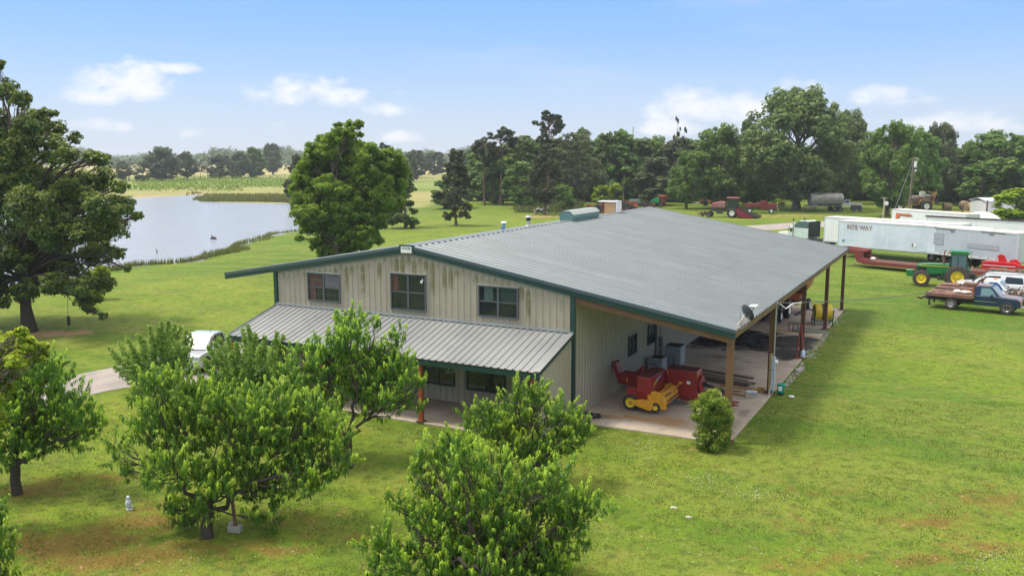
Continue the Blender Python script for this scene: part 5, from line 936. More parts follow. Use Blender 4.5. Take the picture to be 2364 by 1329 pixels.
# yellow sprayer tank on green frame
o = thing('sprayer_tank', 'yellow round tank on a green frame near the fourth post', 'tank', (23.05, 28.4, 0), .35); TY = mat('tank_yellow', (.72, .52, .03), .4, c2=(.60, .42, .04)); TP = mat('tank_pale_side', (.68, .66, .36), .4)
m = MB(); m.lathe([(.001, -.62), (.44, -.60), (.55, -.52), (.55, .52), (.44, .60), (.001, .62)], (0, 0, .86), 'x', 26); m.build('tank', TY, o, smooth=True); m = MB(); m.lathe([(.30, .605), (.001, .63)], (0, 0, .86), 'x', 20); m.lathe([(.555, -.1), (.565, -.1), (.565, .1), (.555, .1)], (0, 0, .86), 'x', 26); m.build('strap', BLACK, o)
m = MB()
for x in (-.6, .6):
    for y in (-.45, .45): m.box((x, y, .25), (.07, .07, .5)); m.box((x, y*1.1, .02), (.14, .14, .04))
    m.box((x, 0, .32), (.07, .95, .08)); beam(m, (x, -.5, .32), (x, -.62, 1.1), .06, .06)
m.box((0, .45, .3), (1.2, .06, .08)); m.box((0, -.45, .3), (1.2, .06, .08)); m.build('frame', mat('frame_green', (.02, .10, .04), .5), o); m = MB(); m.tube([(-.6, -.1, 1.0), (-.95, -.1, 1.05), (-1.5, -.2, .9), (-1.9, -.2, .6)], .045, 8); m.build('hose', BLACK, o)
# ---------- gravity wagon, tractor rear and red implement under the roof
o = thing('grain_wagon', 'orange and red grain wagon parked under the far end of the carport roof', 'wagon', (20.35, 33.2, 0), PI/2); m = MB(); m.prism([(-1.1, 2.9), (1.1, 2.9), (1.1, 2.1), (.45, 1.0), (-.45, 1.0), (-1.1, 2.1)], 'x', -1.4, 1.4, f=lambda p, s: p); m.build('hopper', ORP, o, bev=.02)
m = MB(); m.box((0, 0, .75), (3.0, .9, .14)); m.box((-1.42, 0, 2.2), (.04, 2.0, 1.3)); m.build('frame', REDD, o)
for x in (-1.1, 1.1):
    for y in (-.85, .85): wheel(o, x, y, .42, .26, .5, WHITE, RUB, side=1 if y > 0 else -1)
o = thing('tractor', 'dark grey tractor parked in front of the orange wagon under the roof', 'tractor', (19.75, 28.9, 0), -PI/2); m = MB(); m.box((-.2, 0, 1.05), (2.6, .7, .6)); m.box((.9, 0, 1.3), (1.2, .65, .5)); m.box((-.75, 0, 1.9), (1.1, 1.1, 1.3)); m.box((-.75, 0, 2.6), (1.3, 1.3, .12)); m.build('body', mat('tractor_grey', (.09, .11, .11), .5), o, bev=.03)
for y in (-.72, .72): wheel(o, -.8, y, .72, .4, .55, WHITE, RUB, side=1 if y > 0 else -1); wheel(o, 1.0, y*.8, .45, .22, .55, WHITE, RUB, side=1 if y > 0 else -1)
o = thing('farm_implement', 'dark red implement in the shade left of the grey tractor', 'implement', (18.2, 27.0, 0)); m = MB(); m.prism([(-1.0, .3), (1.0, .3), (1.25, .9), (.6, 1.3), (-1.0, 1.2)], 'y', -.8, .8); m.build('hopper', REDD, o); m = MB(); m.box((0, 0, .3), (2.4, .1, .1)); m.box((0, -.6, .25), (2.4, .1, .1)); m.build('frame', DARKM, o)
o = thing('debris', 'charred black scrap left on the burnt patch of the slab', 'debris', (18.0, 20.5, 0)); m = MB(); CH = mat('charred', (.012, .011, .010), .9, c2=(.05, .045, .04), sc=6)
for _ in range(90): x, y = rng.uniform(-1, 3.6), rng.uniform(-2., 2.6); m.box((x, y, .03), tuple(rng.uniform(.04, .5, 2))+(rng.uniform(.02, .10),), (rng.uniform(-.3, .3), rng.uniform(-.3, .3), rng.uniform(0, 3)))
m.tube([(-.6, -1.3, .05), (0, -1.1, .35), (.5, -1.5, .1), (.9, -1.2, .3)], .03, 6); m.build('scrap', CH, o)
tag(o, 'charred black scrap left on the burnt patch of the slab', 'debris')
# stones along the slab edge
STN = mat('edge_stone', (.42, .38, .33), .85, c2=(.25, .22, .19), sc=5)
m = MB()
for _ in range(260):
    y = rng.uniform(10, 35) if rng.random() < .25 else rng.choice([rng.uniform(9.5, 16), rng.uniform(17.5, 25)]); x = XR+.14+abs(rng.normal(0, .16)); r = rng.uniform(.025, .085); m.ball((x, y, h1(x, y)-.04), (r, r*rng.uniform(.7, 1.3), r*.6), 1, .25)
tag(m.build('gravel_edge', STN), 'pale rubble stones along the edge of the slab', 'stones', None, 'stuff')
o = thing('concrete_block', 'grey block lying in the grass against the slab edge', 'block', (24.0, 13.9, h1(24, 13.9)), 1.4); m = MB(); m.box((0, 0, .04), (.9, .22, .16), bev=.01); m.build('block', STN, o)
# ---------- porch clutter
GB_ = mat('silver_bag', (.40, .43, .50), .35, c2=(.15, .16, .20), sc=8); TEAL = mat('teal_plastic', (.02, .17, .16), .4)
for loc, s3, l in [((-.45, -.75, -.02), (.30, .26, .34), 'round tied silver grey bag by the porch corner'), ((1.75, -2.45, -.02), (.50, .30, .13), 'flat grey plastic bag lying on the porch floor')]:
    o = thing('bag', l, 'bag', loc); m = MB(); m.ball((0, 0, s3[2]), s3, 3, .07); m.ball((0, 0, s3[2]*2), (.08, .08, .06), 1, .2); m.build('bag', GB_, o)
o = thing('bucket', 'small dark grey bucket standing on the porch floor', 'bucket', (1.35, -1.75, -.02)); m = MB(); m.lathe([(.001, 0), (.11, 0), (.15, .24), (.165, .25), (.14, .235), (.10, .03)], n=20); m.build('body', mat('bucket_grey', (.09, .10, .10), .5), o, smooth=True)
o = thing('plastic_tub', 'teal plastic tub beside the dark bucket', 'tub', (2.35, -.9, -.02)); m = MB(); m.lathe([(.001, 0), (.18, 0), (.23, .38), (.25, .39), (.2, .36), (.16, .03)], n=20); m.build('body', TEAL, o, smooth=True)
o = thing('garden_hose', 'looped dark garden hose at the edge of the porch', 'hose', (1.7, -3.05, -.02)); m = MB(); m.tube([(-1.2, -.2, .02), (-.5, -.1, .03), (0, .12, .03), (.45, .1, .04), (.5, -.12, .03), (.1, -.25, .03), (-.25, -.12, .03), (0, .1, .06)], .022, 7); m.build('hose', mat('hose_brown', (.09, .04, .03), .5), o)
# bird figurine, concrete foot, prop
p = at(297, 1172); o = thing('bird_statue', 'small white bird statue standing in the yard between the peach trees', 'statue', (p[0], p[1], p[2]-.07), -.4); o.scale = (.8, .8, .8); m = MB(); m.lathe([(.10, 0), (.11, .05), (.07, .10), (.10, .16), (.125, .26), (.12, .36), (.075, .45), (.06, .47), (.075, .52), (.07, .58), (.03, .62), (.001, .63)], n=18); m.cyl((0, -.07, .53), (0, -.13, .51), .02, .004, 6); m.box((0, .10, .14), (.08, .16, .05), (-.5, 0, 0)); m.build('body', mat('statue_white', (.60, .64, .70), .5, c2=(.36, .40, .46), sc=9), o, smooth=True)
m = MB(); m.box((.16, .05, .04), (.14, .12, .12), bev=.02); m.build('foot', STN, o)
p = at(543, 1222); o = thing('limb_prop', 'timber prop standing on a concrete block under the peach limb', 'prop', (p[0], p[1], p[2]-.07), .3); m = MB(); m.box((0, 0, .11), (.42, .22, .20), bev=.01); m.box((-.12, .02, .25), (.16, .2, .12), bev=.01); m.build('block', mat('block_grey', (.36, .33, .29), .9), o); m = MB(); m.cyl((.02, 0, .15), (-.08, 0, 1.35), .055, n=8); m.build('prop_post', mat('prop_wood', (.15, .09, .055), .8), o)
for i, (u, v, r) in enumerate([(1555, 1167, .13), (1590, 1189, .11)]):
    p = at(u, v); o = thing('stone', ['flat pale stone in the lawn, left of a pair', 'flat pale stone in the lawn, right of a pair'][i], 'stone', (p[0], p[1], p[2]-.08), .3); m = MB(); m.ball((0, 0, .02), (r, r*.6, .05), 2, .1); m.build('stone', STN, o)
p = at(160, 762); o = thing('tyre_swing', 'rope swing with a dark seat hanging under the left oak', 'swing', p); m = MB(); m.cyl((0, 0, .35), (0, 0, .95), .10, n=10); m.build('seat', RUB, o); m = MB(); m.cyl((0, 0, .9), (.1, 0, 3.9), .015, n=5); m.build('rope', WD1, o)
# ================================================================== VEHICLES
def car_body(root, prof, w, m_, tuck=.06, name='body', y0=0, bev=.03):
    """side outline extruded across, upper part leaning in"""
    zb = max(p[1] for p in prof); zs = .0
    m = MB(); n = len(prof); rows = []
    for (t_, f) in ((-1, .9), (-.93, 1.), (.93, 1.), (1, .9)):
        rows.append([m.bm.verts.new((p[0], y0+w/2*t_*(1-tuck*max(0, (p[1]-.95))/.7), p[1] if abs(t_) < 1 else (p[1] if p[1] < .5 else p[1]-.03))) for p in prof])
    for a, b in zip(rows, rows[1:]):
        for i in range(n): m.bm.faces.new((a[i], a[(i+1) % n], b[(i+1) % n], b[i]))
    m.bm.faces.new(rows[0]); m.bm.faces.new(rows[-1]); return m.build(name, m_, root, bev=bev)
def sideglass(root, polys, w, tuck, m_, eps=.012, y0=0, name='side_window'):
    for s in (-1, 1):
        for pl in polys:
            m = MB(); vs = [m.bm.verts.new((x, y0+s*(w/2*(1-tuck*max(0, z-.95)/.7)*1+eps), z)) for x, z in pl]; vb = [m.bm.verts.new((x, y0+s*(w/2*(1-tuck*max(0, z-.95)/.7)-.02), z)) for x, z in pl]
            m.bm.faces.new(vs); n = len(vs); [m.bm.faces.new((vs[i], vs[(i+1) % n], vb[(i+1) % n], vb[i])) for i in range(n)]; m.build(name, m_, root)
def arch(root, x, r, w, m_=None, y0=0, name='wheel_arch'):
    for s in (-1, 1):
        m = MB(); m.lathe([(r*1.02, -.03), (r*1.16, -.03), (r*1.16, .03), (r*1.02, .03), (r*1.02, -.03)], (x, y0+s*(w/2+.0), r*.98), 'y', 30, False)
        vs = [v for v in m.bm.verts if v.co.z < r*.80]; bmesh.ops.delete(m.bm, geom=vs, context='VERTS'); m.build(name, m_ or GREYPL, root)
def wells(root, xs, r, w, y0=0):
    m = MB()
    for x in xs:
        for s in (-1, 1): m.lathe([(.001, s*.004), (r*1.1, s*.004), (r*1.1, -s*.2)], (x, y0+s*(w/2), r*.98), 'y', 28)
    m.build('wheel_well', BLACK, root)
# ---- silver pickup by the porch
p0 = at(452, 858); T = thing('pickup_truck', 'silver double cab pickup parked nose out beside the porch', 'pickup truck', (-6.15, .72, h1(-6.15, .72)-.04), R(-70)); Wd = 1.9
car_body(T, [(-2.65, .45), (-2.68, .95), (-2.6, 1.12), (-.95, 1.14), (-.9, 1.14), (1.05, 1.10), (2.2, 1.06), (2.52, .98), (2.62, .78), (2.6, .40), (2.3, .34), (-2.4, .38)], Wd, SILV)
car_body(T, [(-1.05, 1.08), (-.95, 1.70), (-.6, 1.80), (.1, 1.82), (.5, 1.74), (1.35, 1.10)], Wd*.93, SILV, .16, 'cab', bev=.06)
sideglass(T, [[(-.85, 1.16), (-.78, 1.64), (-.1, 1.70), (-.1, 1.16)], [(0, 1.16), (0, 1.70), (.42, 1.64), (1.05, 1.16)]], Wd*.93, .16, CARGL, .02)
m = MB(); m.prism([(1.33, 1.125), (.54, 1.73), (.56, 1.755), (1.37, 1.15)], 'y', -.74, .74); gm_ = glass('windscreen_glass', (.03, .05, .052), .1); gm_.node_tree.nodes['Principled BSDF'].inputs['Specular IOR Level'].default_value = .15; m.build('windscreen', gm_, T); m = MB(); m.box((-1.02, 0, 1.42), (.04, 1.3, .36)); m.build('rear_window', CARGL, T)
m = MB(); m.box((-1.8, 0, 1.12), (1.5, 1.6, .1)); m.build('bed_cover', BLACK, T)
m = MB(); m.box((2.60, 0, .86), (.08, 1.15, .26)); m.box((2.61, 0, .50), (.08, 1.3, .18)); m.build('grille', BLACK, T); m = MB(); m.box((2.65, 0, .90), (.03, 1.1, .05)); m.box((2.62, 0, .64), (.1, 1.75, .12)); m.box((2.6, 0, .36), (.1, 1.5, .08)); m.build('bumper', SILV, T)
for s in (-1, 1):
    m = MB(); m.box((2.55, s*.76, .86), (.12, .30, .28), bev=.03); o = m.build('headlight', glass('headlight_glass', (.45, .5, .55), .05) if 'headlight_glass' not in bpy.data.materials else bpy.data.materials['headlight_glass'], T); m = MB(); m.box((2.62, s*.76, .73), (.03, .28, .03)); m.build('light_strip', WHITE, o)
    m = MB(); m.box((.85, s*1.05, 1.18), (.12, .22, .18), bev=.03); m.build('mirror', SILV, T); m = MB(); m.lathe([(.001, .02), (.06, .02), (.06, 0)], (2.62, s*.68, .50), 'x', 12); m.build('fog_light', WHITE, T)
m = MB(); m.box((2.67, .08, .52), (.012, .34, .16)); m.build('number_plate', WHITE, T); m = MB(); m.cyl((-.2, .3, 1.8), (-.4, .3, 2.1), .012, n=5); m.build('antenna', BLACK, T)
arch(T, 1.65, .40, Wd); arch(T, -1.65, .40, Wd); wells(T, (1.65, -1.65), .40, Wd)
for x in (1.65, -1.65):
    for s in (-1, 1): wheel(T, x, s*.84, .39, .26, .62, GALV, RUB, side=s)
# ---- flatbed trucks
def flatbed(label, p, ang, paint, roofp, gl, wreck=False, wb=3.75):
    T = thing('flatbed_truck', label, 'flatbed truck', p, ang, 'old flatbed trucks on the lawn'); w = 1.95; fx = wb
    if not wreck: car_body(T, [(1.55, .50), (1.55, 1.20), (2.85, 1.22), (4.35, 1.14), (4.62, 1.02), (4.66, .62), (4.55, .52)], w, paint)
    else: car_body(T, [(1.55, .50), (1.55, 1.20), (2.85, 1.22), (3.15, 1.0), (3.2, .7), (3.1, .5)], w, paint)
    car_body(T, [(1.55, 1.15), (1.58, 1.84), (1.75, 1.92), (2.5, 1.92), (2.68, 1.86), (3.25, 1.20)], w*.93, paint, .14, 'cab', bev=.05)
    m = MB(); m.box((2.1, 0, 1.925), (.95, 1.42, .03), bev=.012); m.build('roof_panel', roofp, T)
    if not wreck: m = MB(); m.prism([(2.95, 1.225), (4.30, 1.145), (4.55, 1.05), (4.55, 1.06), (4.31, 1.165), (2.95, 1.245)], 'y', -.84, .84); m.build('bonnet', roofp, T)
    sideglass(T, [[(1.95, 1.22), (1.98, 1.76), (2.52, 1.78), (2.72, 1.62), (3.0, 1.22)]], w*.93, .14, gl, .02)
    m = MB(); m.prism([(3.22, 1.235), (2.70, 1.84), (2.74, 1.85), (3.27, 1.25)], 'y', -.76, .76); m.build('windscreen', glass('pale_windscreen', (.22, .25, .26), .05) if 'pale_windscreen' not in bpy.data.materials else bpy.data.materials['pale_windscreen'], T)
    for s in (-1, 1):
        m = MB(); m.box((2.75, s*1.08, 1.25), (.16, .2, .2), bev=.03); m.build('mirror', BLACK, T); m = MB(); m.box((2.3, s*(w/2+.01), .80), (1.45, .015, .035)); m.build('door_trim', CHROME, T)
    # deck
    m = MB(); m.box((-.15, 0, 1.08), (3.2, 2.2, .12)); m.box((-.15, -1.1, .98), (3.2, .06, .16)); m.box((-.15, 1.1, .98), (3.2, .06, .16)); m.box((-1.76, 0, .95), (.06, 2.2, .3)); dk = m.build('deck', RUSTB, T)
    m = MB(); m.box((1.48, 0, 1.60), (.06, 2.1, .08)); m.box((1.48, 0, 1.95), (.06, 2.1, .07)); [m.box((1.48, y, 1.55), (.07, .07, .95)) for y in (-1.03, -.5, .5, 1.03)]; m.cyl((1.48, -1.0, 1.9), (1.48, -1.0, 2.35), .03, n=6); m.build('headache_rack', RUST, T)
    m = MB(); m.box((1.2, -.45, .66), (6.2, .12, .2)); m.box((1.2, .45, .66), (6.2, .12, .2)); m.box((0, 0, .5), (.15, 1.6, .15)); m.box((-1.55, -.8, .55), (.12, .12, .8)); m.box((-1.55, .8, .55), (.12, .12, .8)); m.tube([(-1.7, 0, .8), (-2.0, 0, .7), (-2.35, 0, .5), (-2.6, 0, .55)], .09, 7); m.build('chassis', DARKM, T)
    if not wreck:
        for s in (-1, 1): m = MB(); m.box((4.63, s*.76, .86), (.10, .32, .13)); o = m.build('headlight', GALV, T); m = MB(); m.box((4.63, s*.80, .98), (.09, .34, .08)); m.box((4.63, s*.80, .74), (.09, .34, .08)); m.build('indicator', ORANGE, o)
        m = MB(); m.box((4.68, 0, .86), (.05, 1.2, .30)); m.build('grille', BLACK, T); m = MB(); m.box((4.74, 0, .56), (.18, 1.95, .18), bev=.04); m.build('bumper', CHROME, T)
        arch(T, fx, .42, w); wells(T, (fx,), .42, w)
    else:
        m = MB()
        for _ in range(80): c = np.array([rng.uniform(3.2, 4.6), rng.uniform(-.8, .8), rng.uniform(.55, 1.15)]); m.box(tuple(c), tuple(rng.uniform(.05, .35, 3)), tuple(rng.uniform(0, 3, 3)))
        for _ in range(14): c = np.array([rng.uniform(3.2, 4.6), rng.uniform(-.8, .8), rng.uniform(.8, 1.2)]); d = rng.uniform(-.3, .3, 3); m.tube([c-d, c, c+d+np.array([0, 0, .1])], .03, 5)
        m.build('exposed_engine', mat('engine_mess', (.14, .10, .075), .6, .2, c2=(.45, .42, .40), sc=9), T); m = MB(); m.box((4.7, -.3, .62), (.12, 1.2, .16), (0, 0, .2)); m.build('bent_bumper', CHROME, T); m = MB(); m.box((2.3, 0, 1.97), (.25, .5, .07), bev=.02); m.build('beacon', ORANGE, T)
    wheel(T, fx, -.87, .42, .26, .50, GALV, RUBD, side=-1); wheel(T, fx, .87, .42, .26, .50, GALV, RUBD, side=1)
    for s in (-1, 1): wheel(T, 0, s*.88, .42, .42, .50, GALV, RUBD, side=s)
    return T
pr_ = at(2200, 713); T = flatbed('navy blue flatbed truck with rusty deck and a white sack on it', (pr_[0], pr_[1]+.85, h1(*pr_[:2])), R(-10.5), NAVY, NAVYF, CARGLT); m = MB(); m.box((-1.0, -.3, 1.17), (.9, .12, .06)); m.build('deck_bar', RUST, T)
o = thing('sack', 'torn white sack lying on the deck of the navy truck', 'sack', tuple(np.array([pr_[0], pr_[1]+.85, h1(*pr_[:2])+1.2])+np.array([.55, -.35, 0]))); m = MB(); m.ball((-.35, 0, .1), (.30, .22, .15), 2, .12); m.ball((.25, -.05, .09), (.42, .25, .13), 2, .12); m.build('sack', mat('sack_white', (.78, .70, .64), .8), o)
pw = at(2213, 703); T = flatbed('white flatbed truck with its front torn off behind the navy one', (pw[0]+.15, pw[1]+2.1, h1(*pw[:2])), R(-8), CARW, CARW, CARGLB, wreck=True, wb=3.6)
m = MB(); m.prism([(-1.6, 1.16), (-.2, 1.16), (-.2, 1.30), (-1.5, 1.26)], 'y', -.3, 1.05); m.prism([(-.1, 1.16), (1.4, 1.16), (1.4, 1.36), (.1, 1.46)], 'y', .1, 1.05); m.build('tool_boxes', RUSTB, T)
# ---- white SUV facing left
ps = at(2290, 690); T = thing('suv', 'long white suv parked behind the two flatbed trucks', 'car', (ps[0]-.1, ps[1]+1.9, h1(*ps[:2])), R(176)); w = 2.0
car_body(T, [(-2.65, .45), (-2.7, 1.0), (-2.62, 1.15), (1.1, 1.14), (2.2, 1.08), (2.6, .95), (2.66, .5), (2.4, .38), (-2.4, .40)], w, CARW)
car_body(T, [(-2.62, 1.1), (-2.5, 1.72), (-2.25, 1.86), (-.5, 1.92), (.35, 1.86), (1.4, 1.12)], w*.94, CARW, .14, 'cabin', bev=.06)
sideglass(T, [[(-2.35, 1.2), (-2.25, 1.70), (-1.1, 1.74), (-.95, 1.2)], [(-.55, 1.2), (-.7, 1.76), (.0, 1.76), (.42, 1.66), (1.05, 1.2)]], w*.94, .14, CARGL, .02)
m = MB(); m.prism([(1.36, 1.15), (.42, 1.81), (.46, 1.83), (1.42, 1.17)], 'y', -.78, .78); m.build('windscreen', bpy.data.materials['windscreen_glass'], T); m = MB(); [m.box((-1., s*.72, 1.93), (2.6, .05, .05)) for s in (-1, 1)]; m.build('roof_rail', GALV, T)
for s in (-1, 1):
    m = MB(); m.prism([(2.35, .80), (2.64, .76), (2.60, .93), (2.30, 1.0)], 'y', s*1.0-.012, s*1.0+.012); m.box((2.60, s*.78, .84), (.12, .36, .2)); m.build('headlight', bpy.data.materials['headlight_glass'], T); m = MB(); m.prism([(-2.72, .85), (-2.45, .9), (-2.3, 1.12), (-2.68, 1.12)], 'y', s*1.0-.015, s*1.0+.015); m.build('tail_light', mat('tail_red', (.45, .01, .015), .3) if 'tail_red' not in bpy.data.materials else bpy.data.materials['tail_red'], T); m = MB(); m.box((1.0, s*1.1, 1.22), (.14, .2, .16), bev=.03); m.build('mirror', CARW, T)
m = MB(); m.box((2.67, 0, .82), (.05, 1.1, .28)); m.box((2.66, 0, .52), (.06, 1.2, .14)); m.build('grille', BLACK, T); wells(T, (1.7, -1.6), .40, w)
for x in (1.7, -1.6):
    for s in (-1, 1): wheel(T, x, s*.88, .40, .26, .64, GALV, RUB, side=s)
# ---- green tractor facing left
pt = at(2205, 665); T = thing('tractor', 'green tractor with yellow wheels and closed cab in front of the trailers', 'tractor', (pt[0], pt[1]+1.0, h1(*pt[:2])), PI)
m = MB(); m.prism([(.55, 1.15), (.55, 2.0), (1.2, 2.02), (2.7, 1.95), (3.15, 1.82), (3.2, 1.1), (2.9, .95)], 'y', -.42, .42); m.build('bonnet', JDG, T, bev=.06); m = MB(); m.box((3.2, 0, 1.45), (.06, .7, .62)); [m.box((2.75, s*.425, 1.4), (.7, .02, .5)) for s in (-1, 1)]; m.build('grille', BLACK, T)
m = MB(); [m.box((1.75, s*.43, 1.78), (2.4, .02, .05), (0, .0, 0)) for s in (-1, 1)]; m.build('stripe', JDY, T); m = MB(); m.box((1.6, 0, .95), (2.6, .55, .5)); m.box((.2, 0, .9), (1.6, .6, .6)); m.box((1.1, .45, .75), (.8, .3, .35)); m.box((2.7, 0, .7), (.3, 1.5, .25)); m.build('engine_block', DARKM, T)
m = MB(); m.box((3.75, 0, 1.05), (.55, .8, .5), bev=.03); m.prism([(3.3, .8), (3.9, .75), (4.05, 1.3), (3.5, 1.35)], 'y', -.45, .45); m.build('front_weights', JDG, T)
m = MB(); [m.cyl((x, y, 1.1), (x-.05 if x < 0 else x-.1, y*.93, 2.95), .05, n=8) for x in (-.75, .55) for y in (-.75, .75)]; [m.cyl((-.05, y, 1.1), (-.08, y*.93, 2.75), .03, n=6) for y in (-.76, .76)]; m.box((-.1, 0, 1.12), (1.4, 1.5, .1)); m.build('cab_frame', BLACK, T)
m = MB(); m.prism([(-.72, 1.15), (.54, 1.15), (.45, 2.95), (-.76, 2.95)], 'y', -.72, .72); m.build('cab_glass', glass('cab_glass', (.10, .19, .20), .04), T)
m = MB(); m.prism([(-.95, 2.95), (.62, 2.95), (.68, 3.08), (.45, 3.24), (-.75, 3.24), (-.98, 3.1)], 'y', -.84, .84); m.build('cab_roof', JDG, T, bev=.05); m = MB(); m.box((.66, .72, 3.0), (.12, .14, .12)); m.box((.66, -.72, 3.0), (.12, .14, .12)); m.build('lamp', ORANGE, T)
m = MB()
for s in (-1, 1):
    yy_ = sorted((s*.68, s*1.02)); m.prism([(-1.15, 1.55), (-.9, 1.78), (-.1, 1.80), (.45, 1.45), (.72, 1.0), (.62, .98), (.36, 1.38), (-.12, 1.70), (-.88, 1.68), (-1.1, 1.48)], 'y', *yy_)
m.build('mudguard', JDG, T); m = MB(); m.cyl((1.05, .1, 1.95), (1.05, .1, 2.35), .12, n=12); m.cyl((1.05, .1, 2.35), (1.05, .1, 3.15), .045, n=8); m.cyl((1.05, .1, 3.12), (.9, .1, 3.2), .045, n=8); m.build('exhaust', RUST, T, smooth=True)
m = MB(); [m.box((.75+k*.11, .88, .35+k*.24), (.14, .42, .03)) for k in range(4)]; [beam(m, (.70, y, .3), (1.15-.0, y, 1.2), .03, .05) for y in (.68, 1.08)]; m.build('steps', JDG, T); m = MB(); m.box((-1.2, 0, 1.0), (.6, .7, .5)); beam(m, (-1., -.4, .8), (-1.9, -.4, .6), .06, .06); beam(m, (-1., .4, .8), (-1.9, .4, .6), .06, .06); m.build('rear_hitch', DARKM, T)
for s in (-1, 1): wheel(T, -.1, s*1.08, .98, .46, .52, JDY, RUBD, side=s, lug=22); wheel(T, 2.75, s*.92, .70, .38, .56, JDY, RUBD, side=s, lug=18)
# ---- trailers
def trailer(label, A, Bp, w, z0, z1, m_, grp=None, front='left', L=16.15, axles=True, topm=TRTOP, depth_dir=1, name='semi_trailer', legs=True, ang=None):
    A, Bp = np.array(A[:2]), np.array(Bp[:2]); d = (Bp-A)/np.linalg.norm(Bp-A); a = math.atan2(d[1], d[0]) if ang is None else ang
    T = thing(name, label, 'trailer', (A[0], A[1], h1(*A)), a, grp); m = MB(); m.box((L/2, w/2, (z0+z1)/2), (L, w, z1-z0)); m.build('box_body', m_, T); m = MB(); m.box((L/2, w/2, z1+.012), (L+.02, w+.02, .03)); m.build('roof', topm, T)
    m = MB(); m.box((L/2, -.012, z1-.06), (L+.03, .03, .11)); m.box((L/2, -.012, z0+.09), (L+.03, .03, .2)); [m.box((x, -.012, (z0+z1)/2), (.10, .03, z1-z0)) for x in (.05, L-.05)]; [m.box((x, w/2, (z0+z1)/2), (.03, w, z1-z0-.05)) for x in (.0, L)]; m.build('frame_rails', ALU, T)
    if axles:
        m = MB(); m.box((L-2.6, w/2, z0-.18), (3.6, 1.1, .2)); m.box((L/2, w*.3, z0-.08), (L*.96, .12, .14)); m.box((L/2, w*.7, z0-.08), (L*.96, .12, .14)); m.box((L-.1, w/2, .6), (.08, w*.9, .1)); [m.box((L-.12, y, .9), (.06, .06, .6)) for y in (w*.2, w*.8)]; m.build('undercarriage', DARKM, T)
        for x in (L-1.6, L-2.9):
            for y, s in ((.20, -1), (w-.20, 1)): wheel(T, x, y, .50, .5, .5, GALV, RUB, side=s)
        m = MB(); [m.box((2.7, y, .45), (.12, .12, .9)) for y in (.35, w-.35)]; [m.box((2.7, y, .03), (.3, .3, .05)) for y in (.35, w-.35)]; m.box((2.7, w/2, .8), (.1, w*.7, .1)); m.build('landing_legs', DARKM, T)
    return T
GT = 'parked semi trailers'
A, Bp = G(1933, 567, 1.2), G(2120, 583, 1.2); T1 = trailer('long blue white box trailer with faded brown lettering RITE WAY', A, Bp, 2.6, 1.2, 4.1, TRW, GT)
FB = mat('faded_brown_ink', (.30, .17, .15), .7, c2=(.50, .46, .48), sc=8, amt=.9); o = text_part('lettering', 'RITE WAY', .70, FB, T1, (2.62, -.034, 3.45), (PI/2, 0, 0), .002, .018, .96); text_part('length_mark', "53'", .34, mat('blue_ink', (.05, .20, .50), .6), T1, (.75, -.034, 1.85), (PI/2, 0, 0), .002, .012)
m = MB(); m.prism([(9.0, 1.62), (9.32, 1.94), (9.0, 2.26), (8.68, 1.94)], 'y', -.034, -.022); pl_ = m.build('placard', WHITE, T1); m = MB(); m.prism([(9.0, 1.66), (8.72, 1.94), (9.0, 2.22), (8.9, 1.94)], 'y', -.040, -.030); m.build('placard_mark', BLACK, pl_)
m = MB(); m.box((9.9, -.02, 1.30), (1.2, .02, .05)); m.build('reflector', RUST, T1)
A, Bp = G(2128, 583, 1.2), G(2348, 607, 1.2); L2 = float(np.linalg.norm(Bp-A)); T2 = trailer('grey box trailer in front, right of the lettered one', A, Bp, 2.6, 1.2, 4.05, TRG, GT, L=L2)
m = MB(); m.cyl((.08, -.02, 1.25), (.08, -.02, 4.05), .11, n=14); m.build('corner_post', WHITE, T2); m = MB(); m.cyl((.08, -.02, 4.0), (.08, -.02, 4.15), .16, n=14); m.build('post_cap', BLACK, T2)
RW = mat('reflector_red', (.55, .03, .03), .4); mr, mw_ = MB(), MB()
for k in range(12): x = .4+k*(L2-.7)/11; mr.box((x, -.032, 1.36), (.16, .014, .07)); mw_.box((x-.22, -.032, 1.36), (.22, .014, .07))
mr.build('red_reflectors', RW, T2); mw_.build('white_reflectors', WHITE, T2)
m = MB()
for x0 in (3.3, 7.6):
    for k in range(3): m.box((x0+k*.17, -.034, 3.72), (.12, .012, .10))
m.box((2.5, -.034, 3.93), (2.6, .012, .07)); m.box((7.9, -.034, 3.93), (2.6, .012, .07)); m.build('clearance_marks', GREYPL, T2)
GP1 = mat('grey_patch', (.33, .36, .41), .5); m = MB(); m.box((1.85, -.030, 2.85), (1.3, .012, 1.2)); m.build('patch', GP1, T2); m = MB(); m.box((6.9, -.030, 2.45), (3.4, .012, .50)); m.build('patch', GP1, T2)
for x in (4.95, 5.7): m = MB(); m.prism([(x, 1.58), (x+.24, 1.82), (x, 2.06), (x-.24, 1.82)], 'y', -.034, -.022); m.build('placard', GP1, T2)
A, Bp = G(1901, 557, 1.2), G(1933, 563, 1.2); pA_ = A[:2]; d1 = G(2120, 583, 1.2)-G(1933, 567, 1.2); d1 = d1/np.linalg.norm(d1); T3 = trailer('plain white box trailer mostly hidden behind the lettered one', pA_, pA_+d1[:2], 2.6, 1.2, 4.15, TRP, GT)
A, Bp = G(2140, 497, 4.15), G(2364, 520, 4.15); d4 = np.array([.93, -.36]); s4 = G(2140, 497, 4.15)[:2]; T4 = trailer('long pale hopper trailer with a rolled black tarp along its top', s4, s4+d1[:2], 2.5, 1.5, 3.95, TRP, GT, L=16)
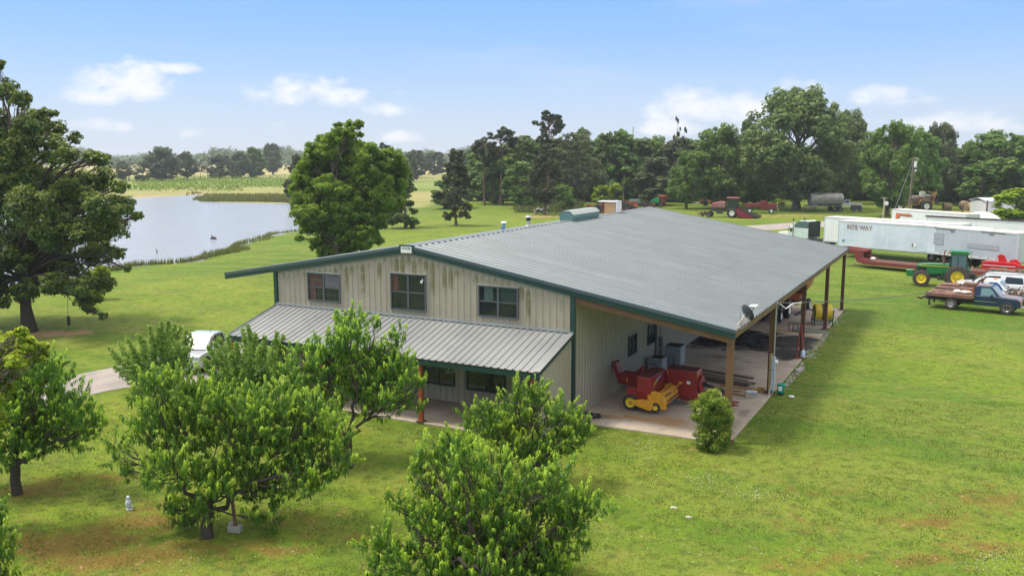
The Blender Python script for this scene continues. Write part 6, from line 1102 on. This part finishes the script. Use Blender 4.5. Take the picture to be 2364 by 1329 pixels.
m = MB(); m.cyl((-.2, .1, 4.08), (16.2, .1, 4.08), .11, n=10); [m.lathe([(.125, -.03), (.135, -.03), (.135, .03), (.125, .03)], (x, .1, 4.08), 'x', 10) for x in (2, 5, 8, 11, 14)]; m.build('rolled_tarp', BLACK, T4)
A = G(2058, 500, 2.4); Bp = G(2230, 514, 2.4); T5 = trailer('white box trailer with an orange emblem behind the others', A, Bp, 2.6, 1.2, 3.75, TRP, GT, L=float(np.linalg.norm(Bp-A)))
EO = mat('emblem_orange', (.80, .16, .05), .5); m = MB(); m.prism([(.9, 2.5), (.95, 3.15), (3.4, 3.12), (3.9, 2.95), (3.3, 2.88), (1.6, 2.95), (1.35, 2.5)], 'y', -.050, -.040); e_ = m.build('emblem', EO, T5); m = MB(); m.prism([(.84, 2.44), (.89, 3.21), (3.5, 3.18), (4.05, 2.93), (3.4, 2.80), (1.7, 2.87), (1.42, 2.44)], 'y', -.040, -.028); m.build('emblem_outline', BLACK, e_); m = MB(); [m.box((x, -.034, 3.3), (.09, .012, .09)) for x in (3.2, 7.6)]; m.build('vent', BLACK, T5)
# white dome tarp
p = G(2258, 512, 1.6); o = thing('covered_stack', 'rounded white tarpaulin mound behind the hopper trailer', 'tarpaulin', (p[0]+.5, p[1]+4, 0), R(-24)); m = MB(); m.lathe([(3.1, 0), (3.05, 1.2), (2.6, 1.9), (1.8, 2.5), (.9, 2.85), (.001, 2.95)], n=28); m.build('tarpaulin', mat('tarp_white', (.70, .68, .66), .6, c2=(.6, .58, .55), sc=2), o, smooth='all')
# white shed at the right
p = at(2276, 508); o = thing('shed', 'white metal shed at the right edge behind the shrubs', 'shed', (p[0], p[1], p[2]), R(27)); m = MB(); ribbed(m, (0, 0, 0), (1, 0, 0), (0, 0, 1), (0, -1, 0), 5, 3.4, .35); m.box((2.5, 3, 1.7), (4.98, 5.95, 3.4)); m.build('wall', TRP, o); m = MB(); m.prism([(-.2, 3.4), (3.1, 3.9), (6.3, 3.4), (6.3, 3.3), (3.1, 3.8), (-.2, 3.3)], 'x', -.2, 5.2); m.build('roof', ALU, o); m = MB(); m.box((0, -.05, 1.8), (.25, .12, 3.6)); m.build('corner_post', RUST, o)
# ---- red lowboy trailer
A = G(1990, 617, .0); o = thing('lowboy_trailer', 'long rusty red lowboy trailer lying before the white trailers', 'trailer', (A[0], A[1], 0), R(-22)); LR = mat('lowboy_red', (.18, .026, .022), .7, c2=(.09, .03, .022), sc=2); L_ = 12.2
m = MB(); [m.box((L_/2, y, .50), (L_, .14, .34)) for y in (.1, 1.0, 2.4)]; m.box((L_/2, 1.25, .62), (L_, 2.3, .06)); m.build('side_rails', LR, o); m = MB()
for k in range(34): m.box((.4+k*.345, 1.25, .69), (.2, 2.3, .05))
m.build('deck_planks', RUSTB, o)
m = MB(); m.prism([(.6, .35), (.6, .85), (-.1, .95), (-.25, 1.75), (-2.9, 1.85), (-3.1, 1.55), (-1.1, 1.35), (-.75, .5), (0, .35)], 'y', .2, .5); m.prism([(.6, .35), (.6, .85), (-.1, .95), (-.25, 1.75), (-2.9, 1.85), (-3.1, 1.55), (-1.1, 1.35), (-.75, .5), (0, .35)], 'y', 2.0, 2.3); m.box((-1.4, 1.25, 1.55), (2.2, 1.6, .2)); m.box((.2, 1.25, .6), (.6, 2.2, .35)); m.build('gooseneck', LR, o, bev=.02); m = MB(); m.ball((.9, .5, .95), (.28, .2, .16), 2, .1); m.build('white_bundle', WHITE, o)
for x in (L_+.6, L_+1.9):
    for y, s in ((.15, -1), (2.35, 1)): wheel(o, x, y, .52, .45, .52, WHITE, RUBD, side=s)
m = MB(); m.box((L_+1.2, 1.25, .8), (2.8, 1.2, .3)); m.box((L_+2.55, .3, .85), (.08, .4, .6)); m.build('rear_bogie', RUST, o)
# ---- red mower
p = at(2265, 634); o = thing('disc_mower', 'bright red folded mower behind the white suv', 'mower', (p[0], p[1]+.8, p[2]), R(-12)); BR = mat('bright_red', (.55, .012, .02), .3, c2=(.38, .01, .015), sc=2, coat=.3)
m = MB(); m.prism([(0, .45), (.1, 1.25), (.5, 1.35), (2.9, 1.30), (3.3, 1.1), (3.4, .5)], 'y', -.5, .6); m.build('cover', BR, o, bev=.04); m = MB(); m.prism([(1.5, 1.3), (1.35, 1.9), (1.65, 2.05), (1.95, 1.9), (2.2, 1.3)], 'y', -.2, .2); m.prism([(2.2, 1.1), (2.4, 1.5), (2.9, 1.6), (3.4, 1.2)], 'y', .1, .5); m.build('fold_arm', BR, o); m = MB(); beam(m, (3.3, 0, .95), (6.6, .2, .65), .2, .22); beam(m, (3.3, .4, 1.0), (5.2, .3, .8), .1, .1); m.box((5.9, .2, .9), (.4, .2, .7), (0, .3, 0)); m.build('drawbar', BR, o)
m = MB(); m.box((1.6, -.51, .95), (2.8, .02, .06)); m.build('stripe', WHITE, o); wheel(o, 2.2, -.6, .36, .2, .5, WHITE, RUB, side=-1); wheel(o, 2.2, .7, .36, .2, .5, WHITE, RUB, side=1); m = MB(); m.lathe([(.3, 0), (.22, .12), (.05, .6), (.001, .62)], (-.8, 0, 0), n=14); m.build('shield_cone', mat('faded_pink', (.7, .22, .15), .6), o)
# ---- semi tractor
p = G(1862, 566, 0); o = thing('semi_truck', 'white and dark green sleeper truck parked beyond the roof', 'truck', (p[0]+.6, p[1]+1.2, 0), R(150)); DG = mat('slate_green_paint', (.07, .12, .13), .3, c2=(.05, .09, .10), coat=.4); PW = mat('pale_green_paint', (.52, .62, .60), .3, coat=.4)
m = MB(); m.prism([(0, .9), (0, 2.4), (2.6, 2.4), (2.6, .9)], 'y', -1.2, 1.2); m.prism([(2.6, 1.0), (2.6, 2.35), (3.5, 2.30), (3.9, 1.5), (3.9, 1.0)], 'y', -1.05, 1.05); m.build('lower_cab', PW, o, bev=.05); m = MB(); m.prism([(0, 2.4), (0, 3.25), (.5, 3.50), (1.8, 3.42), (2.6, 2.95), (2.6, 2.4)], 'y', -1.18, 1.18); m.build('sleeper_roof', DG, o, bev=.08); m = MB(); m.prism([(.3, 3.42), (.5, 3.56), (1.8, 3.48), (2.6, 3.02), (3.3, 2.75), (3.5, 2.35), (2.6, 2.6)], 'y', -.9, .9); m.prism([(2.6, 2.4), (2.6, 2.95), (3.3, 2.75), (3.55, 2.3)], 'y', -1.03, 1.03); m.build('white_top', CARW, o, bev=.05)
m = MB(); m.prism([(3.9, 1.0), (3.9, 1.8), (5.6, 1.6), (5.9, 1.3), (5.9, .6), (4.0, .6)], 'y', -.95, .95); m.build('bonnet', CARW, o, bev=.08); m = MB(); m.box((3.75, 0, 2.05), (.3, 1.8, .6), (0, -.5, 0)); [m.box((3.1, s*1.06, 2.02), (.7, .03, .5)) for s in (-1, 1)]; m.build('cab_glass', CARGL, o); m = MB(); m.box((-.1, 0, 2.3), (.35, 2.3, 2.3)); m.build('rear_fairing', BLACK, o)
m = MB(); [m.cyl((2.75, s*1.22, .8), (2.75, s*1.22, 3.4), .09, n=10) for s in (-1, 1)]; m.build('exhaust_stack', CHROME, o, smooth=True); m = MB(); [m.cyl((2.75, s*1.22, 3.4), (2.7, s*1.22, 3.75), .10, n=10) for s in (-1, 1)]; m.build('stack_tip', BLACK, o); m = MB(); m.box((-1.2, 0, .85), (5, .9, .25)); m.build('chassis', DARKM, o)
o.scale = (.88, .88, .88)
for x in (-2.6, -1.3, 4.9):
    for s in (-1, 1): wheel(o, x, s*.95, .52, .45, .5, CHROME, RUB, side=s)
# ---- tanker trailer and white pickup behind it
def ax(u, v): q = at(u, v); return (q[0], q[1], q[2])
TK = mat('tank_steel', (.36, .35, .33), .45, .35, c2=(.22, .17, .13), sc=1.2, amt=.9); p = ax(1868, 488); o = thing('tanker_trailer', 'weathered grey tank trailer parked under the largest oak', 'trailer', p, R(32))
m = MB(); m.lathe([(.001, -.15), (1.1, -.05), (1.22, .15), (1.25, .5), (1.25, 6.4), (1.15, 6.8), (.001, 7.0)], (0, 0, 2.5), 'x', 28); [m.lathe([(1.27, -.04), (1.29, -.04), (1.29, .04), (1.27, .04)], (x, 0, 2.5), 'x', 28) for x in (1.6, 3.2, 4.8, 6.2)]; m.build('tank', TK, o, smooth=True); m = MB(); m.box((3.4, 0, 3.78), (6.2, .5, .06)); m.box((3.4, -1.15, 1.75), (6.4, .3, .16)); m.build('walkway', STEEL, o)
m = MB(); m.prism([(-.9, 1.1), (1.0, .8), (1.2, 1.5), (.6, 1.6), (.2, 1.35), (-.9, 1.25)], 'y', -1.2, 1.2); m.box((3.6, 0, 1.15), (6.4, 1.0, .22)); m.build('frame', STEEL, o); m = MB(); m.tube([(-.25, -.5, 1.5), (-.3, -.4, 3.2), (-.25, .1, 3.5), (-.3, .3, 2.6), (-.3, .1, 1.7)], .06, 6); m.build('hose', BLACK, o); m = MB(); [m.box((.9, y, .5), (.12, .12, 1.0)) for y in (-.7, .7)]; m.build('landing_legs', DARKM, o)
for x in (4.9, 6.2):
    for s in (-1, 1): wheel(o, x, s*.95, .5, .45, .5, STEEL, RUB, side=s)
def small_pickup(label, p, ang, paint, L=5.4, wl=1.9):
    T = thing('pickup_truck', label, 'pickup truck', p, ang); car_body(T, [(-2.7, .5), (-2.7, 1.2), (.4, 1.2), (.4, 1.2), (2.3, 1.15), (2.65, 1.0), (2.65, .5)], wl, paint); car_body(T, [(-.35, 1.15), (-.3, 1.85), (.6, 1.88), (1.2, 1.2)], wl*.92, paint, .12, 'cab', bev=.05); sideglass(T, [[(-.15, 1.25), (-.12, 1.75), (.52, 1.77), (.95, 1.25)]], wl*.92, .12, CARGL, .02); m = MB(); m.prism([(1.2, 1.22), (.66, 1.82), (.7, 1.84), (1.25, 1.24)], 'y', -.74, .74); m.box((-.38, 0, 1.55), (.04, 1.3, .4)); m.build('windscreen', CARGL, T); m = MB(); m.box((-1.5, 0, 1.205), (2.2, 1.6, .02)); m.build('bed_floor', BLACK, T); wells(T, (1.75, -1.6), .4, wl)
    for x in (1.75, -1.6):
        for s in (-1, 1): wheel(T, x, s*.84, .38, .25, .55, GALV, RUB, side=s)
    return T
small_pickup('old white pickup parked behind the tank trailer', ax(1958, 481), R(188), CARW)
o = thing('welding_trailer', 'small blue engine cart beside the white pickup', 'cart', ax(1976, 488), R(20)); m = MB(); m.box((0, 0, .75), (2.0, 1.1, .7), bev=.03); m.build('body', mat('dark_blue', (.03, .05, .11), .5), o); m = MB(); m.box((0, 0, 1.2), (1.7, .9, .3)); m.box((1.2, 0, .5), (.7, .1, .1)); m.build('engine', RUST, o); wheel(o, .6, -.6, .33, .2, .5, STEEL, RUB, side=-1); wheel(o, -.6, -.6, .33, .2, .5, STEEL, RUB, side=-1)
# ---- poles and wire
p = ax(2096, 514); pe = P3(2110, 362, depth(p)); o = thing('utility_pole', 'leaning wooden utility pole with a white transformer', 'utility pole', p); e = pe-np.array(p); PW_ = mat('pole_wood', (.13, .10, .08), .85, c2=(.08, .06, .05), sc=3)
m = MB(); m.tube([(0, 0, -.2), tuple(e*.5), tuple(e)], [.2, .17, .13], 10); m.build('pole', PW_, o, smooth=True); m = MB(); m.cyl(tuple(e*.84+RIGHT*.35), tuple(e*.93+RIGHT*.35), .28, n=14); m.build('transformer', mat('transformer_grey', (.66, .68, .70), .4), o, smooth=True); m = MB(); m.cyl(tuple(e*.98), tuple(e*.97+RIGHT*.8), .05, n=6); m.ball(tuple(e*.79+RIGHT*.5), .2, 2); m.build('insulator', WHITE, o)
g_ = np.array(at(2055, 512))-np.array(p); m = MB(); m.tube([tuple(e*.97), tuple(e*.5+g_*.5-np.array([0, 0, .1])), tuple(g_)], .025, 5); m.build('guy_wire', GALV, o)
p = ax(2038, 508); o = thing('yard_light_pole', 'short pale post with a round white lamp under the leaning oak', 'lamp post', p); m = MB(); m.cyl((0, 0, 0), (.1, 0, 4.0), .13, n=8); m.box((0, 0, 4.0), (1.2, .1, .1)); m.build('post', mat('pale_post', (.40, .37, .26), .8), o); m = MB(); m.lathe([(.001, 0), (.34, .02), (.36, .12), (.001, .2)], (.45, -.3, 3.0), 'y', 18); m.build('lamp', WHITE, o)
# service cable from the right to the meter mast
a0 = Vector((XR+.2, 8.37, 4.5)); q1 = P3(1830, 690, 49.5); b0 = Vector(P3(2390, 610, 92)); o = thing('power_cable', 'sagging grey power cable running from the carport to the right', 'cable', (0, 0, 0)); pts = []
for k in range(25): t_ = k/24; c = a0.lerp(b0, t_); c.z += -4*.9*t_*(1-t_); pts.append(tuple(c))
m = MB(); m.tube(pts, .022, 6); m.build('wire', mat('cable_grey', (.12, .12, .12), .6), o); m = MB(); m.tube([tuple(a0+Vector((0, .1, -.05))), tuple(a0+Vector((.25, .3, -.3))), tuple(a0+Vector((.5, .7, -.1))), pts[1]], .025, 6); m.build('drip_loop', WHITE, o)
# ---- yellow field sprayer
SY = mat('machine_ochre', (.36, .19, .05), .6, c2=(.20, .11, .04), sc=2); SB = mat('machine_brown', (.12, .085, .06), .7, c2=(.22, .16, .11), sc=3); p = ax(2072, 488); o = thing('field_sprayer', 'big wheeled ochre field sprayer parked under the trees', 'sprayer', p, R(22))
m = MB(); m.box((3.2, 0, 1.5), (7.2, .8, .4)); m.box((.3, 0, 1.75), (2.4, 1.6, .35)); m.box((1.9, 0, 1.35), (1.2, 1.3, .7)); m.prism([(3.7, 1.7), (4.1, 2.5), (5.6, 2.5), (6.7, 1.5), (6.5, 1.4), (5.5, 2.3), (4.2, 2.3)], 'y', -1.4, -1.0); m.build('chassis', SY, o); m = MB(); m.box((3.5, 0, 2.35), (3.0, 1.4, .9)); m.box((5.0, 0, 2.6), (2.2, 1.6, .8), (0, .15, 0)); m.box((5.8, 0, 3.0), (2., 1.2, .5), (0, -.3, 0)); m.build('machinery', SB, o, bev=.05)
m = MB(); m.lathe([(.001, 0), (.6, .05), (.62, 1.2), (.001, 1.3)], (4.7, 0, 2.9), 'z', 16); m.box((3.4, 0, 3.0), (1.2, 1., .6)); m.box((6.0, -.2, 3.35), (1.8, .8, .3), (0, .1, 0)); m.build('tank', mat('tank_grey', (.50, .48, .44), .5, c2=(.3, .28, .25), sc=4), o, smooth=True); m = MB()
for k in range(8): beam(m, (6.6, -.9+k*.25, 1.6+.1*(k % 3)), (7.2+.2*(k % 2), -.9+k*.25, 4.2-.2*(k % 3)), .09, .09)
for z in (2.1, 2.9, 3.7): beam(m, (6.8, -1.1, z), (7.2, 1.1, z+.1), .1, .1)
beam(m, (7.2, 0, 3.6), (5.8, 0, 4.2), .15, .15); beam(m, (-1.6, -.6, 3.3), (4.0, -.6, 3.0), .1, .1); beam(m, (-2.6, -.3, 3.5), (1.0, -.3, 3.2), .1, .1); m.build('boom_frame', mat('boom_ochre', (.42, .20, .06), .6), o)
for s in (-1, 1): wheel(o, 0, s*1.0, .95, .6, .5, WHITE, RUB, side=s); wheel(o, 5.2, s*1.25, 1.2, .9, .46, WHITE, RUB, side=s)
# ---- hay bales
BW = mat('hay_wrap', (.36, .29, .20), .8, c2=(.26, .21, .15), sc=3, bump=.4); BE = mat('hay_face', (.52, .34, .17), .9, c2=(.40, .26, .13), sc=7, bump=.5); BD = mat('old_hay', (.24, .17, .11), .9, c2=(.14, .10, .07), sc=6, bump=.5)
for (u, v, l, dark, a) in [(2186, 485, 'dark weathered round bale lying alone', True, 20), (2226, 484, 'pale round bale, left of the group by the shed', False, -62), (2246, 487, 'pale round bale, nearest of the group by the shed', False, -62), (2258, 485, 'pale round bale, hindmost of the group by the shed', False, -62)]:
    o = thing('hay_bale', l, 'hay bale', ax(u, v), R(a), 'round hay bales'); r_ = .78 if dark else .95; m = MB(); m.lathe([(r_*.97, -.75), (r_, -.7), (r_, .7), (r_*.97, .75)], (0, 0, r_-.05), 'x', 26); m.build('wrap', BD if dark else BW, o, smooth=True); m = MB(); m.cyl((-.77, 0, r_-.05), (.77, 0, r_-.05), r_*.96, n=26); m.build('face', BD if dark else BE, o)
p = ax(2220, 500); o = thing('fence_post', 'weathered wooden post in front of the hay bales', 'post', p); m = MB(); m.cyl((0, 0, 0), (.15, 0, 2.3), .14, n=8); m.build('post', PW_, o)
# ---- swather, red truck, green implement
p = ax(1690, 502); o = thing('swather', 'faded red swather with roofed cab and black header', 'swather', p, R(4)); FR = mat('faded_red', (.34, .10, .10), .5, c2=(.25, .08, .08), sc=1.5); MR = mat('maroon', (.22, .015, .03), .4)
m = MB(); m.prism([(-3.9, 2.3), (-3.8, 1.8), (-1.2, 1.75), (-1.2, 3.0), (-2.4, 3.0), (-3.6, 2.75)], 'y', -.8, .8); m.build('engine_hood', FR, o, bev=.15); m = MB(); m.prism([(-3.0, 2.25), (-1.3, 2.2), (-1.3, 2.7), (-2.2, 2.55)], 'y', -.82, -.805); m.build('side_stripe', STEEL, o); m = MB(); m.box((.1, 0, 2.75), (1.7, 1.5, 1.7)); m.build('cab_glass', glass('cab_glass_dark', (.02, .04, .035), .06), o); m = MB(); [m.cyl((x, y, 1.8), (x, y, 3.6), .06, n=6) for x in (-.78, .98) for y in (-.78, .78)]; m.box((.1, 0, 1.85), (1.9, 1.6, .12)); m.build('cab_frame', BLACK, o); m = MB(); m.box((.1, 0, 3.72), (2.3, 1.9, .22), bev=.1); m.build('cab_roof', FR, o)
m = MB(); m.box((-1.5, 0, 1.3), (5.0, .5, .35)); m.box((.2, 0, 1.2), (.6, 2.6, .5)); m.box((-4.2, 0, 1.0), (.3, 2.4, .25)); m.box((-2.2, -.9, 1.1), (1.2, .5, .7)); m.build('chassis', DARKM, o); m = MB(); m.prism([(1.0, 1.7), (1.2, 1.75), (4.2, .25), (4.2, .1), (1.4, .25)], 'y', -2.1, -1.95); m.build('header_side', MR, o); m = MB(); m.prism([(1.0, 1.7), (1.2, 1.75), (4.2, .25), (4.2, .1), (1.4, .25)], 'y', 1.95, 2.1); m.build('header_side', MR, o)
m = MB(); m.prism([(1.2, 1.3), (1.5, 1.3), (5.0, .3), (5.0, .15), (1.4, .2)], 'y', -1.9, 3.4); m.build('header', BLACK, o); m = MB(); [m.cyl((2.2+.5*math.cos(a), -1.8, 1.4+.5*math.sin(a)), (2.2+.5*math.cos(a), 3.3, 1.4+.5*math.sin(a)), .04, n=5) for a in np.arange(0, 2*PI, PI/3)]; m.build('reel', DARKM, o); wheel(o, .2, -1.5, .95, .55, .5, WHITE, RUB, side=-1); wheel(o, .2, 1.5, .95, .55, .5, WHITE, RUB, side=1); wheel(o, -4.2, -1.2, .5, .35, .4, STEEL, RUB, side=-1); wheel(o, -4.2, 1.2, .5, .35, .4, STEEL, RUB, side=1)
p = ax(1757, 492); o = thing('farm_truck', 'dark red old farm truck with chrome grille right of the swather', 'truck', p, R(10)); m = MB(); m.box((-1.6, 0, 1.55), (3.2, 2.0, .8)); m.prism([(-.2, 1.1), (-.2, 2.5), (1.0, 2.5), (1.4, 2.0), (3.0, 1.9), (3.1, .9), (0, .8)], 'y', -1.0, 1.0); m.build('body', mat('old_truck_red', (.16, .020, .018), .6, c2=(.09, .02, .02)), o, bev=.06); m = MB(); m.box((3.12, 0, 1.5), (.12, 1.2, 1.3)); m.box((3.3, 0, .75), (.25, 2.1, .3)); m.build('grille', CHROME, o); m = MB(); m.box((1.15, 0, 2.2), (.3, 1.8, .45), (0, -.6, 0)); m.build('windscreen', CARGL, o)
for x in (2.0, -2.2): wheel(o, x, -.95, .55, .4, .5, WHITE, RUB, side=-1); wheel(o, x, .95, .55, .4, .5, WHITE, RUB, side=1)
def junk(name, label, cat, u, v, L, Hh, mats, n=26, seed=0, ang=0, wheels=0, wr=.5):
    r = np.random.default_rng(seed); o = thing(name, label, cat, ax(u, v), R(ang)); k = len(mats); names = ['frame', 'bodywork', 'fittings']
    for i, mt in enumerate(mats):
        m = MB()
        for _ in range(n//k): x = r.uniform(-L/2, L/2); z = r.uniform(.35, Hh); m.box((x, r.uniform(-.7, .7), z*.7), (r.uniform(.2, L*.28), r.uniform(.1, .8), r.uniform(.08, Hh*.35)), (0, r.uniform(-.5, .5), r.uniform(-.4, .4)))
        for _ in range(5): a = (r.uniform(-L/2, L/2), r.uniform(-.6, .6), .3); b = (a[0]+r.uniform(-1, 1), a[1], r.uniform(Hh*.6, Hh)); beam(m, a, b, .09, .09)
        if i == 0: m.box((0, 0, .45), (L, .15, .15)); m.box((0, .6, .45), (L*.9, .12, .12))
        m.build(names[i], mt, o)
    for i in range(wheels): wheel(o, -L/2+L*(i+.5)/wheels, -.85, wr, .3, .5, mats[-1], RUB, side=-1)
    return o
OG = mat('faded_implement_green', (.04, .12, .06), .6); TL = mat('faded_teal', (.10, .26, .24), .6, c2=(.07, .16, .14)); OR2 = mat('rust_orange', (.34, .085, .035), .7, c2=(.2, .06, .03), sc=1); YO = mat('yellow_orange', (.52, .26, .04), .6)
junk('plough', 'green spidery plough right of the dark red truck', 'plough', 1792, 478, 3.4, 1.4, [OG, DARKM], 8, 2, -8, 1, .3); junk('garden_cart', 'small dark cart standing by the roof edge left of the swather', 'cart', 1625, 499, 2.0, 1.2, [DARKM, RUST], 10, 3, 0, 1, .3)
junk('loader_tractor', 'yellow orange old tractor under the oak left of the swather', 'tractor', 1640, 475, 4.2, 1.9, [YO, DARKM], 22, 5, 10, 2, .6); junk('scrap_heap', 'white scrap heap left of the yellow orange tractor', 'scrap', 1608, 472, 3.2, 1.0, [WHITE, STEEL], 12, 8, 0)
junk('old_combine', 'long rust orange combine wreck behind the roof ridge', 'combine', 1428, 486, 7.5, 2.6, [OR2, OR2, DARKM], 54, 11, 8, 2, .9); junk('seed_drill', 'rust orange machine at the left end of the junk row', 'implement', 1381, 492, 4.2, 2.3, [OR2, DARKM], 26, 12, 12, 1, .9)
o = junk('old_engine', 'teal old tractor engine in the middle of the junk row', 'tractor', 1465, 480, 3.2, 1.8, [TL, DARKM], 16, 13, 0, 1, .6); m = MB(); m.box((0, 0, 1.5), (2.3, .9, .8), bev=.06); m.build('bonnet', TL, o); m = MB(); m.tube([(1.0, -.4, 1.4), (1.0, -.4, 3.6), (1.7, -.4, 3.7), (1.7, -.4, 2.2)], .05, 6); m.build('roll_bar', RUST, o)
junk('rusty_frame', 'brown rusty machine between teal engine and green hood', 'implement', 1492, 480, 3.0, 1.9, [RUST, DARKM], 20, 14, 0, 1, .4)
o = junk('old_tractor', 'green hooded wreck with a red cab at the right end of the junk row', 'tractor', 1520, 478, 3.4, 1.5, [DARKM, RUST], 12, 15, 0, 2, .6); m = MB(); m.prism([(-2.2, .9), (-1.0, 1.9), (-.2, 2.2), (.2, 1.9), (.4, .9)], 'y', -.7, .7); m.build('hood', mat('vivid_green', (.02, .25, .09), .5), o, bev=.1); m = MB(); m.box((1.0, 0, 2.45), (1.9, 1.3, .2), bev=.06); m.build('cab_roof', mat('cab_orange_red', (.60, .09, .03), .5), o); m = MB(); m.box((1.0, 0, 1.7), (1.4, 1.1, 1.3)); m.build('cab', REDD, o)
m = MB(); o = thing('water_tub', 'small light blue tub lying in the weeds', 'tub', ax(1306, 483)); m.lathe([(.001, 0), (.4, 0), (.65, .45), (.6, .45)], n=16); m.build('tub', mat('sky_blue_plastic', (.20, .48, .75), .5), o)
for u, v, l in [(1365, 493, 'bright blue drum left of the plywood box'), (1381, 491, 'bright blue drum half behind the plywood box')]: o = thing('drum', l, 'drum', ax(u, v), 0, 'blue drums by the junk row'); m = MB(); m.cyl((0, 0, 0), (0, 0, .85), .32, n=14); m.build('drum', mat('drum_blue', (.03, .18, .48), .4) if 'drum_blue' not in bpy.data.materials else bpy.data.materials['drum_blue'], o)
o = thing('gate', 'white slanting wooden gate frame in the tall weeds', 'gate', ax(1212, 483), R(30)); m = MB(); m.box((-.5, 0, .7), (.14, .1, 1.6)); beam(m, (-.5, 0, 1.1), (1.2, 0, .5), .08, .1); beam(m, (-.5, 0, .5), (1.2, 0, .9), .08, .1); beam(m, (-.5, 0, .15), (1.0, 0, .25), .08, .1); m.build('frame', WHITE, o)
o = thing('tree_stump', 'cut pale log stump on the bare earth left of the brown cedar', 'stump', ax(1236, 494)); m = MB(); m.cyl((0, 0, 0), (0, 0, .9), .36, .33, 12); m.build('stump', mat('cut_log', (.34, .25, .17), .9, c2=(.2, .14, .09), sc=5), o)
junk('scrap_heap', 'small black and white scrap beside the brown cedar trunk', 'scrap', 1250, 493, 1.9, 1.5, [BLACK, WHITE], 12, 21, 60)
# distant roofs across the lake
for u, v, l, s_ in [(415, 383, 'tiny white barn far off left of the middle trees', 1), (482, 380, 'tiny white roofed barn far off in the middle', 1.3), (660, 378, 'small white house far off right of the tree row', .9)]:
    p = at(u, v); o = thing('barn', l, 'barn', p, R(20), 'tiny far off barns'); m = MB(); m.box((0, 0, 2.*s_), (16*s_, 8*s_, 4*s_)); m.build('wall', mat('far_wall', (.5, .45, .38), .7) if 'far_wall' not in bpy.data.materials else bpy.data.materials['far_wall'], o); m = MB(); m.prism([(-4.6*s_, 4*s_), (0, 6*s_), (4.6*s_, 4*s_)], 'x', -8.5*s_, 8.5*s_); m.build('roof', WHITE, o)
# ---- air
HZ = bpy.data.materials.new('haze_air'); HZ.use_nodes = True; nt = HZ.node_tree; nt.nodes.remove(nt.nodes['Principled BSDF']); pv = nt.nodes.new('ShaderNodeVolumePrincipled'); pv.inputs['Color'].default_value = (.86, .92, 1, 1); pv.inputs['Density'].default_value = .00022; pv.inputs['Anisotropy'].default_value = .2; nt.links.new(pv.outputs[0], nt.nodes['Material Output'].inputs['Volume'])
m = MB(); m.box((-500, 2200, 18), (8000, 7000, 44)); tag(m.build('haze', HZ), 'thin pale summer haze over the fields', 'haze', None, 'stuff')
bpy.context.view_layer.update()
